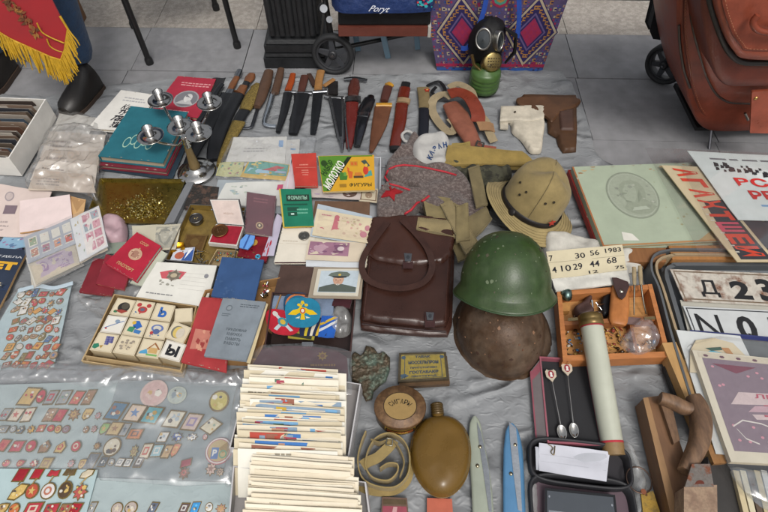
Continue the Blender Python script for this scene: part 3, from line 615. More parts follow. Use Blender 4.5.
t=thing('wooden_crate','plain wooden crate under the person in jeans','crate',(-1.33,2.12,0))
mb=MB(); hexa(mb,[Vector((x,y,0)) for x,y in ((-1.55,2.07),(-1.31,2.07),(-1.31,2.3),(-1.55,2.3))],[Vector((x,y,.39)) for x,y in ((-1.55,2.07),(-1.31,2.07),(-1.31,2.3),(-1.55,2.3))],WOO('#6b4a30')); mb.build('box',t,bev=.004)
# pennant
YP=1.60; t=thing('pennant','red velvet pennant with brown wreath and long golden fringe','pennant',PY(40,30,YP))
red=mk('red_velvet','#8c0e17',.8,var=.12,scale=14,bump=.2,sheen=.15); gold=mk('fringe_gold','#b08a18',.6,var=.25,scale=60,bump=.3)
op=[(-70,-60),(33,-62),(52,0),(60,16),(68,29),(65,50),(61,60),(50,57),(30,48),(10,39),(0,33),(-30,10)]
mb=MB(); o=[PY(a,b,YP-.0006*(b)) for a,b in op]; n=len(o); mb.add(o+[p+Vector((0,.004,0)) for p in o],[tuple(range(n)),tuple(range(2*n-1,n-1,-1))]+[(i,(i+1)%n,n+(i+1)%n,n+i) for i in range(n)],red); mb.build('cloth',t)
mb=MB(); rn=random.Random(3); wm=[mk('wreath_a','#7d4a2c',.6),mk('wreath_b','#96652f',.6),mk('wreath_c','#5e3a24',.6)]
for i in range(70):
    tt=i/69; x=lerp(2,38,tt)+rn.uniform(-4,4); y=lerp(-2,37,tt**1.2)+rn.uniform(-4,3); a=rn.uniform(0,3.14); s=rn.uniform(2.2,4)
    pts=[PY(x+s*math.cos(a+k*1.57)*(1 if k%2==0 else .4),y+s*math.sin(a+k*1.57)*(1 if k%2==0 else .4),YP-.0006*y-.003-.001*rn.random()) for k in range(4)]
    mb.add(pts,[(0,1,2,3)],rn.choice(wm))
mb.build('wreath_emblem',t)
mb=MB()
for pts in ([(37,23),(42,32),(52,38),(64,43)],[(47,39),(50,46),(56,50),(63,52)]): tube(mb,smooth([PY(a,b,YP-.03) for a,b in pts],4),.0022,gold,n=6)
mb.build('cord',t)
mb=MB(); edge=smooth([Vector((a,b,0)) for a,b in ((-30,10),(0,33),(10,39),(30,48),(50,57),(61,60),(65,50),(68,29))],14)
tot=len(edge)
for i,e in enumerate(edge):
    if i/tot<.80: dx,dy,L=rn.uniform(6,11),rn.uniform(17,25),1
    else: dx,dy,L=rn.uniform(8,14),rn.uniform(14,24),1
    z0=YP-.0006*e.y-.004-.006*rn.random(); pts=[PY(e.x+dx*s+rn.uniform(-1.0,1.0)*s,e.y+dy*s,z0-.0006*dy*s) for s in (0,.35,.7,1)]
    tube(mb,pts,[.0024,.0028,.0026,.0016],gold,n=5)
mb.build('fringe',t)
mb=MB(); tube(mb,[PY(a,b,YP-.0006*b-.003) for a,b in ((-30,10),(0,33),(10,39),(30,48),(50,57),(61,60),(65,50),(68,29),(60,16))],.004,gold,n=6); mb.build('braid',t)
# ================================================================ goods, upper left
ink=C('#26262c'); redi=C('#a03038'); white=PAP('#d8d6cf'); cream=PAP('#cfc6ae'); film=plastic('clear_film',alpha=.10,bscale=30,bump=.4); filmM=plastic('milky_film',alpha=.30,hexc='#b9b6b2',bscale=26,bump=.5); acet=plastic('acetate',alpha=.03,rough=.05,bump=.1,bscale=12,gl=.25)
GREY=C('#8b8b8c'); BLUE=C('#3c6a9c')
def crumple(name,label,cat,px,z0,h,mat=None,edge=.02,step=.006,group=None,ws=38,wr=.5,rnd=True,seed=0,base=None):
    mb=MB()
    def fn(x,y,d,prof,hh):
        r=abs(nz(x*ws+seed,y*ws*.8,seed)); r2=abs(nz(x*ws*2.3,y*ws*2.1+seed,3)); return max(.0005,h*prof*(1-wr*r*1.5-wr*r2*.6))
    blob(mb,px,z0,h,mat or film,edge=edge,step=step,fn=fn,rnd=rnd,skirt=base is not None,base=base)
    return mb.build(name,None,label,cat,group)
# ---- helper: run of cards standing in a box
def cardrun(n,back,front,ztop,hgt,lean,fn,name,cat,group,labf,thk=.0006,jit=(2,1.5)):
    for i in range(n):
        t=(i+random.uniform(-.38,.38)*(0<i<n-1))/(n-1) if n>1 else 0; xl,yl,xr,yr=[lerp(a,b,t) for a,b in zip(back,front)]
        j=random.uniform(-jit[0],jit[0]); k=random.uniform(-jit[0],jit[0]); zz=ztop+random.uniform(-.006,.005); sk=random.uniform(-1.4,1.4)*jit[1]/1.5
        a=P(xl+j,yl+random.uniform(-jit[1]*.3,jit[1]*.3),zz); b=P(xr+k,yr+sk,zz)
        dn=Vector((0,-lean*hgt,-hgt)); F=Fr(a,b,b+dn,a+dn,curl=.004)
        if F.n.y>0: F.n=-F.n
        mb=MB(); top,side,deco,th=fn(i,n); plate(mb,F,th or thk,top,side,n=3)
        if deco: deco(mb,F)
        mb.build(name,None,labf(i,n),cat,group)
ORDS=['first','second','third','fourth','fifth','sixth','seventh','eighth','ninth','tenth','eleventh','twelfth','thirteenth','fourteenth','fifteenth','sixteenth','seventeenth','eighteenth','nineteenth','twentieth','twenty-first','twenty-second','twenty-third','twenty-fourth','twenty-fifth','twenty-sixth','twenty-seventh','twenty-eighth','twenty-ninth','thirtieth']+['thirty-'+x for x in ('first','second','third','fourth','fifth','sixth','seventh','eighth','ninth')]+['fortieth']+['forty-'+x for x in ('first','second','third','fourth','fifth','sixth')]
def ordn(i): return ORDS[i]
# cardboard box of old photographs, far left
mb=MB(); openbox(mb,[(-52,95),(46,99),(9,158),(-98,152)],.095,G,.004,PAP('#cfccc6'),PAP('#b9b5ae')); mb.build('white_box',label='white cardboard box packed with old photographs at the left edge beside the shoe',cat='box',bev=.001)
pc=['#4a3f3a','#7d6a5c','#3b3c42','#5f5348','#a39a90','#53606e','#8a7666','#2f2b2b','#6e4f40','#99938c']
cardrun(18,(-44,100,33,102),(-80,152,6,155),.098,.075,-.25,lambda i,n:(PAP(pc[i%10]),PAP('#b5ada2'),(lambda mb,F:(rect(mb,F,.04,.05,.96,.95,PAP(pc[(i+3)%10]),1),)) if i%2 else None,None),'photograph','photograph','old photographs in the white box',lambda i,n:'dark old photograph in the left white box, %s from the back'%ordn(i))
# clear bags with papers
def innerpap(name,label,q,z,col,group='papers inside the clear bags on the left',d=None): return slab(name,label,'paper',q,z,.002,PAP(col),deco=d,curl=.004,group=group)
innerpap('paper_sheet','greyish folded papers in the clear bag beside the shoe',[(60,112),(98,118),(80,150),(45,148)],.016,'#b9b6b0')
crumple('plastic_bag','crumpled milky plastic bag just below the shoe','plastic bag',[(61,106),(80,112),(103,124),(95,140),(70,148),(42,145),(50,124)],G+.008,.014,filmM,seed=1,ws=18,wr=.7)
for i,(q,c_) in enumerate((([(50,132),(106,135),(102,160),(40,158)],'#b5aca2'),([(46,150),(100,152),(98,172),(32,174)],'#a89c90'),([(40,160),(98,166),(95,186),(30,180)],'#c2b8ad'),([(36,170),(92,176),(96,193),(28,190)],'#b0a294'))):
    innerpap('envelope','%s worn beige envelope from the top in the left clear bag'%ordn(i),q,.022+.006*i,c_,d=lambda mb,F:(lines(mb,F,.1,.2,.5,.7,3,C('#8c8078'),1),))
crumple('plastic_bag','large crumpled clear bag of old envelopes left of the teal album','plastic bag',[(52,128),(80,125),(107,133),(103,150),(99,170),(98,200),(84,194),(50,190),(26,186),(34,165),(42,145)],G+.030,.032,filmM,edge=.03,seed=5,base=G,ws=16,wr=.8)
# pink pages
slab('pink_sheet','wrinkled pale pink printed sheet with grey stamp at the left edge','paper',[(-20,182),(52,192),(40,237),(-40,236)],.03,.003,PAP('#c4b4ad'),curl=.006,deco=lambda mb,F:(rect(mb,F,.45,.42,.62,.60,C('#74656c'),1),disc(mb,F,.47,.78,.06,.1,C('#948a8c'),1),disc(mb,F,.47,.78,.045,.075,C('#b0a29e'),2),lines(mb,F,.3,.08,.6,.3,3,C('#a0928e'),1)))
slab('booklet','blank pale pink booklet with browned edge lying on the stamped pink sheet','booklet',[(20,201),(70,195),(73,225),(20,233)],.042,.006,PAP('#d0bfbc'),PAP('#b98d5c'),curl=.003)
slab('envelope','small tan paper envelope poking out between pink booklet and brass tray','envelope',[(70,196),(86,200),(82,222),(72,224)],.036,.003,PAP('#b8956a'),curl=.002,deco=lambda mb,F:poly(mb,F,[(0,1),(1,.95),(.45,.4)],PAP('#a07e58')))
# teal album, red album, and neighbours
def oly(mb,F):
    g=C('#8fae9c')
    for i in range(5): ring(mb,F,.30+.09*i,.30+(.06 if i%2 else 0),.055,.10,.2,g,1)
book('photo_album','teal cloth photo album with ring emblem under the candlestick',[(131,106),(188,112),(163,163),(98,156)],.062,.026,CLO('#245f6b'),oly,pages='#9c8f7c',cat='album',cov=.003)
book('photo_album','dark red album under the teal cloth album',[(134,110),(192,117),(166,172),(99,165)],.034,.019,CLO('#6b2430'),None,pages='#8d8070',cat='album',cov=.003)
slab('dark_folder','dark blue folder lowest below the red album','folder',[(138,116),(196,123),(172,180),(101,170)],.0145+.0,.0025,CLO('#26343f'),curl=.0)
book('art_book','white paperback with black brush lettering left of the teal album',[(121,90),(156,95),(136,132),(88,128)],.030,.012,PAP('#cbc8c2'),lambda mb,F:(txt(mb,F,'Как',.35,.52,.3,.14,ink,slant=.2),txt(mb,F,'ту-',.34,.37,.26,.14,ink,bold=.04,slant=.2),txt(mb,F,'таш-',.28,.22,.45,.14,ink,bold=.04,slant=.2),txt(mb,F,'хин',.36,.06,.3,.14,ink,bold=.04,slant=.2),lines(mb,F,.25,.72,.9,.86,2,C('#a09fa0'))),pages='#b39a6c')
def rb(mb,F):
    disc(mb,F,.55,.42,.27,.22,C('#8f8d90'),1); disc(mb,F,.55,.42,.24,.19,C('#6e6d72'),2); disc(mb,F,.58,.44,.09,.11,C('#bdbbb9'),3); poly(mb,F,[(.36,.28),(.75,.28),(.66,.38),(.48,.38)],C('#a9a8a8'),3)
    lines(mb,F,.2,.74,.95,.86,2,C('#c58a8c'),1,ctr=True); lines(mb,F,.15,.06,.85,.14,1,C('#c58a8c'),1)
book('red_book','crimson paperback with oval grey portrait between album and daggers',[(178,76),(216,79),(199,118),(150,112)],.030,.016,CLO('#97293a'),rb,pages='#b9ab8c')
slab('cloth_scrap','dark crumpled strap behind the silver candlestick beside crimson paperback','cloth',[(208,80),(226,78),(212,100),(196,104)],.02,.006,CAN('#232326'),curl=.006)
# brass tray of pins
mb=MB(); br=MET('#8f8040',.3); openbox(mb,[(100,178),(186,179),(168,224),(84,222)],.024,G,.003,br,br,taper=.008); mb.build('brass_tray',label='shiny brass tray with a heap of small gilt pins',cat='tray',bev=.001)
mb=MB(); rn=random.Random(2); gm=[MET('#a89858',.35),MET('#8c7a40',.35),MET('#d8cf9c',.25)]
for i in range(900):
    t_=rn.random(); x=rn.gauss(142,13); y=rn.gauss(206,7); 
    if not (110<x<172 and 188<y<219) : continue
    if x<150-(y-186)*1.6 and y<198: continue
    c=P(x,y,G+.003+rn.random()*.008); s=rn.uniform(.0008,.0020); a=rn.random()*6; u=Vector((math.cos(a),math.sin(a),rn.uniform(-.4,.4)))*s; v=Vector((-math.sin(a),math.cos(a),rn.uniform(-.5,.5)))*s*rn.uniform(.4,1)
    hexa(mb,[c-u-v,c+u-v,c+u+v,c-u+v],[c-u-v+Vector((0,0,.0015)),c+u-v+Vector((0,0,.0015)),c+u+v+Vector((0,0,.0015)),c-u+v+Vector((0,0,.0015))],rn.choice(gm))
mb.build('gilt_pins',label='loose heap of tiny gilt pins lying in the brass tray',cat='pins',kind='stuff')
# candelabrum
sil=MET('#b9b7b4',.12); cc=P(197,172,G+.002); t=thing('candelabrum','polished silver three-armed candelabrum standing beside the teal album','candelabrum',(cc.x,cc.y,G))
mb=MB(); lathe(mb,[(.062,0),(.064,.004),(.060,.009),(.040,.014),(.024,.02),(.02,.026)],cc,(0,0,1),sil,n=40); mb.build('base',t)
mb=MB(); lathe(mb,[(.017,.026),(.019,.03),(.0165,.04),(.012,.085),(.0105,.115)],cc,(0,0,1),mk('horn_stem','#6b5a3c',.3,var=.3,scale=20,stretch=(1,1,.3)),n=24); mb.build('stem',t)
mb=MB(); lathe(mb,[(.011,.113),(.014,.118),(.009,.124),(.013,.132),(.008,.14),(.012,.15),(.008,.158)],cc,(0,0,1),sil,n=24); mb.build('knop',t)
hub=cc+Vector((0,0,.145))
def cup(px,py,z,parent):
    c=P(px,py,z); mb=MB()
    lathe(mb,[(.007,-.012),(.009,-.006),(.034,.001),(.042,.004),(.043,.006),(.040,.005),(.013,.003),(.009,.008),(.0145,.014),(.015,.036),(.0175,.039),(.0135,.039),(.012,.014),(.001,.012)],c,(0,0,1),sil,n=36,capt=False); return mb.build('drip_cup',parent),c
for px,py,z in ((151,137,.135),(181,128,.15),(210,104,.135),(161,101,.135),(199,134,.165)):
    o,c=cup(px,py,z,t)
    if (px,py)!=(199,134):
        mb=MB(); mid=hub.lerp(c,.5)+Vector((0,0,-.028)); tube(mb,smooth([hub,hub.lerp(mid,.5)+Vector((0,0,-.012)),mid,c.lerp(mid,.3)+Vector((0,0,-.012)),c+Vector((0,0,-.008))],5),[.0055]*8+[.0045]*13 if False else .0048,sil,n=10); mb.build('arm',t)
    else:
        mb=MB(); tube(mb,[cc+Vector((0,0,.15)),c+Vector((0,0,-.01))],.007,sil,n=12); mb.build('upper_stem',t)
# ---- daggers and tools
blk=mk('sheath_black','#17181b',.38,var=.2,scale=40,bump=.3); stee=MET('#8e9094',.28); orn=mk('brass_orange','#8a5a3c',.4,metal=.6,var=.2,bump=.3); goldo=mk('ornate_gold','#8f7a42',.38,metal=.7,var=.35,scale=120,bump=1.4,bscale=260,bdist=.004)
def blade(name,label,cat,parts,loc=None,group='knives and daggers laid out in a row'):
    p0=parts[0][1][0]; c=P(p0[0],p0[1],G); t=thing(name,label,cat,(c.x,c.y,G),group)
    for pn,pts,mat,h,sq,*dz in parts:
        mb=MB(); bar(mb,[(q[0],q[1],q[2]*1.16,*q[3:]) for q in pts],mat,h=h,sq=sq,z=G+(dz[0] if dz else 0)); mb.build(pn,t)
    return t
blade('dagger','long black dagger with orange brass grip and steel pommel ring, leftmost of the row','dagger',[('pommel',[(240,70,5),(238,74,6),(237,77,5)],stee,.012,1,.002),('grip',[(237,77,5),(233,84,6),(230,90,5)],orn,.012,.8,.002),('guard',[(231,90,7),(229,94,8)],stee,.013,.8,.002),('sheath',[(228,94,12),(214,116,13),(200,140,12),(190,160,9),(184,172,5)],blk,.014,.7)])
t=blade('dagger','black dagger with two carved copper pieces on its dark grip','dagger',[('pommel',[(252,74,6),(250,78,9),(247,82,6)],orn,.013,.8,.002),('grip',[(247,82,6),(244,88,6)],blk,.012,.8,.002),('guard',[(244,86,7),(241,91,8),(239,93,13)],orn,.013,.7,.002),('sheath',[(238,94,12),(226,116,13),(216,142,13),(213,160,11)],blk,.014,.6)])
blade('dagger','short dagger with ornate gilt hilt and gilt sheath tip','dagger',[('hilt',[(256,88,8),(252,96,12),(248,104,12),(245,110,10)],goldo,.014,.7,.002),('sheath',[(245,110,10),(240,118,10),(238,124,10)],blk,.013,.7),('sheath_tip',[(239,122,12),(232,136,10),(224,152,7),(218,166,3)],goldo,.014,.7,.001),('finial',[(258,84,5),(255,88,9)],goldo,.012,.8,.002)])
wd=WOO('#4b3527',(60,60,60))
blade('knife','wooden handled knife with short dark sickle blade','knife',[('handle',[(269,71,8),(266,82,10),(261,98,9),(257,107,6)],wd,.02,1,.002),('blade',[(258,107,3),(254,120,3),(251,127,3),(243,128,2)],MET('#55565a',.4),.004,.8,.002)])
blade('hook_tool','wooden handled tool with a chrome blade bent like a letter L','hook',[('handle',[(281,69,6),(279,78,7),(275,93,7)],wd,.017,1,.002),('bent_rod',[(273,92,5),(269,106,5),(264,121,4),(267,125,4),(276,126,4)],MET('#c4cad0',.12),.006,.9,.004)])
blade('knife','knife with bright orange handle and narrow black sheath','knife',[('handle',[(293,74,5),(291,82,6),(288,90,6)],mk('amber','#8a3c18',.3),.013,.9,.002),('guard',[(284,92,3),(296,92,3)],stee,.01,1),('sheath',[(288,93,8),(284,112,7),(278,132,4)],blk,.012,.7),('belt_loop',[(296,94,4),(296,106,4),(291,120,3)],blk,.006,.6)])
blade('knife','black sheathed bayonet with brown grip and wide belt tab','bayonet',[('grip',[(305,76,7),(303,84,7),(301,92,6)],mk('grip_brown','#4a2b24',.4),.014,.8,.002),('guard',[(297,93,4),(312,93,4)],stee,.012,1),('sheath',[(303,94,12),(299,110,12),(296,122,11),(293,134,8)],blk,.013,.6),('latch',[(309,74,4),(315,86,5)],LEA('#3b2a24'),.008,.6,.005)])
blade('bayonet','bayonet with light wood handle and long grey blade','bayonet',[('handle',[(321,71,7),(319,80,7),(318,90,7)],WOO('#8b6338',(60,60,60)),.014,.8,.002),('guard',[(313,92,4),(327,91,4)],stee,.012,1),('blade',[(318,92,9),(316,112,8),(313,134,5)],mk('dark_steel','#3c3e42',.3,metal=.8),.007,.5,.001),('cross_strip',[(334,79,4),(324,86,4)],WOO('#8b6338',(60,60,60)),.006,.8,.01)])
slab('strap_loop','small dark leather loop between wooden bayonet and silver dagger','strap',[(328,82),(338,81),(338,94),(328,95)],.02,.007,LEA('#1d1b1b'),curl=.004)
dsil=MET('#9a9b9c',.3)
blade('dagger','black and silver dagger with wide studded silver sheath frame','dagger',[('guard',[(325,96,4),(333,98,4),(344,98,4)],dsil,.013,.8),('sheath',[(335,98,12),(338,115,11),(341,134,9),(342,142,5)],blk,.012,.7),('edge_band',[(330,98,3),(334,116,2.5),(339,140,2.5)],dsil,.014,.9),('edge_band',[(342,98,3),(343,116,2.5),(343,140,2.5)],dsil,.014,.9),('sheath_tip',[(341,138,6),(342,146,4),(342,151,2)],dsil,.014,.8)])
blade('dagger','dagger with turned brown handle and red-brown sheath in the middle of the row','dagger',[('handle',[(355,80,7),(354,88,11),(353,96,9)],mk('polished_brown','#4c2822',.25),.018,1,.002),('guard',[(344,79,3),(355,78,4),(367,80,3)],mk('dark_steel','#3c3e42',.3,metal=.8),.008,1,.005),('collar',[(353,97,14),(353,102,14)],dsil,.015,.8),('sheath',[(352,103,12),(351,120,11),(350,136,8),(349,148,5)],mk('sheath_red','#5b201c',.25,coat=.3),.014,.8),('edge_band',[(345,104,2.5),(346,124,2),(349,150,2)],dsil,.015,.9)])
blade('dagger','curved black dagger with chrome pommel and black chrome-banded sheath','dagger',[('pommel',[(371,96,6),(370,100,8)],MET('#a4a6aa',.15),.014,1,.003),('hilt',[(370,99,10),(366,107,12),(363,114,11)],mk('hilt_gloss','#16171a',.15,coat=.5),.016,.8,.001),('band',[(364,113,12),(363,117,11)],MET('#a4a6aa',.15),.017,.8),('sheath',[(363,117,11),(360,130,10),(357,146,6)],mk('hilt_gloss','#16171a',.15,coat=.5),.014,.7)])
blade('knife','broad knife with brown leather sheath, yellow pommel and yellow guard','knife',[('pommel',[(391,84,7),(388,86,8)],mk('yellow_horn','#a87a28',.3),.015,.8,.003),('handle',[(388,87,8),(386,94,8),(384,101,7)],mk('grip_brown','#4a2b24',.4),.017,.9,.002),('guard',[(376,105,5),(392,105,5)],mk('yellow_horn','#a87a28',.3),.014,.9),('sheath',[(383,107,15),(380,122,14),(376,136,10),(371,152,3)],LEA('#5c3a28',.5),.010,.7)])
blade('knife','knife in a glossy red-brown leather sheath with black pommel','knife',[('pommel',[(406,83,8),(405,88,8)],black,.016,.8,.002),('handle',[(405,88,10),(403,98,10)],mk('sheath_gloss_red','#5c2216',.25,coat=.4),.017,.9,.001),('band',[(404,99,12),(403,103,12)],LEA('#8a7458'),.018,.9),('sheath',[(402,104,11),(400,122,11),(396,140,10),(395,148,10)],mk('sheath_gloss_red','#5c2216',.25,coat=.4),.015,.8),('sheath_cap',[(395,147,10),(395,151,9)],black,.016,.8)])
blade('knife','narrow black sheath with tan belt loop and red star badge','knife',[('belt_loop',[(423,88,11),(424,98,10),(424,108,9)],LEA('#6e6044'),.012,.6,.003),('sheath',[(424,100,9),(424,120,9),(423,140,9)],mk('sheath_blue_black','#15181f',.35),.012,.6)])
c=P(427,91,G+.014); F=Fr(*[c+Vector((a*.012,b*.012,.006)) for a,b in ((-1,1),(1,1),(1,-1),(-1,-1))]); mb=MB(); star(mb,F,.5,.5,.5,.5,C('#9c3226'),1); disc(mb,F,.5,.5,.13,.13,C('#b39a4a'),2); 
pl=[F.w(.5+.5*(1 if i%2==0 else .4)*math.cos(R(90+36*i)),.5+.5*(1 if i%2==0 else .4)*math.sin(R(90+36*i)),0) for i in range(10)]; prism(mb,pl,c.z+.003,c.z+.006,C('#9c3226')); mb.build('star_badge',label='small red star badge pinned on the narrow black sheath',cat='badge')
mb=MB(); tube(mb,smooth([P(a,b,G+.01) for a,b in ((427,86),(433,83),(440,82),(445,90),(438,96),(432,92),(436,87))],5),.005,LEA('#18181a'),n=8,ax=(1.4,.7)); mb.build('leather_strap',label='tangled black leather strap above the holster',cat='strap')
blade('wrench','small dark metal bracket poking out behind the crimson paperback','bracket',[('arm',[(222,84,5),(216,92,5),(205,112,5),(196,124,4)],mk('dark_steel','#3c3e42',.3,metal=.8),.008,.7,.012)],group=None)
# ================================================================ holsters, hats, helmets, map case
# shoulder holster with canvas strap
c0=P(465,115,G); t=thing('shoulder_holster','brown leather shoulder holster wound with beige canvas strap','holster',(c0.x,c0.y,G))
mb=MB(); lh=LEA('#7c4c3c',.4); bar(mb,[(450,104,16,.02),(458,116,22,.03),(466,130,20,.028),(475,146,15,.02),(478,150,14,.018)],lh,h=.03,sq=.8,z=G+.008); mb.build('pouch',t)
mb=MB(); cv=CAN('#8a7c62'); z_=G+.03
strap(mb,[P(a,b,zz) for a,b,zz in ((452,98,.05),(444,94,.04),(434,99,.03),(432,110,.02),(440,124,.02),(450,132,.025),(456,126,.03),(450,118,.035))],.032,cv,mode='flat'); 
strap(mb,[P(a,b,zz) for a,b,zz in ((449,88,.035),(458,84,.045),(470,90,.05),(474,100,.05),(478,112,.045),(486,122,.035),(490,134,.03),(494,142,.02))],.032,cv,mode='flat'); mb.build('canvas_strap',t)
mb=MB(); strap(mb,[P(a,b,zz) for a,b,zz in ((449,94,.06),(458,92,.065),(468,96,.065),(474,104,.06),(478,114,.05),(478,122,.04))],.05,LEA('#6e2f20',.3),th=.003); mb.build('leather_strap',t)
mb=MB(); strap(mb,[P(a,b,zz) for a,b,zz in ((478,126,.045),(488,126,.04),(494,128,.03))],.045,LEA('#8a6a4c',.5),th=.003); mb.build('end_tab',t); mb=MB(); strap(mb,[P(a,b,zz) for a,b,zz in ((476,146,.04),(484,148,.042),(496,150,.04))],.03,LEA('#8b4b3c',.5),th=.003); mb.build('end_tab',t)
mb=MB(); frp=Fr(*[P(a,b,.055) for a,b in ((477,140),(485,143),(483,149),(475,146))]); frame_(mb,frp,0,0,1,1,.2,MET('#6f6a60'),1); mb.build('buckle',t)
# white holster & brown holster
c0=P(522,125,G); t=thing('white_holster','off-white leather pistol holster with buttoned flap','holster',(c0.x,c0.y,G)); wl=LEA('#b3ab9b',.55)
mb=MB(); blob(mb,[(506,118),(532,118),(544,122),(543,138),(541,152),(535,154),(529,152),(521,141),(512,133),(511,126)],G,.020,wl,edge=.007,step=.006,wr=.12,ws=16,base=G-.002); mb.build('pouch',t)
mb=MB(); blob(mb,[(501,106),(545,105),(544,118),(530,121),(515,120),(500,121)],G+.020,.004,wl,edge=.004,step=.006,wr=.1,ws=15,base=G+.008,rnd=False); fl=mb.build('flap',t)
mb=MB(); bar(mb,[(504,120,9),(504,129,8)],wl,h=.006,sq=.5,z=G+.004); mb.build('tab',t)
mb=MB(); lathe(mb,[(.004,0),(.0035,.003),(.001,.004)],P(515,112,G+.028),(0,0,1),MET('#4d4438',.4),n=12); mb.build('stud',fl)
c0=P(558,125,G); t=thing('brown_holster','dark brown leather pistol holster with magazine pocket, right of the white one','holster',(c0.x,c0.y,G)); bl_=LEA('#47301f',.5); bl2=LEA('#523826',.5)
mb=MB(); blob(mb,[(521,97),(576,98),(577,130),(576,152),(563,153),(558,146),(556,138),(548,133),(547,118),(521,108)],G,.018,bl_,edge=.006,step=.006,wr=.12,ws=15,base=G-.002,rnd=False); mb.build('pouch',t)
mb=MB(); blob(mb,[(521,97),(576,98),(577,106),(562,112),(552,122),(546,116),(521,106)],G+.018,.006,bl2,edge=.006,step=.006,wr=.1,base=G+.008); mb.build('flap',t)
mb=MB(); blob(mb,[(558,113),(573,110),(574,131),(560,131)],G+.016,.011,LEA('#47332b',.5),edge=.005,step=.005,wr=.1,base=G+.006,rnd=False); mb.build('magazine_pocket',t)
# felt hat with blue letters
c0=P(432,158,G); t=thing('felt_hat','white felt bath hat with blue lettering and a hanging loop','hat',(c0.x,c0.y,G)); ft=mk('felt_white','#a3a19d',.95,var=.08,scale=60,bump=.8,bscale=300,sheen=.2)
mb=MB(); def_=[(411,154),(414,145),(422,140),(434,138),(444,140),(450,148),(448,160),(446,172),(430,174),(415,166)]
fpl=blob(mb,def_,G+.012,.045,ft,edge=.03,step=.006,wr=.28,ws=17,base=G); mb.build('felt_body',t)
F=Fr(P(427,141,.088),P(452,140,.086),P(452,158,.078),P(427,160,.078),curl=0)
mb=MB(); nb_=C('#2c4268')
for ch,a,b,rt in (('К',430,157,62),('А',431.5,152.5,50),('З',435,148.5,36),('А',439.5,146,22),('Н',445,144.5,10)):
    vs,fs=_txt(ch,.05); rr_=R(rt)
    o=[]
    for x,y in vs:
        px_=a+(x-.5)*4.0*math.cos(rr_)-(y-.5)*5.6*math.sin(rr_); py_=b-((x-.5)*4.0*math.sin(rr_)+(y-.5)*5.6*math.cos(rr_)); z_=.06
        for _ in range(4): q_=P(px_,py_,z_); z_=surfz(q_.x,q_.y,fpl,G+.012,.045,.03,.28,17)
        o.append(P(px_,py_,z_+.0015))
    mb.add(o,fs,nb_)
mb.build('lettering',t)
mb=MB(); tube(mb,smooth([P(a,b,G+.014) for a,b in ((412,142),(405,141),(402,135),(407,131),(413,134),(413,140))],5),.0055,ft,n=8,ax=(1,.8)); mb.build('hanging_loop',t)
# budenovka
c0=P(428,185,G); t=thing('wool_hat','grey woollen pointed army hat with red piping and red star','hat',(c0.x,c0.y,G)); wool=mk('wool_grey','#564b48',.97,var=.3,scale=120,hex2='#716763',th=(.45,.62),bump=1,bscale=260,bdist=.003,sheen=.15,spec=.1)
mb=MB(); blob(mb,[(386,172),(391,160),(402,151),(410,142),(417,142),(424,152),(430,166),(428,185),(400,186)],G,.040,wool,edge=.016,step=.006,wr=.45,ws=20,base=G-.001); mb.build('crown',t)
mb=MB(); epl=blob(mb,[(388,166),(402,163),(430,167),(458,173),(478,200),(484,216),(470,222),(440,214),(418,205),(416,190),(396,184),(386,176)],G+.028,.024,wool,edge=.010,step=.006,wr=.55,ws=17,base=G); mb.build('ear_flap',t)
mb=MB(); ppl=blob(mb,[(379,218),(377,205),(380,190),(392,182),(408,188),(424,190),(430,197),(418,204),(412,212),(396,218)],G+.045,.016,wool,edge=.008,step=.005,wr=.5,ws=22,base=G); mb.build('peak',t)
rp=mk('red_piping','#a3202c',.7)
def wz(x,y):
    z=G
    if inside(x,y,epl): z=max(z,surfz(x,y,epl,G+.028,.024,.010,.55,17))
    if inside(x,y,ppl): z=max(z,surfz(x,y,ppl,G+.045,.016,.008,.5,22))
    return z
def ons(px,py,off=.002,z=.055):
    for _ in range(6): q_=P(px,py,z); z=max(G+.02,wz(q_.x,q_.y))*.7+z*.3
    return P(px,py,z+off)
def pipe(pts,r=.003):
    q=[]
    for a,b in zip(pts[:-1],pts[1:]): q+=[(lerp(a[0],b[0],k/4),lerp(a[1],b[1],k/4)) for k in range(4)]
    q.append(pts[-1]); mb=MB(); tube(mb,smooth([ons(a,b) for a,b in q],2),r,rp,n=8); mb.build('piping',t)
pipe([(389,169),(396,166),(404,165),(416,166),(430,168.5),(446,172),(456,175)],.0032)
pipe([(388,170),(385,177),(390,184),(398,186),(410,190)],.0032); pipe([(380,217),(392,218.5),(403,215),(411,210),(417,203),(424,200),(429,196)],.0036)
rs=mk('felt_red','#8c2226',.95,bump=.5,spec=.1); mb=MB(); pts=[(391+12*(1 if i%2==0 else .45)*math.cos(R(70+i*36)),191-10*(1 if i%2==0 else .45)*math.sin(R(70+i*36))) for i in range(10)]
cc_=ons(391,191,.004); hi=[ons(a,b,.004) for a,b in pts]; lo=[p-Vector((0,0,.006)) for p in hi]; mb.add(hi+[cc_],[(i,(i+1)%10,10) for i in range(10)],rs); mb.add(lo+hi,[(i,(i+1)%10,10+(i+1)%10,10+i) for i in range(10)],rs); mb.build('red_star',t)
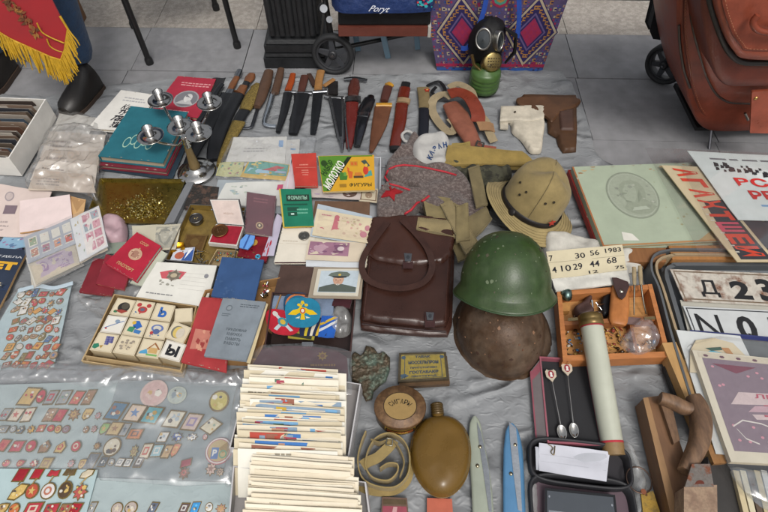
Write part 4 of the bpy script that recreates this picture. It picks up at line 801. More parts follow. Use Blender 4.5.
# garrison cap
c0=P(490,158,G); t=thing('garrison_cap','folded ochre khaki garrison cap lying above the wide-brimmed hat','cap',(c0.x,c0.y,G)); kh=CAN('#8a7540')
kd=C('#5f5230')
for i,(q,z) in enumerate((([(447,150),(520,153),(538,168),(440,170)],.040),([(446,148),(516,151),(539,165),(442,168)],.050),([(452,144),(470,142),(472,164),(443,164)],.060),([(448,145),(522,151),(537,164),(444,165)],.063))):
    mb=MB(); F=fr(q,z,curl=.004); plate(mb,F,.009,[CAN('#7a6838'),kh,CAN('#84723f'),kh][i],n=9); stitch(mb,F,[(.03,.1),(.97,.08)],kd); stitch(mb,F,[(.06,.85),(.9,.9)],kd); mb.build(['lower_fold','middle_fold','inner_fold','upper_fold'][i],t,bev=.002)
# camouflage cloth
cam=mk('camouflage','#3d3c2e',.95,scale=38,hex2='#29281f',th=(.48,.52),var=.15,bump=.5,bscale=80)
mb=MB(); blob(mb,[(448,166),(470,168),(500,168),(512,176),(498,190),(492,205),(480,212),(468,200),(456,184)],G+.01,.035,cam,edge=.03,step=.007,wr=.5,ws=28,base=G); mb.build('camouflage_cloth',label='crumpled dark camouflage cloth between ochre cap and wide-brimmed hat',cat='cloth')
# canvas straps bundle
c0=P(445,222,G); t=thing('canvas_belt_bundle','bundle of folded olive canvas belts beside the wide-brimmed hat','belt',(c0.x,c0.y,G)); ol=CAN('#75694a')
sd=C('#4f4630')
def fold(q,z,m=None,nm='folded_layer',c=.006,th=.008):
    mb=MB(); F=fr(q,z,curl=c); plate(mb,F,th,m or ol,n=8); stitch(mb,F,[(.05,.06),(.05,.94),(.95,.94),(.95,.06),(.05,.06)],sd,L=2); mb.build(nm,t,bev=.0015)
fold([(420,199),(462,201),(476,240),(432,238)],.044,CAN('#5f553b')); fold([(412,222),(440,212),(466,236),(426,246)],.054,CAN('#6b6045'))
fold([(422,196),(456,199),(464,222),(428,223)],.066); fold([(418,218),(447,220),(456,238),(416,230)],.072,CAN('#7d7051'))
fold([(440,204),(452,201),(480,246),(466,255)],.078,CAN('#7d7051'),'belt_loop'); fold([(456,206),(468,204),(470,240),(456,242)],.082,ol,'belt_loop'); fold([(462,222),(486,206),(492,220),(470,244)],.068,CAN('#6b6045'),'belt_loop')
fold([(468,168),(479,165),(488,204),(476,208)],.080,CAN('#6b6045'),'belt_loop',.004); fold([(450,240),(468,232),(476,256),(458,262)],.045,ol,'belt_end')
pts=[(404,215,.035),(400,224,.05),(406,238,.06),(416,250,.065),(424,262,.06)]
mb=MB(); strap(mb,[P(*p) for p in pts],.034,CAN('#5c5138'),th=.004); mb.build('belt_end',t)
# wide-brimmed hat
hz=.035; hcn=P(529,207,hz); t=thing('sun_hat','khaki wide-brimmed army hat with dark band and small red star','hat',(hcn.x,hcn.y,G)); kk=CAN('#85754f'); kb=CAN('#8f7f58')
axh=Vector((.34,.16,1)).normalized(); ref=Vector((1,-.1,-.3))
def brim(r,h,a):
    k=(r-.09)/.07; return r,h+.012*math.sin(2*a+1.2)*max(0,k)
mb=MB(); lathe(mb,[(.09,.012),(.11,.006),(.135,.0),(.160,-.004),(.1625,-.006),(.160,-.008),(.11,.002),(.088,.008)],hcn,axh,kb,n=56,ref=ref,fn=brim,capt=False,capb=False,sx=.92,sy=.98); mb.build('brim',t)
def crn(r,h,a): return r*(1+.02*math.sin(a*2+.5)),h-(.010*max(0,(h-.08)/.04))*(math.cos(a*2+.3))*min(1,r/.03)
mb=MB(); lathe(mb,[(.100,.0),(.103,.02),(.102,.05),(.099,.085),(.092,.112),(.078,.131),(.05,.142),(.02,.145),(.0005,.145)],hcn,axh,kk,n=56,ref=ref,fn=crn,sx=.92,sy=1.0,capb=False); cr_=mb.build('crown',t)
mb=MB(); lathe(mb,[(.106,.008),(.1085,.010),(.1085,.025),(.106,.027)],hcn,axh,LEA('#1f1b1a',.45),n=56,ref=ref,fn=crn,sx=.925,sy=1.005,capt=False,capb=False); mb.build('band',t)
mb=MB(); lathe(mb,[(.012,0),(.011,.004),(.004,.005)],P(512,212,.085),(-.6,-.3,.5),LEA('#1f1b1a',.4),n=16); mb.build('band_knob',t)
for a,b,zz in ((548,166,.155),(546,183,.15),(536,181,.14),(551,174,.155),(523,184,.118),(524,196,.11)): pass
u_=(ref-axh*axh.dot(ref)).normalized(); w_=axh.cross(u_)
def onhat(ang,r,h): return hcn+u_*r*.93*math.cos(ang)+w_*r*math.sin(ang)+axh*h
for ang,r,h in ((R(200),.098,.095),(R(222),.099,.09),(R(215),.102,.07),(R(262),.099,.092),(R(275),.097,.104)):
    mb=MB(); c=onhat(ang,r,h); nn=(c-(hcn+axh*.05)).normalized(); lathe(mb,[(.004,0),(.003,.0025),(.0015,.001)],c+nn*.001,nn,C('#2c2619'),n=12); mb.build('eyelet',cr_)
mb=MB(); c=onhat(R(292),.110,.038); nn=(c-(hcn+axh*.03)).normalized(); uu=nn.cross(Vector((0,0,1))).normalized(); vv=uu.cross(nn) 
F=Fr(c-uu*.012+vv*.012,c+uu*.012+vv*.012,c+uu*.012-vv*.012,c-uu*.012-vv*.012); F.n=nn
lo=[];hi=[]
for i in range(10): k=(1 if i%2==0 else .42)*.5; lo.append(F.w(.5+k*math.cos(R(90+36*i)),.5+k*math.sin(R(90+36*i)),0)); hi.append(F.w(.5+k*math.cos(R(90+36*i)),.5+k*math.sin(R(90+36*i)),.003))
mb.add(lo+hi,[(i,(i+1)%10,10+(i+1)%10,10+i) for i in range(10)]+[tuple(range(10,20))],C('#a3382c')); mb.build('star',t)
for rr_,hh_ in ((.118,.0045),(.127,.0025),(.136,.0010),(.145,-.0004),(.153,-.002)):
    mb=MB(); pts=[]
    for k in range(80):
        a=2*math.pi*k/80; r2,h2=brim(rr_,hh_,a); pts.append(hcn+u_*r2*.92*math.cos(a)+w_*r2*.98*math.sin(a)+axh*(h2+.0006))
    tube(mb,pts,.00045,CAN('#786a48'),n=5,closed=True); mb.build('brim_stitching',t)
for a in (R(250),R(70)):
    mb=MB(); pts=[]
    for r0,h0 in ((.1035,.03),(.1025,.05),(.0995,.085),(.0925,.112),(.0785,.131),(.05,.142),(.02,.145)):
        r2,h2=crn(r0,h0,a); pts.append(hcn+u_*r2*.925*math.cos(a)+w_*r2*1.005*math.sin(a)+axh*h2)
    tube(mb,smooth(pts,4),.0012,CAN('#6e6142'),n=6); mb.build('seam',cr_)
# helmets
def helmet(name,label,c,ax,ref,mat,W,D,Ht,flare,edge,chips,cm):
    t=thing(name,label,'helmet',c); mb=MB()
    prof=[]
    for i in range(17):
        th=math.pi/2*i/16; prof.append((math.cos(th)**.85 if i<16 else .0005,math.sin(th)**1.05))
    pr=[(1+flare,-.20),(1+flare*.82,-.16),(1+flare*.45,-.09),(1.0+flare*.12,-.03)]+[(r,h) for r,h in prof]
    def f(r,h,a):
        hh=h*Ht
        if h<.15: hh-= (1-h/.15 if h>0 else 1)*.014*abs(math.sin(a))**3*(1 if math.sin(a)<0 else .5)
        dent=1+.012*nz(math.cos(a)*2,math.sin(a)*2,h*3+W*30)
        return r*W*dent,hh
    lathe(mb,pr,c,ax,mat,n=72,ref=ref,sy=D/W,fn=f,capb=False,capt=False); 
    A=Vector(ax).normalized(); u=(Vector(ref)-A*A.dot(Vector(ref))).normalized(); v=A.cross(u)
    rn=random.Random(int(W*1000))
    for i in range(chips):
        a=rn.uniform(math.pi,2*math.pi) if rn.random()<.8 else rn.uniform(0,math.pi); th=rn.uniform(0,1.3)**1; r0,h0=math.cos(th)**.85,math.sin(th)**1.05
        def sp(a,th): rr,hh=f(math.cos(th)**.85,math.sin(th)**1.05,a); return c+u*rr*math.cos(a)+v*rr*(D/W)*math.sin(a)+A*hh
        s=rn.uniform(.006,.028) if rn.random()<.85 else .05; k=rn.randint(5,8); pl=[]
        for j in range(k):
            b=2*math.pi*j/k; m_=rn.uniform(.5,1); p=sp(a+s*m_*math.cos(b)/max(.3,math.cos(th)),min(1.5,max(0,th+s*m_*math.sin(b)))); pl.append(p+(p-(c+A*Ht*.1)).normalized()*(.0006+.0001*(i%5)))
        mb.add(pl,[tuple(range(k))],rn.choice(cm))
    s_obj=mb.build('shell',t,solid=.0018)
    mb=MB(); k=72; pts=[]
    A=Vector(ax).normalized(); u=(Vector(ref)-A*A.dot(Vector(ref))).normalized(); v=A.cross(u)
    for j in range(k):
        a=2*math.pi*j/k; rr,hh=f(1+flare,-.20,a); pts.append(c+u*rr*math.cos(a)+v*rr*(D/W)*math.sin(a)+A*hh)
    tube(mb,pts,.0022,edge,n=8,closed=True); mb.build('rim',t)
    return t,u,v,A,f
rust=mk('rusty_steel','#44301f',.5,scale=11,hex2='#615143',th=(.40,.68),var=.3,bump=.6,bscale=110,bdist=.0015,metal=.25,spec=.4)
grn=mk('helmet_green','#2b3f1b',.42,scale=11,hex2='#434f36',th=(.50,.70),var=.2,bump=.3,bscale=230,bdist=.001)
hb=P(500,331,G+.012); helmet('rusty_helmet','rusty brown steel helmet with pitted skin under the green helmet',hb,(-.05,-.05,1),(1,0,0),rust,.116,.132,.135,.20,mk('rust_rim','#3a2a20',.7,metal=.3),60,[mk('rust_a','#3a2417',.7),mk('rust_b','#7a5a42',.65),mk('rust_c','#5c3a24',.7)])
hg=P(505,284,.155); helmet('green_helmet','dark green painted steel helmet resting on the rusty one',hg,(0.02,.66,.75),(1,.0,0),grn,.114,.116,.136,.14,mk('green_rim','#2a4024',.5),46,[mk('chip_a','#4c4a38',.6),mk('chip_b','#5e6a50',.5),mk('chip_c','#3a3024',.7)])
# leather map case
c0=P(405,280,G); t=thing('map_case','dark brown leather map case with shoulder strap and metal clasps','bag',(c0.x,c0.y,G)); lm=mk('case_leather','#35201a',.30,var=.2,scale=12,bump=.25,bscale=60,spec=.35,bdist=.002); lm2=mk('case_leather_b','#3b241d',.28,var=.2,scale=12,bump=.25,bscale=60,spec=.35,bdist=.002); zt_=.062
mb=MB(); blob(mb,[(371,222),(385,220),(440,223),(454,225),(455,240),(452,325),(448,335),(430,335),(380,331),(361,328),(360,318),(367,250)],.026,.010,lm2,edge=.01,step=.009,wr=.3,ws=9,base=G,rnd=False); mb.build('back_panel',t)
mb=MB(); blob(mb,[(371,221),(385,219),(440,222),(453,224),(453,240),(450,316),(446,326),(430,327),(380,323),(363,320),(361,312),(367,250)],.044,.014,lm,edge=.012,step=.008,wr=.35,ws=11,base=.032,rnd=False,seed=2); mb.build('front_panel',t)
mb=MB(); blob(mb,[(372,218),(386,215),(440,218),(454,221),(455,240),(451,256),(443,263),(408,266),(376,260),(367,254),(366,240)],.060,.010,lm2,edge=.008,step=.007,wr=.5,ws=10,base=.054,rnd=False,seed=4); fl=mb.build('flap',t)
Fm=fr([(372,220),(452,223),(448,326),(361,319)],.0605,curl=0); mb=MB(); stitch(mb,Fm,[(.03,.55),(.03,.03),(.97,.03),(.97,.55)],C('#5e4038'),d=.005,L=4); mb.build('stitching',t)
for (x0_,y0_,x1,y1) in ((366,318,446,326),): 
    mb=MB(); tube(mb,[P(362,324,.045),P(400,328,.046),P(446,332,.045)],.003,LEA('#2a1a19',.4),n=6); mb.build('seam',t)
for px,py in ((408,259),(430,318)):
    mb=MB(); F=fr([(px-5,py-6),(px+5,py-5.5),(px+5,py+9),(px-5,py+9)],.0705 if px<420 else .066,curl=0); plate(mb,F,.004,LEA('#3a2423',.4),n=2); ct=mb.build('clasp_tab',t)
    mb=MB(); F=fr([(px-4,py-6),(px+4,py-5.5),(px+3,py+2),(px-3,py+2)],.0745 if px<420 else .070,curl=0); plate(mb,F,.003,MET('#7d7e80',.3),n=2); disc(mb,F,.5,.5,.25,.25,MET('#5c5d60',.4),1); mb.build('clasp',ct,bev=.0008)
mb=MB(); strap(mb,[P(a,b,z_) for a,b,z_ in ((388,222,.078),(376,238,.084),(365,254,.082),(362,268,.075),(368,280,.070),(385,287,.068),(406,288,.069),(424,282,.070),(432,268,.076),(428,250,.084),(416,234,.084),(402,220,.080))],.018,LEA('#38231d',.4),th=.003,mode='flat'); mb.build('shoulder_strap',t)
# right of helmets: album, cloth
book('old_album','red under-cover and worn pages beneath the pale green album',[(568,170),(704,165),(746,245),(600,252)],.040,.024,CLO('#8c2c26'),None,pages='#b9a98c',cat='album',cov=.003)
def alb(mb,F):
    g1=C('#7f8478');g2=C('#6c7168');g3=C('#989c8f')
    a1,a2,a3,a4=C('#8e9585'),C('#858c7c'),C('#99a091'),C('#7b8273')
    disc(mb,F,.36,.60,.185,.30,a1,1,n=40); ring(mb,F,.36,.60,.185,.30,.05,a4,2,n=40); ring(mb,F,.36,.60,.17,.275,.03,a3,2,n=40)
    poly(mb,F,[(.26,.44),(.30,.50),(.29,.55),(.265,.58),(.275,.61),(.27,.66),(.29,.73),(.33,.78),(.39,.79),(.44,.75),(.46,.68),(.455,.60),(.44,.54),(.47,.48),(.50,.44),(.44,.37),(.36,.35),(.30,.38)],a2,3)
    poly(mb,F,[(.30,.52),(.29,.58),(.30,.66),(.33,.73),(.38,.74),(.40,.66),(.38,.56),(.35,.50)],a1,4); poly(mb,F,[(.285,.60),(.32,.61),(.32,.625),(.29,.63)],a4,5); poly(mb,F,[(.29,.52),(.33,.50),(.33,.515),(.30,.53)],a4,5); poly(mb,F,[(.38,.50),(.42,.56),(.42,.66),(.40,.6)],a4,5); poly(mb,F,[(.31,.40),(.44,.41),(.42,.45),(.33,.44)],a3,5)
    specks(mb,F,.24,.42,.5,.78,14,[g1,g3],.01,.03,4); poly(mb,F,[(.66,.0),(1,.0),(1,.16),(.82,.14)],PAP('#a58c66'),1); poly(mb,F,[(.16,.06),(.27,.05),(.24,.13),(.17,.16)],PAP('#c4c2b8'),2)
    specks(mb,F,.02,.9,.98,.99,16,[PAP('#8f6f50'),PAP('#a8926c')],.01,.03,1,asp=.5); specks(mb,F,.55,.2,.98,.85,16,[PAP('#93967c'),PAP('#8d8a6c')],.005,.02,1); rect(mb,F,0,0,.012,1,PAP('#96603c'),2); rect(mb,F,0,0,1,.02,PAP('#9c7650'),2)
book('old_album','large pale green album with embossed oval portrait medallion',[(572,167),(704,162),(744,240),(603,247)],.062,.021,mk('album_green','#96a08c',.75,var=.08,scale=20,bump=.3),alb,pages='#a88c64',cat='album',cov=.004)
# posters
slab('acetate_sheet','clear acetate sheet with its left edge over the pale green album','clear sheet',[(645,148),(800,154),(860,262),(700,255)],.070,.0008,acet,curl=.002)
def newsp(mb,F):
    rect(mb,F,.22,.02,.99,.98,C('#3d3a3e'),1); poly(mb,F,[(.22,.52),(.99,.6),(.99,.98),(.22,.98)],C('#a29a88'),2); poly(mb,F,[(.0,.0),(.20,.0),(.24,.62),(.06,.62)],C('#3a3a3e'),1) if False else None
    poly(mb,F,[(.03,.02),(.2,.02),(.2,.62),(.08,.60)],C('#35363a'),2)
    r_=C('#b8412f')
    for i,ch in enumerate('АГАЖТШЕИ'): txt(mb,F,ch,.05,.87-i*.117,.13,.098,r_ if i!=5 else C('#b04a5a'),3,bold=.05,rot=3)
    lines(mb,F,.035,.06,.06,.55,8,C('#b9b6ac'),3,hh=.2)
    poly(mb,F,[(.35,.2),(.5,.34),(.62,.36),(.8,.30),(.95,.34),(.95,.2),(.7,.12),(.5,.1)],C('#8b8782'),3); poly(mb,F,[(.45,.12),(.55,.24),(.62,.22),(.58,.1)],C('#b9b4aa'),4)
    disc(mb,F,.26,.86,.04,.05,C('#54504e'),3)
    specks(mb,F,.3,.05,.95,.5,26,[C('#55525a'),C('#6b666c'),C('#2c2b30')],.02,.05,2.5)
slab('film_poster','yellowed dark poster with red vertical lettering under the white poster','poster',[(661,166),(830,172),(920,262),(737,262)],.078,.003,PAP('#b3a588'),PAP('#c0b08c'),newsp,curl=.003)
def whp(mb,F):
    txt(mb,F,'ВСАДНИКИ',.15,.45,.78,.15,C('#b5302e'),5,bold=.035); txt(mb,F,'РЕВОЛЮЦИИ',.18,.27,.78,.15,C('#b5302e'),5,bold=.035)
    rn=random.Random(8)
    for i in range(60): 
        u=.08+.9*rn.random(); v=.70+.05*math.sin(u*9)+rn.uniform(-.045,.06); s=rn.uniform(.008,.022); poly(mb,F,[(u-s,v-s*2),(u+s*.6,v-s*1.5),(u+s,v+s*1.2),(u-.2*s,v+s*2.2)],C('#2a2b2e'),1+.1*(i%5))
    lines(mb,F,.1,.86,.8,.92,1,C('#6a6c70'),1); lines(mb,F,.20,.18,.95,.24,1,C('#6f93b8'),1); lines(mb,F,.22,.11,.6,.155,1,C('#6f93b8'),1); lines(mb,F,.26,.03,.6,.10,1,C('#b98a4a'),1); rect(mb,F,.66,.80,.72,.92,C('#b5302e'),1)
    lines(mb,F,.25,.01,.6,.025,1,C('#6f93b8'),1)
slab('film_poster','white film poster with bold red title and black riders drawing','poster',[(687,151),(862,160),(915,225),(738,220)],.086,.002,PAP('#c3cac9'),None,whp,curl=.003)
slab('acetate_sheet','clear acetate sheet covering the white film poster','clear sheet',[(672,149),(880,158),(930,242),(722,250)],.089,.0006,acet,curl=.003)
mb=MB(); prism(mb,[P(a,b,.02)[:2] for a,b in ((606,254),(662,254),(662,268),(608,268))],G,.05,WOO('#7a5230')) ; mb.build('wooden_strip',label='brown wooden strip under the front edge of the pale green album',cat='wood',bev=.002)
mb=MB(); prism(mb,[P(a,b,.02)[:2] for a,b in ((664,252),(745,252),(748,266),(668,266))],G,.052,WOO('#94673a')) ; mb.build('wooden_strip',label='light wooden strip between album and licence plate case',cat='wood',bev=.002)
# lotto cloth with numbers
cl=PAP('#bdb9ae')
mb=MB(); blob(mb,[(543,238),(560,236),(600,246),(610,252),(640,254),(643,270),(600,276),(556,280),(545,262)],G,.036,CAN('#b7b4ab'),edge=.018,step=.007,wr=.2,ws=25); mb.build('cloth_bag',label='crumpled white cloth bag under the number sheet',cat='cloth')
def lot(mb,F):
    for s,u,v,w,h in (('7',.02,.62,.05,.22),('30',.36,.62,.13,.2),('56',.56,.68,.12,.2),('1983',.76,.72,.21,.18),('4',.03,.18,.06,.22),('10',.15,.2,.13,.22),('29',.31,.22,.12,.22),('44',.53,.26,.13,.22),('68',.76,.32,.13,.22),('12',.5,.02,.12,.12),('75',.85,.06,.12,.14)): txt(mb,F,s,u,v,w,h,ink,2,bold=.01)
    for v in (.56,): rect(mb,F,0,v,1,v+.012,C('#8c8474'),1)
slab('number_sheet','cream printed sheet of black numbers lying on the white cloth bag','paper',[(546,252),(622,245),(627,270),(551,279)],.066,.0015,PAP('#c5bb9f'),None,lot,curl=.003)
slab('cloth_fold','white cloth hem hanging below the number sheet','cloth',[(550,277),(628,268),(630,283),(556,291)],.062,.006,CAN('#c0beb6'),curl=.004)
# ================================================================ goods, left middle
# coloured leaflets
slab('leaflet','glossy light blue leaflet sticking out left of the stamp sheets','leaflet',[(4,238),(36,230),(34,246),(-10,254)],.022,.002,PAP('#7d9db3'),curl=.004,deco=lambda mb,F:specks(mb,F,.1,.1,.9,.9,14,[C('#56708f'),C('#8a6d8c'),C('#a8c0cc')],.04,.12,1))
slab('leaflet','dark glossy leaflet with purple and navy print under the light blue one','leaflet',[(-10,240),(22,240),(24,262),(-14,262)],.018,.002,PAP('#4a4d6b'),curl=.004,deco=lambda mb,F:specks(mb,F,.1,.1,.9,.9,14,[C('#8a5f6c'),C('#3d5c86'),C('#a8a0a0')],.04,.12,1))
# stamps
sc_=['#a87868','#7f8fa0','#9c6f7c','#86947a','#b98870','#8b87a4','#b35c52','#5e7fa4','#c0a07a']
def stA(mb,F):
    rn=random.Random(4)
    for i in range(4):
        for j in range(2):
            u,v=.08+.23*i,.12+.42*j; rect(mb,F,u,v,u+.17,v+.34,C('#c4c0b6'),1,n=1); rect(mb,F,u+.02,v+.04,u+.15,v+.30,C(sc_[(i*2+j*3)%9]),2,n=1); specks(mb,F,u+.03,v+.06,u+.14,v+.28,6,[C(rn.choice(sc_)),C('#5f6f5c'),C('#c9b9a8')],.015,.045,3)
slab('stamp_sheet','postage stamps in a grey plastic sleeve, left one of the two stamp sheets','stamps',[(24,238),(72,218),(78,243),(28,264)],.050,.002,PAP('#9a9da4'),None,stA,curl=.003)
def stB(mb,F):
    rect(mb,F,.28,.04,.97,.96,C('#cfc9c4'),1)
    for i in range(2):
        for j in range(4):
            u,v=.38+.29*i,.08+.225*j; rect(mb,F,u,v,u+.25,v+.18,C(['#b98390','#b3868e','#8f9aa0','#bf8f98'][(i+j*3)%4]),2,n=1); specks(mb,F,u+.03,v+.02,u+.22,v+.16,4,[C('#a86878'),C('#c9a9ac')],.03,.06,3)
    specks(mb,F,.02,.1,.24,.9,10,[C('#a89c7c'),C('#8a9a84'),C('#b5a0a0')],.03,.08,1)
slab('stamp_sheet','pink and grey postage stamps in a white sleeve, right one of the two stamp sheets','stamps',[(70,219),(99,206),(108,246),(80,262)],.054,.003,PAP('#c6c7c8'),None,stB,curl=.003)
crumple('plastic_sleeve','clear plastic sleeve over the two stamp sheets','clear sleeve',[(22,237),(70,216),(99,205),(109,247),(80,263),(27,266)],.056,.004,film,edge=.01,rnd=False,seed=9,wr=.6)
def note(mb,F,c1='#8c7490',c2='#a898a4',c0='#b8ac98'):
    rect(mb,F,.04,.07,.96,.93,C(c0),1); rect(mb,F,.10,.14,.9,.86,C(c2),2); disc(mb,F,.24,.5,.13,.28,C(c1),3); disc(mb,F,.24,.52,.08,.19,C(c0),4); disc(mb,F,.25,.55,.045,.12,C(c1),5)
    specks(mb,F,.45,.3,.8,.7,16,[C(c1),C(c0)],.015,.05,3,asp=1.4); lines(mb,F,.42,.15,.85,.32,2,C(c1),3); disc(mb,F,.86,.62,.05,.14,C(c1),3); rect(mb,F,.4,.72,.8,.80,C(c1),3)
slab('banknote','purple lenin-free banknote'.replace('lenin-free ','')+' with oval portrait in plastic below the stamp sheets','banknote',[(28,262),(74,243),(80,264),(36,285)],.046,.0015,PAP('#b5ab98'),None,note,curl=.003)
slab('banknote','edge of a cream banknote beneath the pink stamps','banknote',[(74,246),(104,236),(108,250),(79,264)],.043,.0015,PAP('#bdb19c'),None,lambda mb,F:specks(mb,F,.1,.1,.9,.9,18,[C('#9c8f72'),C('#b58f8c'),C('#a8a48c')],.03,.09,1),curl=.003)
for i in range(4): slab('banknote','%s note down in the stack beneath the purple banknote'%ordn(i+1),'banknote',[(26+i,258),(76+i,240),(81+i,262+i),(35-i,287+i)],.040-.006*i,.003,PAP(['#c0bbb0','#a8a39a','#b9b2a4','#a09c94'][i]),curl=.003,group='banknotes stacked under the stamp sheets')
crumple('plastic_sleeve','clear plastic sleeve around the purple banknote stack','clear sleeve',[(26,262),(74,241),(108,238),(112,252),(82,267),(36,291)],.049,.004,film,edge=.01,rnd=False,seed=12,wr=.6)
# magazine
def mag(mb,F):
    y=C('#c99a32'); txt(mb,F,'ПОЛЕТ',-.0,.66,.96,.13,y,2,bold=.09); txt(mb,F,'24',.25,.5,.42,.13,y,2,bold=.09); txt(mb,F,'ИНФОРМОТДЕЛА',.02,.85,.96,.04,C('#b3b5b8'),2,bold=.02)
    lines(mb,F,.2,.42,.95,.48,2,C('#b3a888'),1); lines(mb,F,.3,.2,.95,.25,1,C('#6f7c8c'),1); specks(mb,F,0,0,1,.45,14,[C('#27334a'),C('#1c2433')],.03,.1,1)
slab('magazine','dark navy magazine with yellow title letters at the left edge','magazine',[(-36,246),(28,250),(-6,318),(-78,300)],.030,.008,mk('mag_navy','#222c3e',.4,var=.2,scale=20),PAP('#b09068'),mag,curl=.002)
# pins in clear zip bag
pinc=['#b0562c','#a8373a','#c08a3c','#6f6a64','#b9b4ac','#8c4a34','#3f5f8a','#c9c6c0','#7a6a3a','#b54a3c','#9a7a5c']
names={'#b0562c':'orange','#a8373a':'red','#c08a3c':'gold','#6f6a64':'grey','#b9b4ac':'pale silver','#8c4a34':'brown','#3f5f8a':'blue','#c9c6c0':'white','#7a6a3a':'olive','#b54a3c':'bright red','#9a7a5c':'tan'}
enam={}
def EN(h):
    if h not in enam: enam[h]=mk('enamel_'+h.strip('#'),h,.22,var=.15,scale=120,coat=.3)
    return enam[h]
gilt=MET('#b0935a',.25); silv=MET('#a9aaac',.25)
def badge(label,px,py,w,h,col,shape='rect',col2=None,z=G+.006,group='enamel pin badges',rim=None,rot=0,name='pin_badge',th=.0022,ribbon=None,slant=.25):
    """small enamel badge; w,h in pixels; returns one mesh, or a thing when it hangs from a ribbon"""
    c=P(px,py,z); k=ppm(px,py,z); W=w/k/2; Hh=h/k/2/math.sin(math.atan2(H,c.y)) ; rim=rim or gilt
    def pts(sc,zz):
        o=[]
        if shape=='rect': base=[(-1,-1),(1,-1),(1,1),(-1,1)]
        elif shape=='round': base=[(math.cos(2*math.pi*i/20),math.sin(2*math.pi*i/20)) for i in range(20)]
        elif shape=='shield': base=[(0,-1),(.7,-.6),(.95,.1),(.9,.9),(0,1),(-.9,.9),(-.95,.1),(-.7,-.6)]
        elif shape=='house': base=[(-.8,-1),(.8,-1),(1,.1),(0,1),(-1,.1)]
        elif shape=='star': base=[((1 if i%2==0 else .62)*math.cos(math.pi/2+math.pi*i/8),(1 if i%2==0 else .62)*math.sin(math.pi/2+math.pi*i/8)) for i in range(16)]
        elif shape=='leaf': base=[(-.9,-.9),(.1,-1),(.9,-.2),(.9,.9),(-.2,1),(-.9,.2)]
        elif shape=='bow': base=[(-1,-.8),(-.2,-.9),(0,-.5),(.2,-.9),(1,-.8),(.85,.8),(0,.5),(-.85,.8)]
        cr,sr=math.cos(R(rot)),math.sin(R(rot))
        for a,b in base:
            x=a*W*sc+slant*b*Hh*sc*(shape in('rect','house','shield','leaf','bow')); y=b*Hh*sc; o.append(Vector((c.x+x*cr-y*sr,c.y+x*sr+y*cr,zz)))
        return o
    mb=MB(); lo=pts(1,z-th);hi=pts(1,z);n=len(lo); mb.add(lo+hi,[(i,(i+1)%n,n+(i+1)%n,n+i) for i in range(n)]+[tuple(range(n,2*n))],rim)
    e_=pts(.84,z+.0003); m_=pts(.5,z+.0010); mb.add(e_+m_+[Vector((c.x,c.y,z+.0013))],[(i,(i+1)%n,n+(i+1)%n,n+i) for i in range(n)]+[(n+i,n+(i+1)%n,2*n) for i in range(n)],EN(col),n>8)
    if col2:
        rr=random.Random(int(px*31+py*7)); m=pts(.5,z+.0016); kk=rr.choice((0,1,2,2,2))
        if kk==0: mb.add(m,[tuple(range(n))],EN(col2)); mb.add(pts(.28,z+.0019),[tuple(range(n))],EN(col))
        elif kk==1:
            a=[Vector((c.x+W*.6*math.cos(R(90+i*36))*(1 if i%2==0 else .4),c.y+Hh*.6*math.sin(R(90+i*36))*(1 if i%2==0 else .4),z+.0017)) for i in range(10)]; mb.add(a,[tuple(range(10))],EN(col2))
        else:
            for q in range(7):
                x=c.x+rr.uniform(-.5,.5)*W;y=c.y+rr.uniform(-.5,.5)*Hh;s=min(W,Hh)*rr.uniform(.12,.32); mb.add([Vector((x+s*math.cos(j*1.26+q),y+s*math.sin(j*1.26+q),z+.0016+q*.0001)) for j in range(5)],[tuple(range(5))],EN((col2,col,'#b89a5c',col2,'#4a4440','#c9c4b8',col2)[q]))
    return mb.build(name,None,label,'badge',group)
mb=MB(); 
def zipbag(x,y,d,prof,hh): return .006*prof*(1-.4*abs(nz(x*30,y*30)))+.001
slab('plastic_backing','pale blue inner sheet of the zip bag of pins','plastic sheet',[(20,288),(72,286),(54,367),(-30,372)],G+.003,.001,mk('pale_blue_film','#9fb0b4',.35,var=.1,scale=20,bump=.4,bscale=60,bdist=.003),curl=.002)
rn=random.Random(21); rows_=[]
y=293; ri=0
while y<366:
    xl=lerp(18,-4,(y-288)/80); xr=lerp(66,50,(y-288)/80); x=max(2,xl)+rn.uniform(0,4); ci=0
    while x<xr:
        w_=rn.uniform(5,9); h_=rn.uniform(5,9); col=rn.choice(pinc); sh=rn.choice(['rect','round','shield','star','rect'])
        badge('%s %s pin in the zip bag, %s from left in row %d'%(names[col],{'rect':'rectangular','round':'round','shield':'shield-shaped','star':'starry'}[sh],ordn(ci),ri+1),x+w_/2,y+rn.uniform(-1.5,1.5),w_,h_,col,sh,rn.choice(pinc),z=G+.006+.001*rn.random(),group='pins inside the zip bag',rot=rn.uniform(-35,35)); x+=w_+rn.uniform(.2,1.8); ci+=1
    y+=9; ri+=1
crumple('zip_bag','clear zip bag full of enamel pins at the left edge','plastic bag',[(19,287),(40,284),(70,286),(74,281),(72,294),(62,340),(55,369),(30,369),(-40,380),(-20,330)],G+.008,.009,plastic('bag_film',alpha=.10,bscale=60,rough=.15),edge=.012,rnd=False,seed=3,base=G)
mb=MB(); strap(mb,[P(a,b,G+.02) for a,b in ((18,291),(38,286),(54,288),(73,283))],.012,PLA('#a8b6bf',.3),th=.002); mb.build('zip_seal',label='pale blue zip seal along the top of the pin bag',cat='seal')
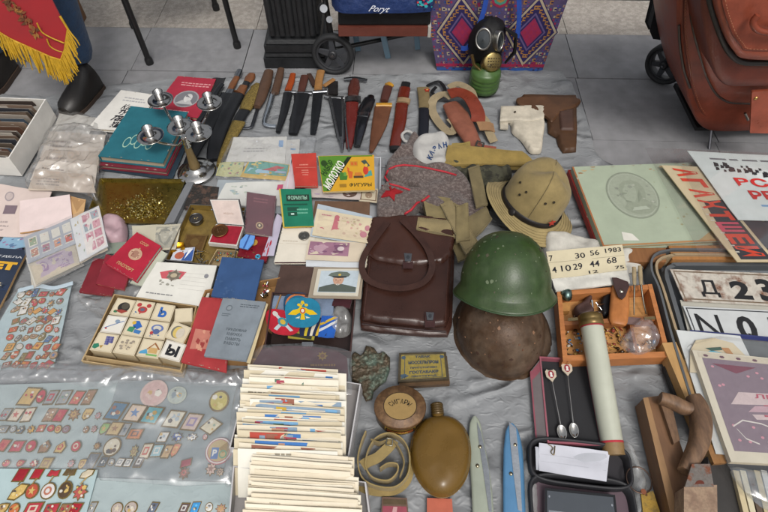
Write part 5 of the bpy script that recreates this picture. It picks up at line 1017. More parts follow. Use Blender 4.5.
# passports
crumple('plastic_bag','small crumpled clear bag below the red passports','plastic bag',[(78,294),(100,299),(122,282),(140,272),(146,290),(128,305),(110,320),(98,316),(82,305)],G,.018,filmM,seed=8)
cr1=CLO('#7d1f2d'); cr2=CLO('#9c1f33')
def emb(c_='#b3966a',word='СССР',w2='ПАСПОРТ'):
    def d(mb,F): disc(mb,F,.5,.52,.2,.15,C('#b09078'),1); disc(mb,F,.5,.52,.12,.09,C('#96705f'),2); star(mb,F,.5,.68,.04,.03,C(c_),3); txt(mb,F,word,.36,.80,.3,.07,C(c_),2); txt(mb,F,w2,.25,.12,.52,.08,C(c_),2); specks(mb,F,.36,.42,.64,.6,10,[C('#c4a68c'),C('#7d4a44')],.01,.03,3)
    return d
book('passport','darker red passport lying under the front red passport','passport',) if False else None
book('passport','dull dark red passport with worn edge, leftmost of the passports',[(94,258),(126,262),(112,296),(79,292)],.026,.007,CLO('#6f2029'),None,pages='#b59a78',cat='passport',cov=.001)
book('passport','red passport half hidden under the one with the gold crest',[(106,254),(134,262),(124,290),(96,284)],.034,.007,CLO('#7d2430'),None,pages='#b99c6c',cat='passport',cov=.001)
slab('banknote','grey-green patterned banknote above the red passport','banknote',[(132,226),(182,224),(176,250),(134,250)],.032,.0015,PAP('#b0aa98'),None,lambda mb,F:(rect(mb,F,.5,.08,.95,.9,C('#979488'),1),disc(mb,F,.7,.5,.14,.3,C('#7f7e76'),2),specks(mb,F,.5,.1,.95,.9,26,[C('#85857d'),C('#a8a498')],.02,.06,3)),curl=.004)
book('passport','bright red passport with round gold crest and lettering',[(137,232),(161,246),(136,281),(105,263)],.050,.012,cr2,emb(),pages='#a8aca0',cat='passport',cov=.001)
slab('pale_booklet','pale green booklet edge showing below the crested passport','booklet',[(160,250),(168,254),(142,286),(130,283)],.036,.006,PAP('#a9ac9c'),curl=.002)
mb=MB(); blob(mb,[(103,220),(115,217),(125,221),(128,234),(124,244),(108,246),(100,236)],G,.032,mk('pink_soft','#a58a90',.5,var=.15,scale=40,bump=.5,bscale=60),edge=.02,step=.006,wr=.3); mb.build('pink_pouch',label='small soft pink pouch between stamps and brass tray',cat='pouch')
slab('folded_cloth','patterned green scrap of paper under the pink pouch','paper',[(104,243),(130,242),(128,254),(106,254)],.026,.002,PAP('#7c8579'),curl=.003)
# black picture tile under metal box
slab('dark_plate','black plate with carved brown pattern below the candlestick base','plate',[(190,184),(219,187),(216,207),(184,208)],G+.012,.01,mk('carved_dark','#26221f',.6,scale=60,hex2='#4d3a30',th=(.5,.6),bump=1,bscale=120,bdist=.003),curl=0)
slab('grey_box','flat grey plastic box edge right of the brass tray','box',[(187,182),(194,182),(174,222),(164,224)],G+.018,.016,PLA('#6b6d70'),curl=0)
# tin of medals
mb=MB(); gi=mk('gilt_lining','#6e5a2a',.45,var=.4,scale=30,bump=.6,bscale=60,bdist=.004); openbox(mb,[(190,204),(246,207),(232,268),(165,260)],.038,G,.0025,MET('#9a9690',.35),gi); mb.build('medal_tin',label='open tin box with gilt inside holding medals and trinkets',cat='tin',bev=.001)
zt=G+.004
coin('metal_lid','small round grey steel cap lying in the medal tin','cap',197,221,zt,.021,.016,MET('#6e6c6a',.35),lambda mb,F:(disc(mb,F,.5,.5,.42,.42,C('#33302e'),1),specks(mb,F,.25,.4,.7,.6,6,[C('#b09a6a')],.03,.08,2)))
slab('brass_plaque','square dark brass plaque in the medal tin','plaque',[(186,234),(208,235),(202,252),(182,248)],zt+.006,.005,mk('old_brass','#6a4f2c',.45,metal=.6,var=.3,scale=90,bump=.8),curl=0,deco=lambda mb,F:(frame_(mb,F,0,0,1,1,.08,mk('old_brass2','#7c6238',.4,metal=.6),1),disc(mb,F,.5,.5,.2,.25,mk('old_brass2','#7c6238',.4,metal=.6),1)))
slab('gold_foil','crumpled yellow foil in the medal tin','foil',[(174,246),(184,243),(186,252),(170,256)],zt+.010,.003,MET('#c08a20',.3),curl=.01)
slab('enamel_badge','blue white and red enamel badge in the lower left of the medal tin','badge',[(175,249),(195,247),(192,261),(170,260)],.030,.003,EN('#b9bcc4'),curl=0,deco=lambda mb,F:(poly(mb,F,[(.5,.0),(.98,.0),(.98,.98),(.6,.6)],EN('#31508c'),1),disc(mb,F,.35,.4,.22,.3,EN('#a3563e'),2),poly(mb,F,[(.62,.1),(.95,.9),(.72,.8)],EN('#d6d8dc'),2)))
mb=MB(); rn=random.Random(6)
for i in range(16):
    c=P(rn.uniform(195,208),rn.uniform(250,264),zt+rn.uniform(.002,.012)); a=rn.random()*3.1; u=Vector((math.cos(a),math.sin(a),rn.uniform(-.3,.3)))*rn.uniform(.004,.012); tube(mb,[c-u,c+u],rn.uniform(.0008,.002),rn.choice([gilt,MET('#4d4a46',.4),silv]),n=6)
mb.build('metal_scraps',label='jumble of small metal pins and hooks in the medal tin',cat='scraps',kind='stuff')
mb=MB(); openbox(mb,[(217,249),(238,251),(234,266),(208,265)],.034,.018,.002,PAP('#a08c6a'),PAP('#8c7a5c')); mb.build('card_box',label='small beige card box of trinkets inside the medal tin',cat='box')
mb=MB()
for i in range(40):
    c=P(rn.uniform(213,234),rn.uniform(253,264),.022+rn.uniform(.002,.006)); lathe(mb,[(.0025,0),(.003,.001),(.0018,.002)],c,(rn.uniform(-.5,.5),rn.uniform(-.5,.5),1),rn.choice([gilt,silv,EN('#8c2f34'),EN('#3f7f8c'),gilt]),n=8)
mb.build('small_trinkets',label='tiny gilt and enamel trinkets filling the small beige card box',cat='trinkets',kind='stuff')
# medal case open
c0=P(225,235,.04); t=thing('medal_case','open medal case with crimson lining holding a bronze medal','case',(c0.x,c0.y,.03))
q=[(216,224),(244,226),(237,246),(208,243)]; mb=MB(); F=fr(q,.052,curl=0); plate(mb,F,.014,PLA('#b5b0a8'),n=2); rect(mb,F,.04,.06,.96,.96,mk('crimson_satin','#8c1226',.4,var=.2,scale=60),1); mb.build('base',t,bev=.001)
a=P(217,224,.054);b=P(245,226,.054); cxx=P(209,199,.105);dxx=P(239,199,.105)
mb=MB(); F=Fr(cxx,dxx,b,a); plate(mb,F,.007,PLA('#1e1e21'),n=2); frame_(mb,F,.03,.03,.97,.97,.05,C('#b8b3ad'),1); rect(mb,F,.06,.06,.94,.94,mk('satin_white','#b5a49c',.45,var=.15,scale=40,bump=.4),2); txt(mb,F,'МЕДАЛЬ',.35,.4,.35,.08,C('#a08c80'),3); mb.build('lid',t,bev=.001)
mb=MB(); lathe(mb,[(.005,0),(.005,.003)],P(224,245,.046),(0,-1,0),PLA('#b5b0a8'),n=12,sy=.5); mb.build('catch',t)
coin('bronze_medal','round bronze medal resting in the crimson lined case','medal',220,231,.054,.0245,.004,MET('#7a5638',.4),lambda mb,F:(disc(mb,F,.5,.5,.42,.42,MET('#6a4a30',.5),1),specks(mb,F,.28,.3,.72,.7,9,[MET('#a8845c',.3)],.03,.09,2)))
book('document_wallet','maroon clothbound document wallet with small crest in clear cover',[(247,192),(276,196),(272,236),(245,232)],.052,.014,CLO('#5a2a33'),lambda mb,F:(disc(mb,F,.52,.2,.14,.09,C('#a08468'),1),disc(mb,F,.52,.2,.09,.055,C('#54423a'),2),disc(mb,F,.52,.2,.04,.03,C('#c9bd9c'),3),lines(mb,F,.25,.75,.8,.9,2,C('#7c4a50'),1)),pages='#a08c78',cat='wallet',cov=.002)
crumple('plastic_cover','clear cover over the maroon document wallet','clear sleeve',[(246,191),(277,195),(273,238),(244,234)],.053,.003,film,edge=.006,rnd=False,seed=15)
slab('red_wallet','open red leather wallet with gold mark below the maroon one','wallet',[(244,236),(274,238),(266,262),(237,256)],.040,.010,LEA('#6e1420',.4),curl=.002,deco=lambda mb,F:(disc(mb,F,.42,.72,.1,.14,C('#a8843c'),1),specks(mb,F,.1,.05,.9,.4,12,[gilt,C('#8c2f34')],.02,.05,1)))
mb=MB(); F=fr([(245,234),(256,236),(251,250),(238,247)],.056,curl=.002); poly_=[(0.1,0),(.75,0),(1,.5),(.9,1),(.1,1),(-.1,.5)]; pz=[F.w(u,v,0) for u,v in poly_]; prism(mb,pz,.052,.056,C('#5c8cc9')); rect(mb,F,.38,0,.5,1,C('#31508c'),1); mb.build('ribbon_bar',label='light blue folded medal ribbon with dark stripe between case and red wallet',cat='ribbon')
coin('round_badge','small round turquoise centred badge at the right of the medal tin','badge',258,257,.042,.009,.003,silv,lambda mb,F:(disc(mb,F,.5,.5,.5,.5,EN('#2f8cb0'),1),disc(mb,F,.5,.5,.2,.2,EN('#1c2433'),2)))
coin('round_badge','small round gilt badge beside the turquoise one','badge',240,256,.036,.014,.003,gilt,lambda mb,F:(specks(mb,F,.1,.1,.9,.9,14,[MET('#4d4a46',.4),EN('#b9b4ac')],.05,.12,1)))
slab('paper_strip','slanted pale mauve paper strip right of the maroon wallet','paper',[(277,214),(283,218),(274,256),(262,256)],.045,.002,PAP('#a9a3b4'),curl=.003,deco=lambda mb,F:specks(mb,F,0,0,.5,.5,6,[C('#a3343f')],.05,.12,1))
# stationery above
slab('envelope','white envelope with small landscape print and pink stamp','envelope',[(226,183),(287,181),(283,206),(214,206)],.026,.004,PAP('#bdbdb8'),None,lambda mb,F:(specks(mb,F,.12,.45,.42,.85,20,[C('#7f8c8c'),C('#8fa0a4'),C('#a0a89c')],.02,.06,1),rect(mb,F,.86,.62,.95,.86,C('#b0506a'),2)),curl=.003)
slab('grey_folder','light grey folder left edge under the white envelope','folder',[(218,180),(290,180),(284,214),(211,210)],.020,.002,PAP('#8f969b'),curl=.002)
slab('postcard','green and yellow illustrated postcard under the clear bag','postcard',[(220,163),(245,160),(241,177),(216,176)],.026,.002,PAP('#a9a878'),None,lambda mb,F:(specks(mb,F,.1,.1,.9,.9,22,[C('#5f8c86'),C('#8c5c5c'),C('#b5b07c'),C('#4f7f6a')],.03,.1,1)),curl=.003)
slab('postcard','bright postcard with yellow border and red and blue shapes under the clear bag','postcard',[(249,160),(290,165),(287,181),(240,177)],.028,.002,PAP('#b5932e'),None,lambda mb,F:(rect(mb,F,.04,.22,.97,.97,C('#4f8c80'),1),poly(mb,F,[(.08,.3),(.6,.3),(.55,.5),(.12,.55)],C('#8fb0c4'),2),poly(mb,F,[(.4,.5),(.7,.85),(.9,.8),(.7,.5)],C('#a83c3c'),3),rect(mb,F,.7,.4,.95,.55,C('#8f9fb5'),3),specks(mb,F,.08,.6,.4,.95,8,[C('#c0a850'),C('#3c6c5c')],.04,.1,2)),curl=.003)
for i,(q,c_) in enumerate((([(234,138),(287,137),(285,163),(226,162)],'#b9b7b2'),([(240,141),(300,140),(298,166),(232,166)],'#aeaca8'))):
    slab('envelope','%s old letter envelope in the clear bag above the postcards'%['upper white','lower grey'][i],'envelope',q,.024+.004*(1-i),.003,PAP(c_),None,lambda mb,F:(lines(mb,F,.25,.35,.7,.6,2,C('#8c8a88'),1),rect(mb,F,.86,.6,.94,.85,C('#6f8cae'),1)),curl=.005)
crumple('plastic_bag','clear crinkled bag holding letters and bright postcards above the white envelope','plastic bag',[(232,137),(290,136),(316,137),(314,150),(296,170),(288,182),(216,178),(222,158)],.030,.008,plastic('bag_film2',alpha=.22,bscale=70),edge=.015,rnd=False,seed=6,base=G)
# white booklet with red emblem
def wb(mb,F):
    poly(mb,F,[(.22,.55),(.5,.58),(.55,.78),(.3,.8),(.14,.72)],C('#b5545c'),1); disc(mb,F,.38,.66,.1,.13,C('#8c8478'),2); star(mb,F,.38,.66,.13,.17,C('#6b6358'),3,k=6,inn=.55); disc(mb,F,.38,.66,.05,.06,C('#a89c84'),4); specks(mb,F,.2,.38,.46,.52,7,[C('#8c8a80')],.02,.05,1)
    lines(mb,F,.1,.12,.5,.18,1,C('#7c7c7c'),1,hh=.5); disc(mb,F,.88,.72,.035,.055,C('#7c7c80'),1)
    for v in (.35,.45,.55,.65,.75): rect(mb,F,.52,v,.9,v+.008,C('#b3afa8'),1)
slab('certificate','white certificate booklet with red flag emblem above the alphabet cubes','certificate',[(157,262),(217,266),(206,307),(136,297)],.038,.007,PAP('#cccac2'),PAP('#b0aca2'),wb,curl=.002)
# alphabet cube box
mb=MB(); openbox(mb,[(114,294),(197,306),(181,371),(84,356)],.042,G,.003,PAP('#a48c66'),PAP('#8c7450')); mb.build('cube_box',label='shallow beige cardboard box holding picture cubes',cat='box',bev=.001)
mb=MB(); openbox(mb,[(112,300),(199,312),(183,376),(81,361)],.024,G-.002,.003,PAP('#b09a76')); mb.build('cardboard_tray',label='worn cardboard lid under the box of picture cubes',cat='box',bev=.001)
rowsC=[[(126,307,'turtle'),(141,309,'crab'),(157,312,'ь'),(168,316,'')],[(112,325,'rope'),(131,327,'parrot'),(151,330,'turkey'),(174,329,'pear')],[(104,345,'grape'),(122,347,'dog'),(142,349,'house'),(165,351,'ы')]]
cw=PAP('#c6baa0')
lab={'turtle':'beige picture cube with dark turtle drawing','crab':'beige picture cube with red crab drawing','ь':'beige letter cube with blue soft sign','':'beige cube tilted at the right end of the back row','rope':'pale picture cube with a thin blue line drawing','parrot':'picture cube with blue and green parrot','turkey':'picture cube with blue and red bird','pear':'rotated picture cube with a yellow and grey pear','grape':'picture cube with purple grapes and green leaf','dog':'picture cube with pencil dog drawing','house':'picture cube with brown roofed house and blue water','ы':'white letter cube with large black letter'}
CP=[(lerp(0,1,1),)]
cb=[P(x,y,.050) for x,y in ((117,297),(196,308),(182,362),(89,351))]
for r in range(3):
    for c in range(4):
        a=rowsC[r][c][2]; u0,u1=c/4+.004,(c+1)/4-.004; v0,v1=1-(r+1)/3+.005,1-r/3-.005
        def bl_(u,v): return (cb[3]*(1-u)+cb[2]*u)*(1-v)+(cb[0]*(1-u)+cb[1]*u)*v
        zt=.050+random.uniform(-.002,.003); q=[bl_(u0,v1),bl_(u1,v1),bl_(u1,v0),bl_(u0,v0)]
        m=sum(q,Vector())/4; rt_=R({'pear':-14,'ы':-8,'':12}.get(a,random.uniform(-2.5,2.5)))
        q=[m+Matrix.Rotation(rt_,3,'Z')@(p-m)*(.975 if a!='' else .84) for p in q]
        for p in q: p.z=zt
        F=Fr(*q); mb=MB(); plate(mb,F,.034,PAP('#cdc9c0') if a in('ы','rope') else cw,PAP('#a8987a'),n=2)
        rr=random.Random(r*9+c); frame_(mb,F,.03,.03,.97,.97,.02,C('#a89c84'),1)
        if a=='turtle': disc(mb,F,.55,.5,.3,.3,C('#2c2a28'),2); disc(mb,F,.62,.58,.2,.2,C('#4a463c'),3); poly(mb,F,[(.2,.25),(.6,.12),(.85,.3),(.5,.35)],C('#8c3c34'),4); disc(mb,F,.25,.2,.1,.08,C('#3c6c4c'),4)
        elif a=='crab': disc(mb,F,.5,.48,.24,.2,C('#a33c3c'),2); disc(mb,F,.25,.75,.12,.12,C('#a33c3c'),2); disc(mb,F,.75,.75,.12,.12,C('#a33c3c'),2); disc(mb,F,.5,.48,.12,.1,C('#5c5c6c'),3); specks(mb,F,.15,.15,.85,.4,6,[C('#4c6c8c'),C('#a33c3c')],.04,.08,2)
        elif a in('ь','ы'): txt(mb,F,a,.3 if a=='ь' else .22,.2,.4 if a=='ь' else .56,.6,C('#2f5ca0') if a=='ь' else C('#242428'),2,bold=.03)
        elif a=='rope': 
            for i in range(10): poly(mb,F,[(.1+.08*i,.25+.05*i),(.2+.08*i,.28+.05*i),(.2+.08*i,.32+.05*i),(.1+.08*i,.29+.05*i)],C('#4c6c9c'),2)
            disc(mb,F,.6,.7,.12,.1,C('#7c8c9c'),2); disc(mb,F,.2,.25,.05,.05,C('#a33c3c'),2)
        elif a=='parrot': poly(mb,F,[(.3,.85),(.55,.9),(.8,.6),(.6,.4),(.35,.55)],C('#2f5ca0'),2); poly(mb,F,[(.2,.5),(.5,.55),(.45,.2),(.15,.25)],C('#3c7c5c'),2); poly(mb,F,[(.5,.4),(.85,.35),(.8,.15),(.5,.2)],C('#3c6ca0'),3); disc(mb,F,.35,.75,.1,.1,C('#c09c3c'),3)
        elif a=='turkey': disc(mb,F,.5,.6,.3,.22,C('#5c6c9c'),2); disc(mb,F,.5,.6,.2,.14,C('#b9b4a8'),3); disc(mb,F,.5,.4,.16,.16,C('#4c5c84'),4); disc(mb,F,.3,.3,.08,.1,C('#a33c3c'),4); specks(mb,F,.2,.1,.8,.25,5,[C('#4c6c8c')],.03,.08,2)
        elif a=='pear': disc(mb,F,.45,.5,.3,.36,C('#6c6c64'),2); disc(mb,F,.5,.5,.25,.33,C('#c0a860'),3); disc(mb,F,.62,.5,.2,.3,C('#b9b0a0'),4)
        elif a=='grape': 
            for i in range(14): disc(mb,F,.5+.09*(i%4)+.02*(i//4),.8-.12*(i//4),.06,.07,C('#4c4c7c' if i%2 else '#64648c'),2+.1*i,n=8)
            poly(mb,F,[(.05,.35),(.25,.42),(.35,.25),(.2,.1),(.05,.15)],C('#2c7058'),2); poly(mb,F,[(.35,.3),(.5,.35),(.45,.15)],C('#9c7c3c'),2)
        elif a=='dog':
            for i in range(12): disc(mb,F,rr.uniform(.15,.85),rr.uniform(.25,.75),.08,.07,C('#8c8274'),2+.1*i,n=8); disc(mb,F,rr.uniform(.2,.8),rr.uniform(.3,.7),.06,.05,C('#beb096'),3.2+.1*i,n=8)
        elif a=='house': poly(mb,F,[(.35,.45),(.65,.85),(.95,.5),(.9,.46),(.64,.76),(.4,.42)],C('#8c5c34'),3); rect(mb,F,.45,.25,.85,.55,C('#b59460'),2,n=1); poly(mb,F,[(.05,.15),(.45,.2),(.35,.45),(.1,.3)],C('#4c8cb0'),2); poly(mb,F,[(.4,.1),(.9,.1),(.9,.2),(.4,.2)],C('#6c9c5c'),2)
        mb.build('picture_cube',None,lab[a],'cube','picture cubes in the beige box',bev=.0015)
# books in cardboard box
mb=MB(); cardb=PAP('#8c6a44'); openbox(mb,[(205,290),(288,276),(258,360),(178,358)],.050,G,.004,cardb); mb.build('cardboard_box',label='brown cardboard box under the blue and grey booklets',cat='box',bev=.001)
mb=MB()
for i in range(14):
    c=P(random.uniform(262,270),random.uniform(284,298),random.uniform(.03,.05)); tube(mb,[c,c+Vector((random.uniform(-.01,.01),random.uniform(-.01,.01),.005))],.003,random.choice([gilt,silv,EN('#8c2f34')]),n=8)
mb.build('small_trinkets',label='loose metal trinkets at the right end of the brown cardboard box',cat='trinkets',kind='stuff')
book('booklet','red booklet with faded photo on cover lying under the grey booklet',[(202,297),(232,299),(226,372),(181,362)],.058,.008,CLO('#9a3436'),lambda mb,F:(poly(mb,F,[(.1,.2),(.6,.25),(.6,.5),(.1,.5)],C('#b07062'),1),specks(mb,F,.1,.2,.6,.5,10,[C('#8c3a38'),C('#c08a74')],.03,.08,2)),pages='#b5a08c',cat='booklet',cov=.001)
book('booklet','plain dark blue booklet standing out above the grey booklet',[(222,257),(264,260),(254,302),(211,296)],.072,.006,CLO('#2f4a72'),lambda mb,F:specks(mb,F,.1,.05,.5,.4,10,[CLO('#3a547a')],.01,.05,1),pages='#a8a094',cat='booklet',cov=.001)
def tk(mb,F):
    i_=C('#4b5258'); disc(mb,F,.22,.83,.075,.055,C('#5f666c'),1); disc(mb,F,.22,.83,.05,.035,C('#7d848a'),2); lines(mb,F,.45,.86,.95,.93,2,i_,1); 
    txt(mb,F,'ТРУДОВАЯ',.30,.44,.48,.05,i_,2); txt(mb,F,'КНИЖКА',.36,.37,.36,.05,i_,2); txt(mb,F,'ПАМЯТЬ',.36,.29,.36,.05,i_,2); txt(mb,F,'РАБОТЫ',.36,.22,.36,.05,i_,2); lines(mb,F,.1,.68,.3,.74,2,i_,1)
book('booklet','grey booklet with four lines of dark printed lettering on top',[(223,298),(266,302),(246,361),(204,356)],.074,.008,CLO('#767e85'),tk,pages='#b09a70',cat='booklet',cov=.001)
slab('loose_card','pale card poking out beside the grey booklet','card',[(266,303),(268,304),(250,364),(246,362)],.066,.003,PAP('#c0b08c'),curl=0)
# ================================================================ pin badges on pale blue cloths
clb=mk('pale_blue_cloth','#97a3a4',.8,var=.08,scale=12,bump=.9,bscale=12,bdist=.01,ridge=True)
slab('blue_cloth','pale blue cloth sheet carrying rows of pins on the left','cloth sheet',[(-20,386),(118,381),(92,478),(-60,480)],G+.0045,.002,clb,curl=.0025,n=10)
slab('grey_sheet','grey blue cloth sheet carrying picture pins on the right','cloth sheet',[(112,380),(250,384),(236,484),(86,484)],G+.0035,.002,mk('grey_blue_cloth','#80898c',.75,var=.08,scale=12,bump=.9,bscale=12,bdist=.01,ridge=True),curl=.003,n=10)
slab('blue_cloth','pale blue cloth strip along the bottom with a last row of pins','cloth sheet',[(96,478),(234,483),(228,540),(60,540)],G+.007,.002,clb,curl=.003,n=10)
slab('medal_card','pale blue card of five gilt medals lying on top at the lower left','card',[(-40,468),(98,470),(82,530),(-60,530)],G+.013,.003,mk('medal_card_blue','#9fb2b4',.7,var=.05,scale=25,bump=.4,bscale=120),curl=.001,n=8)
def row(y,items,tag_,z=G+.0105,grp='pins on the left blue cloth'):
    shn={'rect':'rectangular','round':'round','shield':'shield-shaped','house':'house-shaped','star':'star-edged','leaf':'leaf-shaped','bow':'bow-shaped'}
    for i,(x,w_,h_,c1,c2,sh,cn) in enumerate(items): badge('%s %s pin, %s in %s'%(cn,shn[sh],ordn(i),tag_),x,y+random.uniform(-.8,.8),w_,h_,c1,sh,c2,z=z,group=grp,rot=random.uniform(-6,6))
rg='#b0564a';g_='#b89a5c';rr_='#a8303c';cr_c='#c4b8a4';gy='#8c8e8e';bn='#8c6a4c';pk_='#b98a8c';wt='#c9c7c2'
row(397,[(29,15,18,g_,rr_,'rect','large red and gold'),(41,9,14,rr_,cr_c,'round','red'),(51,10,14,gy,rr_,'rect','grey and maroon'),(64,11,14,gy,'#5c8c6c','rect','grey and green'),(77,10,14,rg,g_,'rect','salmon red'),(89,9,15,bn,cr_c,'rect','brown and cream')],'top row of left cloth')
row(415,[(5,9,12,gy,rr_,'rect','grey and red'),(16,11,13,cr_c,rg,'rect','cream and red'),(28,10,14,cr_c,rr_,'rect','cream with red mark'),(50,10,13,bn,cr_c,'rect','brown'),(60,10,13,rr_,rg,'rect','bright red'),(74,13,13,bn,g_,'star','gilt'),(87,10,12,g_,bn,'shield','gold'),(98,7,8,pk_,gy,'star','small pink')],'second row of the left blue cloth')
row(429,[(3,10,7,gy,cr_c,'rect','flat grey'),(13,7,7,gy,wt,'round','silver'),(21,7,8,'#5c646c',cr_c,'house','dark grey'),(31,9,9,'#c0953c',bn,'star','orange gold'),(41,8,7,rg,g_,'rect','orange red'),(51,8,7,rr_,g_,'round','red'),(58,7,8,g_,rr_,'round','gold and red'),(66,8,8,'#7c5c64',gy,'round','dull violet'),(86,6,7,bn,wt,'round','little brown'),(94,7,8,pk_,'#5c7c6c','star','little pink'),(104,9,12,'#7c9c5c',g_,'shield','green and gold'),(115,13,13,'#b0986a',bn,'rect','wide gold'),(125,7,13,gy,'#5c646c','rect','narrow grey')],'third row of the left blue cloth')
badge('orange rectangular pin with a dark animal, at the right end of the third row',135,434,14,10,'#b06a34','rect','#5c4438',z=G+.0105,group='pins on the left blue cloth')
row(446,[(3,10,12,rg,rr_,'rect','salmon'),(17,12,11,rr_,pk_,'rect','slanting red'),(31,11,12,rr_,g_,'round','red and gold'),(45,11,12,bn,gy,'house','grey brown'),(61,10,12,g_,rr_,'house','gold with red roof'),(76,10,11,rr_,cr_c,'round','cream and red'),(97,8,8,bn,g_,'star','small dull gold')],'fourth row of the left blue cloth')
badge('large oval white and brown pin with gilt rim below the picture pins',112,447,17,19,'#c4bca8','round','#5c4a3c',z=G+.0115,group='pins on the left blue cloth',rot=-20)
row(464,[(6,8,7,rr_,g_,'round','small red'),(20,8,7,rr_,g_,'shield','small red and gold'),(34,10,8,rr_,cr_c,'star','small crimson'),(46,11,11,'#a0884c',bn,'rect','olive gold'),(71,8,9,pk_,gy,'star','small mauve'),(82,8,10,g_,bn,'shield','yellow gold')],'fifth row of the left blue cloth')
row(462,[(91,11,17,'#5c6064','#787c80','rect','dark grey strip'),(103,8,10,'#4c5258',wt,'rect','black and silver'),(111,7,7,gy,wt,'round','small silver'),(120,7,8,wt,gy,'rect','white square'),(128,7,8,wt,gy,'rect','second white square'),(139,8,11,'#5c5450',wt,'rect','dark framed')],'grey row beside the blue cloth',grp='pins on the grey sheet')
for i,(x,y,w_,h_,c1,c2,cn) in enumerate(((116,411,16,18,'#4c6c84','#8c5c44','blue and brown picture'),(135,413,17,17,'#c4b09c','#5c78a0','cream picture pin with blue building'),(152,415,17,17,'#5c9ca4','#b09458','turquoise and gold picture'),(174,419,17,17,'#c4beac','#9ca8b0','cream picture pin with pale blue figure'),(192,422,16,17,'#bca89c','#8c7c9c','pinkish picture pin with violet figure'),(211,426,14,15,'#c4bca4','#8ca090','tilted cream picture pin with small green square'))):
    badge('%s%s in the picture pin row'%(cn,'' if 'pin' in cn else ' pin'),x,y,w_,h_,c1,'rect',c2,z=G+.0105,group='pins on the grey sheet',rot=-30 if i==5 else -6)
row(437,[(163,10,10,wt,'#8ca0b4','rect','pale blue'),(177,13,10,'#5c6c9c',wt,'star','blue and violet'),(192,12,8,wt,'#3c4c6c','star','white and navy'),(205,5,6,pk_,wt,'round','tiny pink')],'right hand row under the picture pins',grp='pins on the grey sheet')
row(451,[(134,9,14,'#a09468',bn,'star','dull gold cross'),(146,10,15,cr_c,rg,'rect','cream with red ribbon'),(157,11,12,'#8cacb4',wt,'rect','light blue'),(167,8,13,'#b0946c',bn,'rect','tan'),(175,8,14,'#b8704c',g_,'shield','salmon figure')],'lowest full row of the grey sheet',grp='pins on the grey sheet')
badge('round translucent pale pink badge, larger of the two near the top',154,393,27,26,'#b99a94','round','#c0a8a0',z=G+.0105,group='pins on the grey sheet',rim=EN('#bda39b'))
badge('round pale grey green badge beside the larger pink one',177,395,19,17,'#9ca49c','round','#7c8890',z=G+.0105,group='pins on the grey sheet',rim=EN('#a5ab9f'))
badge('round yellow gold badge alone at the upper right of the grey sheet',219,401,20,21,'#b3a656','round','#c4b878',z=G+.0105,group='pins on the grey sheet')
# big badge with letters
c=P(219,451,G+.0105); mb=MB(); lathe(mb,[(.031,-.002),(.032,0),(.031,.0015)],c,(0,0,1),EN('#a8646c'),n=36); F=Fr(*[c+Vector((a*.03,b*.03,.002)) for a,b in ((-1,1),(1,1),(1,-1),(-1,-1))]); ring(mb,F,.5,.5,.5,.5,.1,C('#c4beb8'),1); disc(mb,F,.5,.5,.42,.42,C('#a89468'),1); rect(mb,F,.22,.18,.5,.62,C('#4c6ca0'),2); txt(mb,F,'В',.27,.26,.18,.28,C('#d0d0cc'),3,bold=.05); poly(mb,F,[(.5,.6),(.8,.85),(.9,.5),(.65,.4)],C('#8c7444'),2); ring(mb,F,.68,.36,.15,.16,.3,C('#5c8c6c'),3)
mb.build('round_badge',label='large round badge with blue lettered square next to the white postcard box',cat='badge')
def hang(label,x,y,rcol,rw,rh,mx,my,mw,mh,mc,mc2,sh='round',rsh='rect'):
    p0=P(x,y,G+.014); t=thing('medal',label,'medal',(p0.x,p0.y,G+.013),'medals on the pale blue card')
    def sub(nm,*a,**k):
        o=badge(None,*a,**k); o.name=nm; me_off=ORG[o.name] if o.name in ORG else o.location.copy(); o.parent=t; o.location=o.location-t.location
        for kk in ('category','group'): 
            if kk in o: del o[kk]
    sub('ribbon_bar',x,y,rw,rh,rcol,rsh,None,z=G+.017,rim=gilt); sub('pendant',mx,my,mw,mh,mc,sh,mc2,z=G+.017)
    a=P(x,y+rh/2-1,G+.017);b=P(mx,my-mh/2+1,G+.017); mb=MB(); tube(mb,[a,b],.0015,gilt,n=6); mb.build('link',t)
gg='#c0a460'
hang('gold leaf-shaped medal on tall red ribbon, leftmost on the card',21,475,'#8c1622',12,13,18,492,15,16,gg,'#d0b878','leaf')
hang('red and gold round medal on shorter red ribbon, second on the card',37,474,'#9a1a26',10,10,32,491,13,15,'#a84a34',gg,'round')
hang('white enamel medal hanging from a red bow, middle one on the card',54,473,'#a32a34',12,8,48,491,15,16,'#c9c4c0','#a86a54','round','bow')
hang('dark enamel oval medal hanging from a brown bow, fourth on the card',70,472,'#5c4a2c',12,8,65,490,14,17,'#4c3a28',gg,'round','bow')
hang('red and gold flower-shaped medal on a white and gold clasp, rightmost on the card',87,474,'#c0b49c',13,9,80,492,16,17,'#a8524c',gg,'star','leaf')
row(509,[(2,11,12,g_,bn,'shield','gold'),(14,11,12,'#b8683c',g_,'round','orange'),(33,17,12,rr_,cr_c,'rect','wide crimson'),(51,14,11,rr_,bn,'rect','maroon'),(65,12,11,bn,rr_,'rect','brown and red'),(75,11,12,'#9a1a26',g_,'rect','plain dark red')],'bottom row of the medal card',z=G+.017,grp='medals on the pale blue card')
row(508,[(92,7,12,gy,wt,'rect','narrow grey'),(117,12,12,'#a89c94',cr_c,'round','beige'),(131,13,12,'#a89c94',cr_c,'round','second beige'),(153,8,11,'#5c6474',wt,'rect','slate'),(184,9,10,'#5c4c4c',wt,'rect','dark brown'),(195,9,12,'#3c8cc4','#5ca8d8','rect','bright blue'),(209,8,9,wt,gy,'round','white'),(221,12,10,'#b08c7c',g_,'star','pinkish')],'bottom row of the pale blue strip',z=G+.011,grp='pins on the bottom strip')
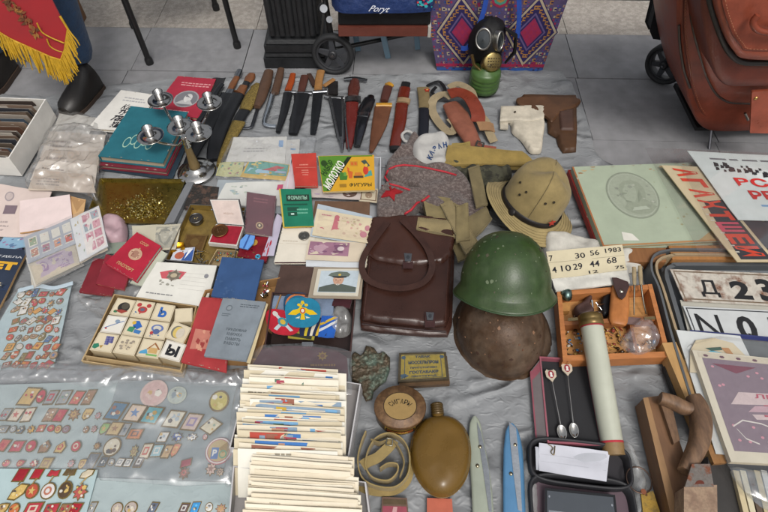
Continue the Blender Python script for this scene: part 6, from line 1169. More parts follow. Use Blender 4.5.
badge('red ribbon bar with bronze drop hanging below, alone on the grey sheet',186,463,11,7,'#8c2f3a','rect',None,z=G+.0105,group='pins on the grey sheet',rot=15)
badge('brown star-edged drop under the lone red ribbon bar',184,473,12,13,'#6c4c3c','star',rg,z=G+.0105,group='pins on the grey sheet')
badge('pale pink cluster-shaped pin at the lower right of the grey sheet',211,469,12,14,'#bca498','star','#8c6a5c',z=G+.0105,group='pins on the grey sheet'); badge('small tan lobed pin joined to the right of the pale pink cluster',220,472,9,9,'#b09c88','star','#6c5a4c',z=G+.0105,group='pins on the grey sheet')
crumple('plastic_cover','large clear plastic film spread over the pins at the lower left','clear film',[(-60,366),(60,364),(150,366),(250,372),(238,420),(234,484),(180,486),(100,480),(96,470),(-80,466)],G+.013,.010,plastic('cover_film',alpha=.17,bscale=16,bdist=.022,rough=.24,gl=.5,bump=1),edge=.02,step=.009,rnd=False,seed=30,ws=16,wr=.6,base=G)

fm2=plastic('fold_film',alpha=.30,bscale=30,bdist=.015,rough=.2,gl=.5,bump=1,hexc='#c4c6c8')
crumple('plastic_cover','long crumpled upper edge of the clear film above the pins','clear film',[(-60,372),(20,366),(90,370),(150,364),(205,372),(248,368),(247,384),(200,386),(150,380),(95,388),(40,380),(-60,388)],G+.014,.014,fm2,edge=.012,step=.006,seed=41,ws=30,wr=.8)
crumple('plastic_cover','narrow ridge of crumpled clear film beside the white postcard box','clear film',[(236,388),(246,386),(240,430),(234,480),(224,482),(229,430)],G+.012,.012,fm2,edge=.01,step=.006,seed=43,ws=34,wr=.8)
# ================================================================ goods, centre
# plastic tray with booklets
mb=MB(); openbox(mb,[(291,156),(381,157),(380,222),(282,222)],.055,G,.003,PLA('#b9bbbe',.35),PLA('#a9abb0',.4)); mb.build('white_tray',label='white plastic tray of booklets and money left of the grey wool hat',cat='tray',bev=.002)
slab('paper_strip','white paper leaning inside the left end of the plastic tray','paper',[(292,162),(300,158),(294,192),(281,194)],.052,.002,PAP('#bcaeb2'),curl=.003)
slab('banknote','mauve and brown printed note lying in the tray under the toy booklet','banknote',[(306,186),(362,188),(360,200),(304,197)],.050,.002,PAP('#b3a9a4'),None,lambda mb,F:(specks(mb,F,.1,.1,.9,.9,16,[C('#9c8c9c'),C('#b5a9a8')],.03,.1,1),disc(mb,F,.8,.5,.13,.35,C('#5c4840'),2)),curl=.003)
slab('postcard','small framed beige card at the right end of the tray','postcard',[(361,188),(378,189),(377,203),(359,201)],.048,.002,PAP('#b5aa94'),None,lambda mb,F:(frame_(mb,F,.05,.1,.95,.9,.06,C('#6c5848'),1),disc(mb,F,.5,.5,.2,.25,C('#8c7864'),1)),curl=.002)
book('booklet','small red booklet with four thin printed lines beside the toy booklet',[(291,154),(316,153),(318,186),(295,186)],.072,.008,CLO('#a8382f'),lambda mb,F:(lines(mb,F,.25,.6,.7,.68,1,C('#c47a6c'),1,ctr=True),rect(mb,F,.12,.55,.95,.56,C('#c47a6c'),1),lines(mb,F,.35,.3,.65,.5,3,C('#c47a6c'),1,ctr=True)),pages='#b5a08c',cat='booklet',cov=.001)
def mol(mb,F):
    gn=C('#4f7a2a'); poly(mb,F,[(.01,.01),(.13,.01),(.57,.99),(.01,.99)],gn,1); poly(mb,F,[(.57,.99),(.97,.99),(.97,.955),(.55,.955)],gn,2); poly(mb,F,[(.07,.03),(.15,.03),(.60,.95),(.52,.95)],C('#1f2a1c'),2)
    vs,fs=_txt('МОЛОТКО',.03)
    def mp(x,y,s0,t0,s1,t1,off,hh): 
        u=lerp(s0,s1,x); v=lerp(t0,t1,x); return F.w(u-(y-.5)*hh*.75+off,v+(y-.5)*hh*.9,LV*3)
    mb.add([mp(x,y,.115,.10,.45,.80,-.035,.16) for x,y in vs],fs,C('#d6d3c8'))
    vs,fs=_txt('НАБОР',.04); mb.add([mp(x,y,.08,.45,.27,.84,-.035,.12) for x,y in vs],fs,C('#28401c')); disc(mb,F,.09,.78,.055,.09,C('#28401c'),3)
    o=C('#b85a2a');
    rect(mb,F,.56,.68,.70,.82,C('#b07a2c'),2); rect(mb,F,.58,.71,.62,.79,o,3);rect(mb,F,.64,.71,.68,.79,o,3)
    poly(mb,F,[(.35,.30),(.48,.30),(.50,.42),(.34,.42)],C('#3f6c2c'),2); disc(mb,F,.39,.46,.04,.06,C('#3f6c2c'),3); disc(mb,F,.45,.46,.03,.06,C('#5c8c3c'),3)
    poly(mb,F,[(.52,.34),(.58,.34),(.60,.52),(.50,.56),(.54,.62),(.50,.66)],o,2); rect(mb,F,.61,.34,.79,.40,C('#4a3a28'),3); poly(mb,F,[(.62,.4),(.78,.4),(.75,.5),(.64,.5)],C('#b5702c'),2)
    poly(mb,F,[(.80,.36),(.96,.40),(.94,.56),(.86,.50)],C('#4c8c84'),2); disc(mb,F,.84,.55,.05,.12,C('#b5382c'),3); poly(mb,F,[(.76,.82),(.84,.86),(.92,.68),(.86,.64)],C('#3c4a44'),3); disc(mb,F,.85,.69,.03,.05,C('#c4a040'),4)
    rect(mb,F,.33,.10,.46,.19,C('#8c6a24'),2); txt(mb,F,'ФИГУРЫ',.52,.10,.42,.11,C('#3c3a20'),2,bold=.02)
slab('toy_booklet','yellow and green children toy set booklet with coloured pictures','booklet',[(318,156),(374,155),(375,190),(323,192)],.074,.007,PAP('#c0912a'),PAP('#b5a37c'),mol,curl=.001)
slab('brown_folder','plain brown folder edge between tray and banknotes','folder',[(315,201),(370,202),(369,226),(312,224)],.058,.008,mk('brown_card','#5b4230',.6,var=.2),curl=.001)
def grb(mb,F):
    rect(mb,F,.2,.66,.92,.84,C('#24352c'),1); txt(mb,F,'ФОРМУЛЫ',.25,.69,.6,.12,C('#8fb5a0'),3); rect(mb,F,.1,.55,.85,.59,C('#1c4a3a'),1); rect(mb,F,.2,.40,.56,.50,C('#1f4638'),1); rect(mb,F,.2,.27,.5,.37,C('#1f4638'),1); lines(mb,F,.5,.3,.85,.48,2,C('#5f9c84'),1); rect(mb,F,.3,.30,.4,.34,C('#b5ccc0'),2)
    rect(mb,F,0,0,.05,1,C('#b5a048'),1)
slab('booklet','green booklet with dark title blocks and yellow spine in clear wrap','booklet',[(279,189),(311,189),(314,226),(283,227)],.066,.006,CLO('#1c6b52'),PAP('#b5953c'),grb,curl=.001)
book('open_album','open white coin album page holding a silver coin',[(283,226),(316,228),(312,262),(274,262)],.052,.012,PAP('#c9c2b4'),lambda mb,F:(lines(mb,F,.1,.55,.6,.6,1,C('#a89c8c'),1),rect(mb,F,.0,.5,.95,.51,C('#b3a898'),1)),pages='#4a2c30',cat='album',cov=.001)
coin('silver_coin','silver coin resting on the white album page','coin',304,236,.055,.0165,.003,MET('#8f8c84',.3),lambda mb,F:(disc(mb,F,.5,.5,.4,.4,MET('#7c7a74',.4),1),specks(mb,F,.3,.3,.7,.7,7,[MET('#b5b2aa',.3)],.04,.1,2)))
slab('album_page','right half of the white album under the pink banknotes','album',[(312,228),(372,238),(368,268),(312,264)],.050,.010,PAP('#c4bca9'),LEA('#4a2c30'),curl=.001)
pn=lambda mb,F:(rect(mb,F,.05,.1,.96,.9,C('#bfb098'),1),poly(mb,F,[(.30,.2),(.42,.16),(.44,.5),(.40,.78),(.33,.8),(.32,.5)],C('#a8626a'),2),disc(mb,F,.37,.8,.04,.08,C('#a8626a'),3),disc(mb,F,.5,.5,.10,.22,C('#b3a588'),2),specks(mb,F,.45,.15,.93,.85,30,[C('#b09a88'),C('#b58c84'),C('#a89c7c')],.015,.05,3,asp=1.5),lines(mb,F,.1,.76,.28,.86,1,C('#a8727a'),2),disc(mb,F,.14,.24,.05,.1,C('#a8626a'),2),disc(mb,F,.14,.24,.03,.06,C('#bfb098'),3),disc(mb,F,.85,.3,.06,.12,C('#a8727a'),4),disc(mb,F,.9,.55,.04,.1,C('#a8727a'),4))
slab('plastic_sleeve','pale blue plastic sleeve corner behind the upper pink banknote','sleeve',[(318,204),(372,216),(369,246),(310,236)],.060,.002,PLA('#a3adb5',.3),curl=.001)
slab('banknote','upper banknote with red standing figure in a clear sleeve','banknote',[(317,209),(375,219),(371,244),(312,235)],.064,.0015,PAP('#c4b79c'),None,pn,curl=.003)
vn=lambda mb,F:(rect(mb,F,.03,.25,.72,.93,C('#8c6678'),1),disc(mb,F,.25,.6,.14,.22,C('#a88894'),2),rect(mb,F,.45,.38,.62,.8,C('#6f4c62'),2),specks(mb,F,.05,.3,.7,.9,20,[C('#a88c98'),C('#74506a')],.02,.06,3),disc(mb,F,.58,.6,.06,.12,C('#c0b0b0'),4))
slab('banknote','violet banknote with cream margin lying under the red figured one','banknote',[(309,240),(366,243),(364,262),(305,260)],.061,.0015,PAP('#bdb09c'),None,vn,curl=.003)
slab('white_card','white card edge below the violet banknote','card',[(306,260),(366,262),(364,269),(306,266)],.055,.004,PAP('#bcc0c4'),curl=.001)
# wallet and officer portrait
slab('brown_wallet','plain dark brown wallet leaf left of the officer portrait','wallet',[(281,265),(316,266),(312,298),(274,294)],.050,.010,LEA('#46352f'),curl=.002)
def por(mb,F):
    rect(mb,F,.08,.10,.94,.93,C('#a9b4bb'),1)
    poly(mb,F,[(.10,.12),(.93,.12),(.93,.30),(.75,.37),(.60,.42),(.42,.42),(.25,.36),(.10,.28)],C('#4f5650'),2)
    poly(mb,F,[(.42,.43),(.60,.43),(.63,.58),(.62,.68),(.40,.68),(.38,.58)],C('#b08a72'),3); disc(mb,F,.505,.53,.105,.15,C('#b5907a'),3.5,n=16)
    poly(mb,F,[(.26,.74),(.32,.84),(.50,.89),(.68,.87),(.76,.78),(.72,.70),(.50,.70),(.34,.70)],C('#5c645c'),4); poly(mb,F,[(.34,.71),(.70,.71),(.67,.66),(.50,.64),(.38,.66)],C('#2c2e30'),5); disc(mb,F,.52,.76,.035,.04,C('#b59a4a'),6,n=8)
    poly(mb,F,[(.46,.42),(.56,.42),(.51,.34)],C('#c0bfb4'),4); poly(mb,F,[(.505,.40),(.525,.40),(.515,.30)],C('#2c2e30'),5)
    for u in (.455,.55): disc(mb,F,u,.57,.018,.014,C('#3a2c26'),5,n=8)
    poly(mb,F,[(.495,.56),(.515,.56),(.525,.50),(.49,.50)],C('#a07a64'),5); poly(mb,F,[(.465,.455),(.545,.455),(.535,.44),(.475,.44)],C('#8c5248'),5)
slab('portrait_photo','framed colour portrait of a man in officer cap and uniform','photograph',[(318,269),(362,269),(358,296),(313,295)],.062,.004,PAP('#b9b3a4'),None,por,curl=.001)
slab('card_mount','grey-brown card mount under the officer portrait','card',[(314,267),(364,268),(361,299),(308,298)],.057,.003,PAP('#8c8070'),curl=.001)
# brown patch case
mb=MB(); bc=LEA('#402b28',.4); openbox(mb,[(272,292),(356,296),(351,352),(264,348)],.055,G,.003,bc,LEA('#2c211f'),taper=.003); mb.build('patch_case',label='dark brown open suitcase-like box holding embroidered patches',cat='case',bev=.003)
slab('case_clasp','small silver clasp at the front of the patch case','clasp',[(302,342),(313,342),(313,346),(302,346)],.060,.004,silv,curl=0)
def patch(name,label,q,z,col,deco,n=24,cat='patch'):
    F=fr(q,z,curl=.001); mb=MB(); pts=[(.5+.5*math.copysign(abs(math.cos(2*math.pi*i/n))**.75,math.cos(2*math.pi*i/n)),.5+.5*math.copysign(abs(math.sin(2*math.pi*i/n))**.75,math.sin(2*math.pi*i/n))) for i in range(n)]
    lo=[F.w(u,v,-.003) for u,v in pts]; hi=[F.w(u,v,0) for u,v in pts]; mb.add(lo+hi,[(i,(i+1)%n,n+(i+1)%n,n+i) for i in range(n)]+[tuple(range(n,2*n))],col); deco(mb,F); mb.build(name,None,label,cat,'patches in the brown case')
slab('cloth_patch','blue grey folded shirt cloth behind the turquoise patch','cloth',[(272,296),(334,299),(333,322),(272,316)],.040,.012,CAN('#6c7a8f'),curl=.008,group='patches in the brown case')
patch('cloth_patch','red embroidered patch with crossed grey swords at the left',[(264,306),(300,314),(300,336),(268,334)],.050,CAN('#a31f2e'),lambda mb,F:(poly(mb,F,[(.2,.2),(.3,.15),(.75,.75),(.68,.8)],C('#a9b4b8'),1),poly(mb,F,[(.7,.15),(.8,.2),(.35,.8),(.25,.75)],C('#a9b4b8'),2),disc(mb,F,.5,.5,.15,.18,C('#3c7c8c'),3),disc(mb,F,.5,.5,.08,.1,C('#b59a3c'),4),disc(mb,F,.3,.78,.08,.1,C('#b9b4ae'),3)))
patch('cloth_patch','dark navy patch with orange border behind the turquoise eagle patch',[(283,292),(314,293),(314,316),(284,318)],.052,CAN('#1d3f5c'),lambda mb,F:(ring(mb,F,.5,.5,.44,.44,.16,CAN('#b0683c'),1),disc(mb,F,.5,.5,.36,.36,CAN('#24607c'),2)))
slab('cloth_patch','yellow and black striped shoulder patch under the turquoise one','patch',[(298,318),(332,318),(326,336),(300,336)],.048,.004,CAN('#1c2440'),None,lambda mb,F:[poly(mb,F,[(.15+.22*i,.0),(.25+.22*i,.0),(.42+.2*i,.98),(.3+.2*i,.98)],CAN(['#b5a02c','#c0b8a8','#b5942c','#c4c0b4'][i]),1) for i in range(3)],curl=.002,group='patches in the brown case')
slab('cloth_patch','blue and white banded ribbon at the right of the patches','patch',[(322,316),(338,317),(334,338),(318,337)],.049,.003,CAN('#20509c'),None,lambda mb,F:(poly(mb,F,[(0,.2),(1,.7),(1,.85),(0,.35)],CAN('#c4c4c4'),1),poly(mb,F,[(0,.5),(1,.95),(.8,1),(0,.62)],CAN('#b5942c'),1)),curl=.003,group='patches in the brown case')
slab('cloth_patch','olive yellow cloth tab below the eagle patch','patch',[(288,328),(316,330),(314,340),(288,338)],.046,.004,CAN('#8c8230'),None,lambda mb,F:poly(mb,F,[(0,.2),(.9,.0),(.9,.3),(0,.6)],CAN('#2a2c24'),1),curl=.002,group='patches in the brown case')
def eagle(mb,F):
    y=C('#c9a818'); 
    poly(mb,F,[(.5,.34),(.42,.48),(.30,.40),(.08,.42),(.22,.56),(.36,.60),(.42,.66),(.40,.70),(.46,.74),(.5,.80),(.54,.74),(.60,.70),(.58,.66),(.64,.60),(.78,.56),(.92,.42),(.70,.40),(.58,.48)],y,2)
    poly(mb,F,[(.43,.24),(.57,.24),(.55,.40),(.45,.40)],y,3); disc(mb,F,.40,.74,.05,.045,y,3); disc(mb,F,.60,.74,.05,.045,y,3); poly(mb,F,[(.44,.78),(.56,.78),(.53,.88),(.47,.88)],y,3)
    disc(mb,F,.5,.54,.075,.10,C('#a8332c'),4,n=12); disc(mb,F,.5,.54,.045,.065,C('#c9c6b8'),5,n=12); poly(mb,F,[(.28,.30),(.42,.36),(.40,.28)],C('#b9c4b8'),3); poly(mb,F,[(.72,.30),(.58,.36),(.60,.28)],C('#b9c4b8'),3)
patch('cloth_patch','round turquoise patch with yellow double-headed eagle on top of the pile',[(284,297),(321,298),(320,327),(286,328)],.060,CAN('#1f6f8c'),eagle)
crumple('plastic_bag','white crumpled plastic bag in the right side of the patch case','plastic bag',[(333,310),(346,308),(352,318),(350,334),(338,338),(330,330)],.03,.03,plastic('bag_white',alpha=.55,hexc='#c3c3c0'),seed=4)
slab('cloth_strip','dark red and black cloth strip at the back right of the patch case','cloth',[(334,297),(352,299),(350,308),(332,306)],.046,.006,CAN('#3a1a20'),curl=.003)
# burgundy folder in clear bag
mb=MB(); q=[(262,349),(275,346),(308,346),(335,350),(347,357),(348,372),(346,392),(250,390),(252,366)]
zf=.055
prism(mb,[P(a,b,zf)[:2] for a,b in q],zf-.02,zf,LEA('#3f1c22',.35)); o=mb.build('burgundy_purse',label='burgundy leather purse with a small gold sun emblem behind the postcards',cat='purse',bev=.004)
mb=MB(); F=fr([(317,351),(328,351),(328,361),(317,361)],zf+.0005,curl=0); star(mb,F,.5,.5,.5,.5,MET('#b59248',.3),1,k=8,inn=.6); disc(mb,F,.5,.5,.2,.2,C('#5a3c28'),2); lines(mb,F,-.6,-.6,1.8,-.2,1,MET('#8c6a3c',.4),1); mb.build('gold_emblem',o)
crumple('plastic_bag','clear plastic bag wrapped round the burgundy purse','plastic bag',[(252,352),(262,345),(308,343),(340,348),(352,352),(352,395),(250,395),(247,372)],zf+.001,.004,plastic('bag_film3',alpha=.12,bscale=50),edge=.008,rnd=False,seed=7)
# postcard box
def pcbox(name,label,q,z): 
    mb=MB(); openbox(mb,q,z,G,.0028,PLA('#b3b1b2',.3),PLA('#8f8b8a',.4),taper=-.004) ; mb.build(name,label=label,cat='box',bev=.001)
pcbox('postcard_box','long white plastic box packed with old postcards',[(250,366),(361,384),(349,457),(229,448)],.060)
tops=['#cfc6b2','#c4b9a0','#d6d0c0','#c9bda4','#d6d3c8']
def pcd(i,n):
    rr=random.Random(i*7+1); pal=['#3c6ca8','#6f9cc0','#a8483c','#2a2c34','#b5973c','#4c6c5c','#8c5c4c','#7d8fa0','#b08870','#9c3f50']
    def d(mb,F):
        if rr.random()<.75:
            a=rr.uniform(.03,.4); b=rr.uniform(.55,.97); rect(mb,F,a,.72,b,.975,C(rr.choice(pal[:3]+pal[5:8])),1)
            for k in range(rr.randint(2,6)): x=rr.uniform(a,b-.12); rect(mb,F,x,rr.uniform(.74,.84),x+rr.uniform(.05,.12),rr.uniform(.9,.965),C(rr.choice(pal)),2+.2*k,n=1)
        else: lines(mb,F,.08,.86,rr.uniform(.4,.9),.95,1,C('#8c8474'),1); rect(mb,F,.86,.84,.94,.95,C(rr.choice(pal)),1,n=1)
    return PAP(tops[(i*7)%5]),PAP('#cfc4ac'),d,.0009
pl_=['pale blue sky','black corner','blank cream','red and blue banner','green and tan','dark blue label']
cardrun(44,(250,364,341,370),(236,449,340,454),.084,.07,1.25,pcd,'postcard','postcard','postcards standing in the white box',lambda i,n:'old postcard in the white plastic box, %s from the back'%ordn(i),jit=(6,2.6))
pcbox('envelope_box','second white plastic box of plain cream envelopes at the bottom edge',[(233,466),(366,482),(376,560),(225,556)],.060)
cardrun(36,(254,449,352,456),(240,545,365,550),.084,.07,1.25,lambda i,n:(PAP(['#d6ccb8','#cfc4ae','#dad2c0'][i%3]),PAP('#d0c6b0'),(lambda mb,F:lines(mb,F,.1,.9,.3,.95,1,C('#a89c88'),1)) if i%3==0 else None,[.0012,.003,.0018][i%3]),'envelope','envelope','cream envelopes in the second white box',lambda i,n:'plain cream envelope in the lower white box, %s from the back'%ordn(i),thk=.0018,jit=(4,2.2))
# bronze eagle plaque
c0=P(369,372,G); brz=mk('verdigris_bronze','#4e4232',.5,metal=.35,scale=34,hex2='#56665a',th=(.45,.68),var=.35,bump=1,bscale=140,bdist=.003)
mb=MB(); ppx=[(366,346),(374,348),(378,354),(384,352),(390,358),(390,370),(386,382),(380,386),(374,392),(372,400),(366,402),(362,394),(360,386),(352,382),(349,370),(350,357),(355,352),(361,356),(364,352)]
def egf(x,y,d,prof,hh): return .010*prof*(.6+1.1*abs(nz(x*95,y*120,2)))+.002
blob(mb,ppx,G,.014,brz,edge=.008,step=.0035,fn=egf,base=G-.001,rnd=False); mb.build('eagle_plaque',label='green tarnished bronze eagle figure beside the flat yellow tin',cat='plaque')
# tins
c0=P(423,370,G); t=thing('flat_tin','flat rectangular yellow tin with blue printed lettering and worn rim','tin',(c0.x,c0.y,G))
tq=[(399,353),(446,352),(449,379),(398,382)]; Ft=fr(tq,.036,curl=0); mb=MB(); my=mk('tin_yellow','#93813f',.4,metal=.3,scale=30,hex2='#6d6236',th=(.5,.7),var=.15,bump=.3); mrm=mk('tin_rim','#4d4536',.45,metal=.5,var=.3)
plate(mb,Ft,.010,mrm,n=2); rect(mb,Ft,.05,.07,.95,.93,my,1)
bt=C('#3a4450')
for s,u,v,w,h in (('ТАБАК',.34,.80,.32,.08),('МОССЕЛЬПРОМ',.2,.58,.62,.12),('ПРИГОТОВЛЕН',.24,.42,.54,.06),('ГОСТАБАКФ',.22,.24,.6,.11),('ЛЕНИНГРАД',.26,.12,.5,.06)): txt(mb,Ft,s,u,v,w,h,bt,3,bold=.05)
frame_(mb,Ft,.12,.09,.88,.91,.012,bt,2); specks(mb,Ft,.05,.07,.2,.35,6,[C('#3f4f5c')],.03,.06,3)
for u,v in ((.1,.82),(.9,.82),(.1,.18)): disc(mb,Ft,u,v,.045,.06,C('#3f4f5c'),3)
mb.build('lid',t,bev=.002)
mb=MB(); F2=fr([(401,357),(447,356),(450,384),(399,387)],.026,curl=0); plate(mb,F2,.014,mk('tin_side','#5c4630',.45,metal=.4,var=.3),n=2); mb.build('body',t,bev=.002)
c0=P(400,410,G); t=thing('round_tin','oval brown tin with worn label on the lid beside the flask','tin',(c0.x,c0.y,G))
cb_=P(400,408,.055); kx=25.5/ppm(400,408,.055); tinb=mk('tin_brown','#5a4028',.5,metal=.2,scale=40,hex2='#73573a',th=(.45,.65),var=.25,bump=.5)
mb=MB(); lathe(mb,[(kx*.96,0),(kx*.96,.045)],Vector((cb_.x,cb_.y-.0,G)),(0,0,1),mk('tin_body','#4c3a20',.4,metal=.4,var=.3),n=44,sy=.86); 
Fw=Fr(*[Vector((cb_.x+a*.028,cb_.y-kx*.86*.95-.0008,z)) for a,z in ((-1,.042),(1,.042),(1,.014),(-1,.014))])
bd=mb.build('body',t); 
mb=MB(); 
def cyl(u,v,h): a=R(-90+lerp(-38,38,u)); return Vector((cb_.x+(kx*.96+h)*math.cos(a),cb_.y+(kx*.96+h)*.86*math.sin(a),lerp(.014,.042,v)))
class CF: pass
cf=CF(); cf.w=cyl
rect(mb,cf,0,0,1,1,C('#a8842c'),2,n=10); rect(mb,cf,.03,.08,.97,.92,C('#1c1a16'),3,n=10); rect(mb,cf,.08,.2,.92,.75,C('#8c4a24'),4,n=10); txt(mb,cf,'ТАБАК',.25,.3,.5,.35,C('#c9a848'),6,bold=.05); mb.build('side_label',bd)
mb=MB(); lathe(mb,[(kx,.040),(kx*1.02,.042),(kx*1.02,.054),(kx,.0565),(kx*.93,.0565),(kx*.92,.0575),(.0005,.0575)],Vector((cb_.x,cb_.y,G-.002)),(0,0,1),tinb,n=44,sy=.86)
Fl=Fr(*[Vector((cb_.x+a*kx,cb_.y+b*kx*.86,G+.0555)) for a,b in ((-1,1),(1,1),(1,-1),(-1,-1))]); disc(mb,Fl,.5,.5,.32,.32,C('#8c7348'),1,n=32); ring(mb,Fl,.5,.5,.33,.33,.05,C('#3a2c1c'),2,n=32); arctext(mb,Fl,'СИГАРЫ',.5,.34,.27,.27,140,40,.42,C('#1c1814'),3,bold=.01); mb.build('lid',t)
# coiled belt
c0=P(384,462,G); t=thing('coiled_belt','coiled beige canvas belt standing on edge left of the flask','belt',(c0.x,c0.y,G)); cbm=CAN('#8c7a50'); cbm2=CAN('#7a6a45')
zz=G+.018
mb=MB(); strap(mb,[P(a,b,zz) for a,b in ((366,433),(361,446),(358,463),(363,480),(378,488),(396,488),(408,475),(409,455),(402,441),(389,435),(376,440),(368,453),(366,468),(373,479),(388,482),(397,474),(397,466),(388,465),(380,470))],.030,cbm,th=.003,mode='edge'); mb.build('outer_coil',t)
mb=MB(); strap(mb,[P(a,b,zz+.004) for a,b in ((371,441),(380,444),(391,441),(399,450),(404,464),(400,478))],.028,cbm2,th=.003,mode='edge'); strap(mb,[P(a,b,zz+.006) for a,b in ((362,466),(368,462),(377,458),(384,452),(390,446),(394,440))],.024,cbm,th=.003,mode='flat'); mb.build('inner_coil',t)
mb=MB(); strap(mb,[P(a,b,G+.003) for a,b in ((358,486),(368,491),(384,493),(398,490),(408,480),(412,462))],.016,cbm,th=.003,mode='flat'); mb.build('belt_end',t)
mb=MB(); tube(mb,[P(a,b,zz+.018) for a,b in ((387,438),(393,439),(392,446),(386,445),(387,438))],.0018,MET('#8c8a80',.3),n=8); mb.build('buckle',t)
# flask
c0=P(443,455,G); t=thing('flask','olive brown painted army flask with dented body and screw cap','flask',(c0.x,c0.y,G)); fo=mk('flask_olive','#62491c',.28,var=.15,scale=14,bump=.1,bscale=14,bdist=.004,coat=.05,spec=.35)
mb=MB(); 
fp=[(426,419),(436,416.5),(450,417),(462,425),(469,440),(470.5,458),(466,478),(456,492),(443,498),(429,493),(417,478),(411,458),(412,440),(418,427)]
def flf(x,y,d,prof,hh):
    t_=min(1,d/.05); pr=math.sqrt(max(0,1-(1-t_)**2.2)); return .036*pr-.0035*max(0,nz(x*16+2,y*16,4))*t_*2
blob(mb,fp,G+.018,.036,fo,edge=.05,step=.0045,fn=flf,base=None,seed=2)
def flf2(x,y,d,prof,hh):
    t_=min(1,d/.03); return -.018*math.sqrt(max(0,1-(1-t_)**2))
blob(mb,fp,G+.018,.036,fo,edge=.05,step=.008,fn=flf2); bd=mb.build('body',t)
mb=MB(); tube(mb,smooth([P(x,y,G+.018) for x,y in fp],4,True),.0014,fo,n=6,closed=True); mb.build('seam',bd); mb=MB(); a=P(438,417,G+.022); ax=Vector((-.06,1,.05)); lathe(mb,[(.015,-.012),(.0135,.004)],a,ax,fo,n=24); mb.build('neck',bd)
cpm=mk('cap_brown','#4f3d1e',.3,metal=.3,var=.2); mb=MB(); prof=[]
for i in range(5): prof+=[(.0145,.004+i*.0055),(.016,.006+i*.0055),(.016,.008+i*.0055)]
prof+=[(.014,.033),(.0005,.034)]; lathe(mb,prof,a,ax,cpm,n=28); mb.build('cap',t)
# folding knives / big pocket knives
def bigknife(label,name,body,mat,z,bladepts,bmat,pins,h=.012):
    c=P(body[-1][0],body[-1][1],G); t=thing(name,label,'knife',(c.x,c.y,G),'large folded knives at the front edge')
    mb=MB(); bar(mb,body,mat,h=h,sq=.55,k=4); mb.build('handle',t)
    mb=MB(); prism(mb,[P(a,b,G+h+.001)[:2] for a,b in bladepts],G+h-.002,G+h+.0015,bmat); mb.build('blade',t,bev=.0006)
    for a,b in pins:
        mb=MB(); c=P(a,b,G+h); lathe(mb,[(.0045,0),(.0042,.0022),(.0008,.003)],Vector((c.x,c.y,G+h-.0002)),(0,0,1),MET('#a59c84',.3),n=16); mb.build('rivet',t)
bigknife('pale grey-green large folded knife with steel blade, left of the blue one','folding_knife',[(474.5,417,3),(475,424,11),(476,440,15),(479,465,19),(482,495,21),(484,540,22)],mk('bone_green','#8c9284',.45,var=.12,scale=20),G,[(477,422),(481,432),(489,470),(492,512),(489,512),(483,470),(478,436)],MET('#b5b8ba',.18),[(477.5,466),(480,447)])
bigknife('blue large folded knife with bright steel blade','folding_knife',[(511,424,3),(512,432,13),(513,450,19),(513.5,475,21),(514,500,22),(515,545,23)],mk('knife_blue','#4a779c',.4,var=.1,scale=20),G,[(509,422),(516,428),(520,470),(522,512),(518,510),(513,470),(510,440)],MET('#d0d4d8',.1),[(511,474),(515,445)])
slab('orange_tile','orange terracotta-coloured rectangle at the bottom edge below the flask','box',[(427,498),(452,499),(454,530),(427,530)],.022,.010,mk('terracotta','#a8553e',.5,var=.1),curl=0)
slab('red_case','small pink and brown lined metal case at the bottom edge','case',[(382,497),(407,498),(410,530),(380,530)],.022,.010,mk('case_brown','#5c4638',.4,var=.2),None,lambda mb,F:(rect(mb,F,.05,.1,.95,.72,C('#8c4450'),1),poly(mb,F,[(.3,.1),(.5,.1),(.6,.7),(.45,.7)],C('#b58c8c'),2),rect(mb,F,.05,.78,.95,.94,MET('#6c5c48',.4),1)),curl=0)
# ================================================================ goods, lower right
wb_=WOO('#a5693a',(20,120,60)); wb2=WOO('#8a5630',(20,120,60))
t0=P(612,325,G); t=thing('compartment_box','open honey wood compartment box full of small tools and trinkets','box',(t0.x,t0.y,G))
zr=.055
def wq(u,v,z): 
    TL,TR,BR,BL=P(557,291,zr),P(652,284,zr),P(671,357,zr),P(563,361,zr); p=(BL*(1-u)+BR*u)*(1-v)+(TL*(1-u)+TR*u)*v; return Vector((p.x,p.y,z))
def wall(nm,u0,v0,u1,v1,z0,z1,m):
    mb=MB(); hexa(mb,[wq(u0,v0,z0),wq(u1,v0,z0),wq(u1,v1,z0),wq(u0,v1,z0)],[wq(u0,v0,z1),wq(u1,v0,z1),wq(u1,v1,z1),wq(u0,v1,z1)],m); return mb.build(nm,t,bev=.0015)
wall('side_wall',0,0,.045,1,G,zr,wb_); wall('side_wall',.955,0,1,1,G,zr,wb_); wall('back_wall',.046,.93,.954,1,G,zr-.001,wb_); wall('front_wall',.046,0,.954,.075,G,zr-.001,wb_); wall('divider',.046,.50,.954,.56,G+.004,zr-.006,wb2)
wall('divider',.70,.076,.73,.499,G+.004,zr-.012,wb2); wall('divider',.38,.076,.40,.499,G+.004,zr-.012,wb2); wall('floor_board',.046,.076,.954,.929,G,G+.004,WOO('#b5834c',(20,120,60)))
mb=MB(); 
for px,py in ((575,319),(651,319)): 
    F=fr([(px-7,py-1),(px+7,py-2),(px+7,py+1),(px-7,py+2)],zr-.003,curl=0); plate(mb,F,.002,MET('#a89870',.3),n=1)
    break
mb.build('hinge',t); mb=MB(); F=fr([(644,317),(658,316),(659,319),(645,320)],zr-.003,curl=0); plate(mb,F,.002,MET('#a89870',.3),n=1); mb.build('hinge',t)
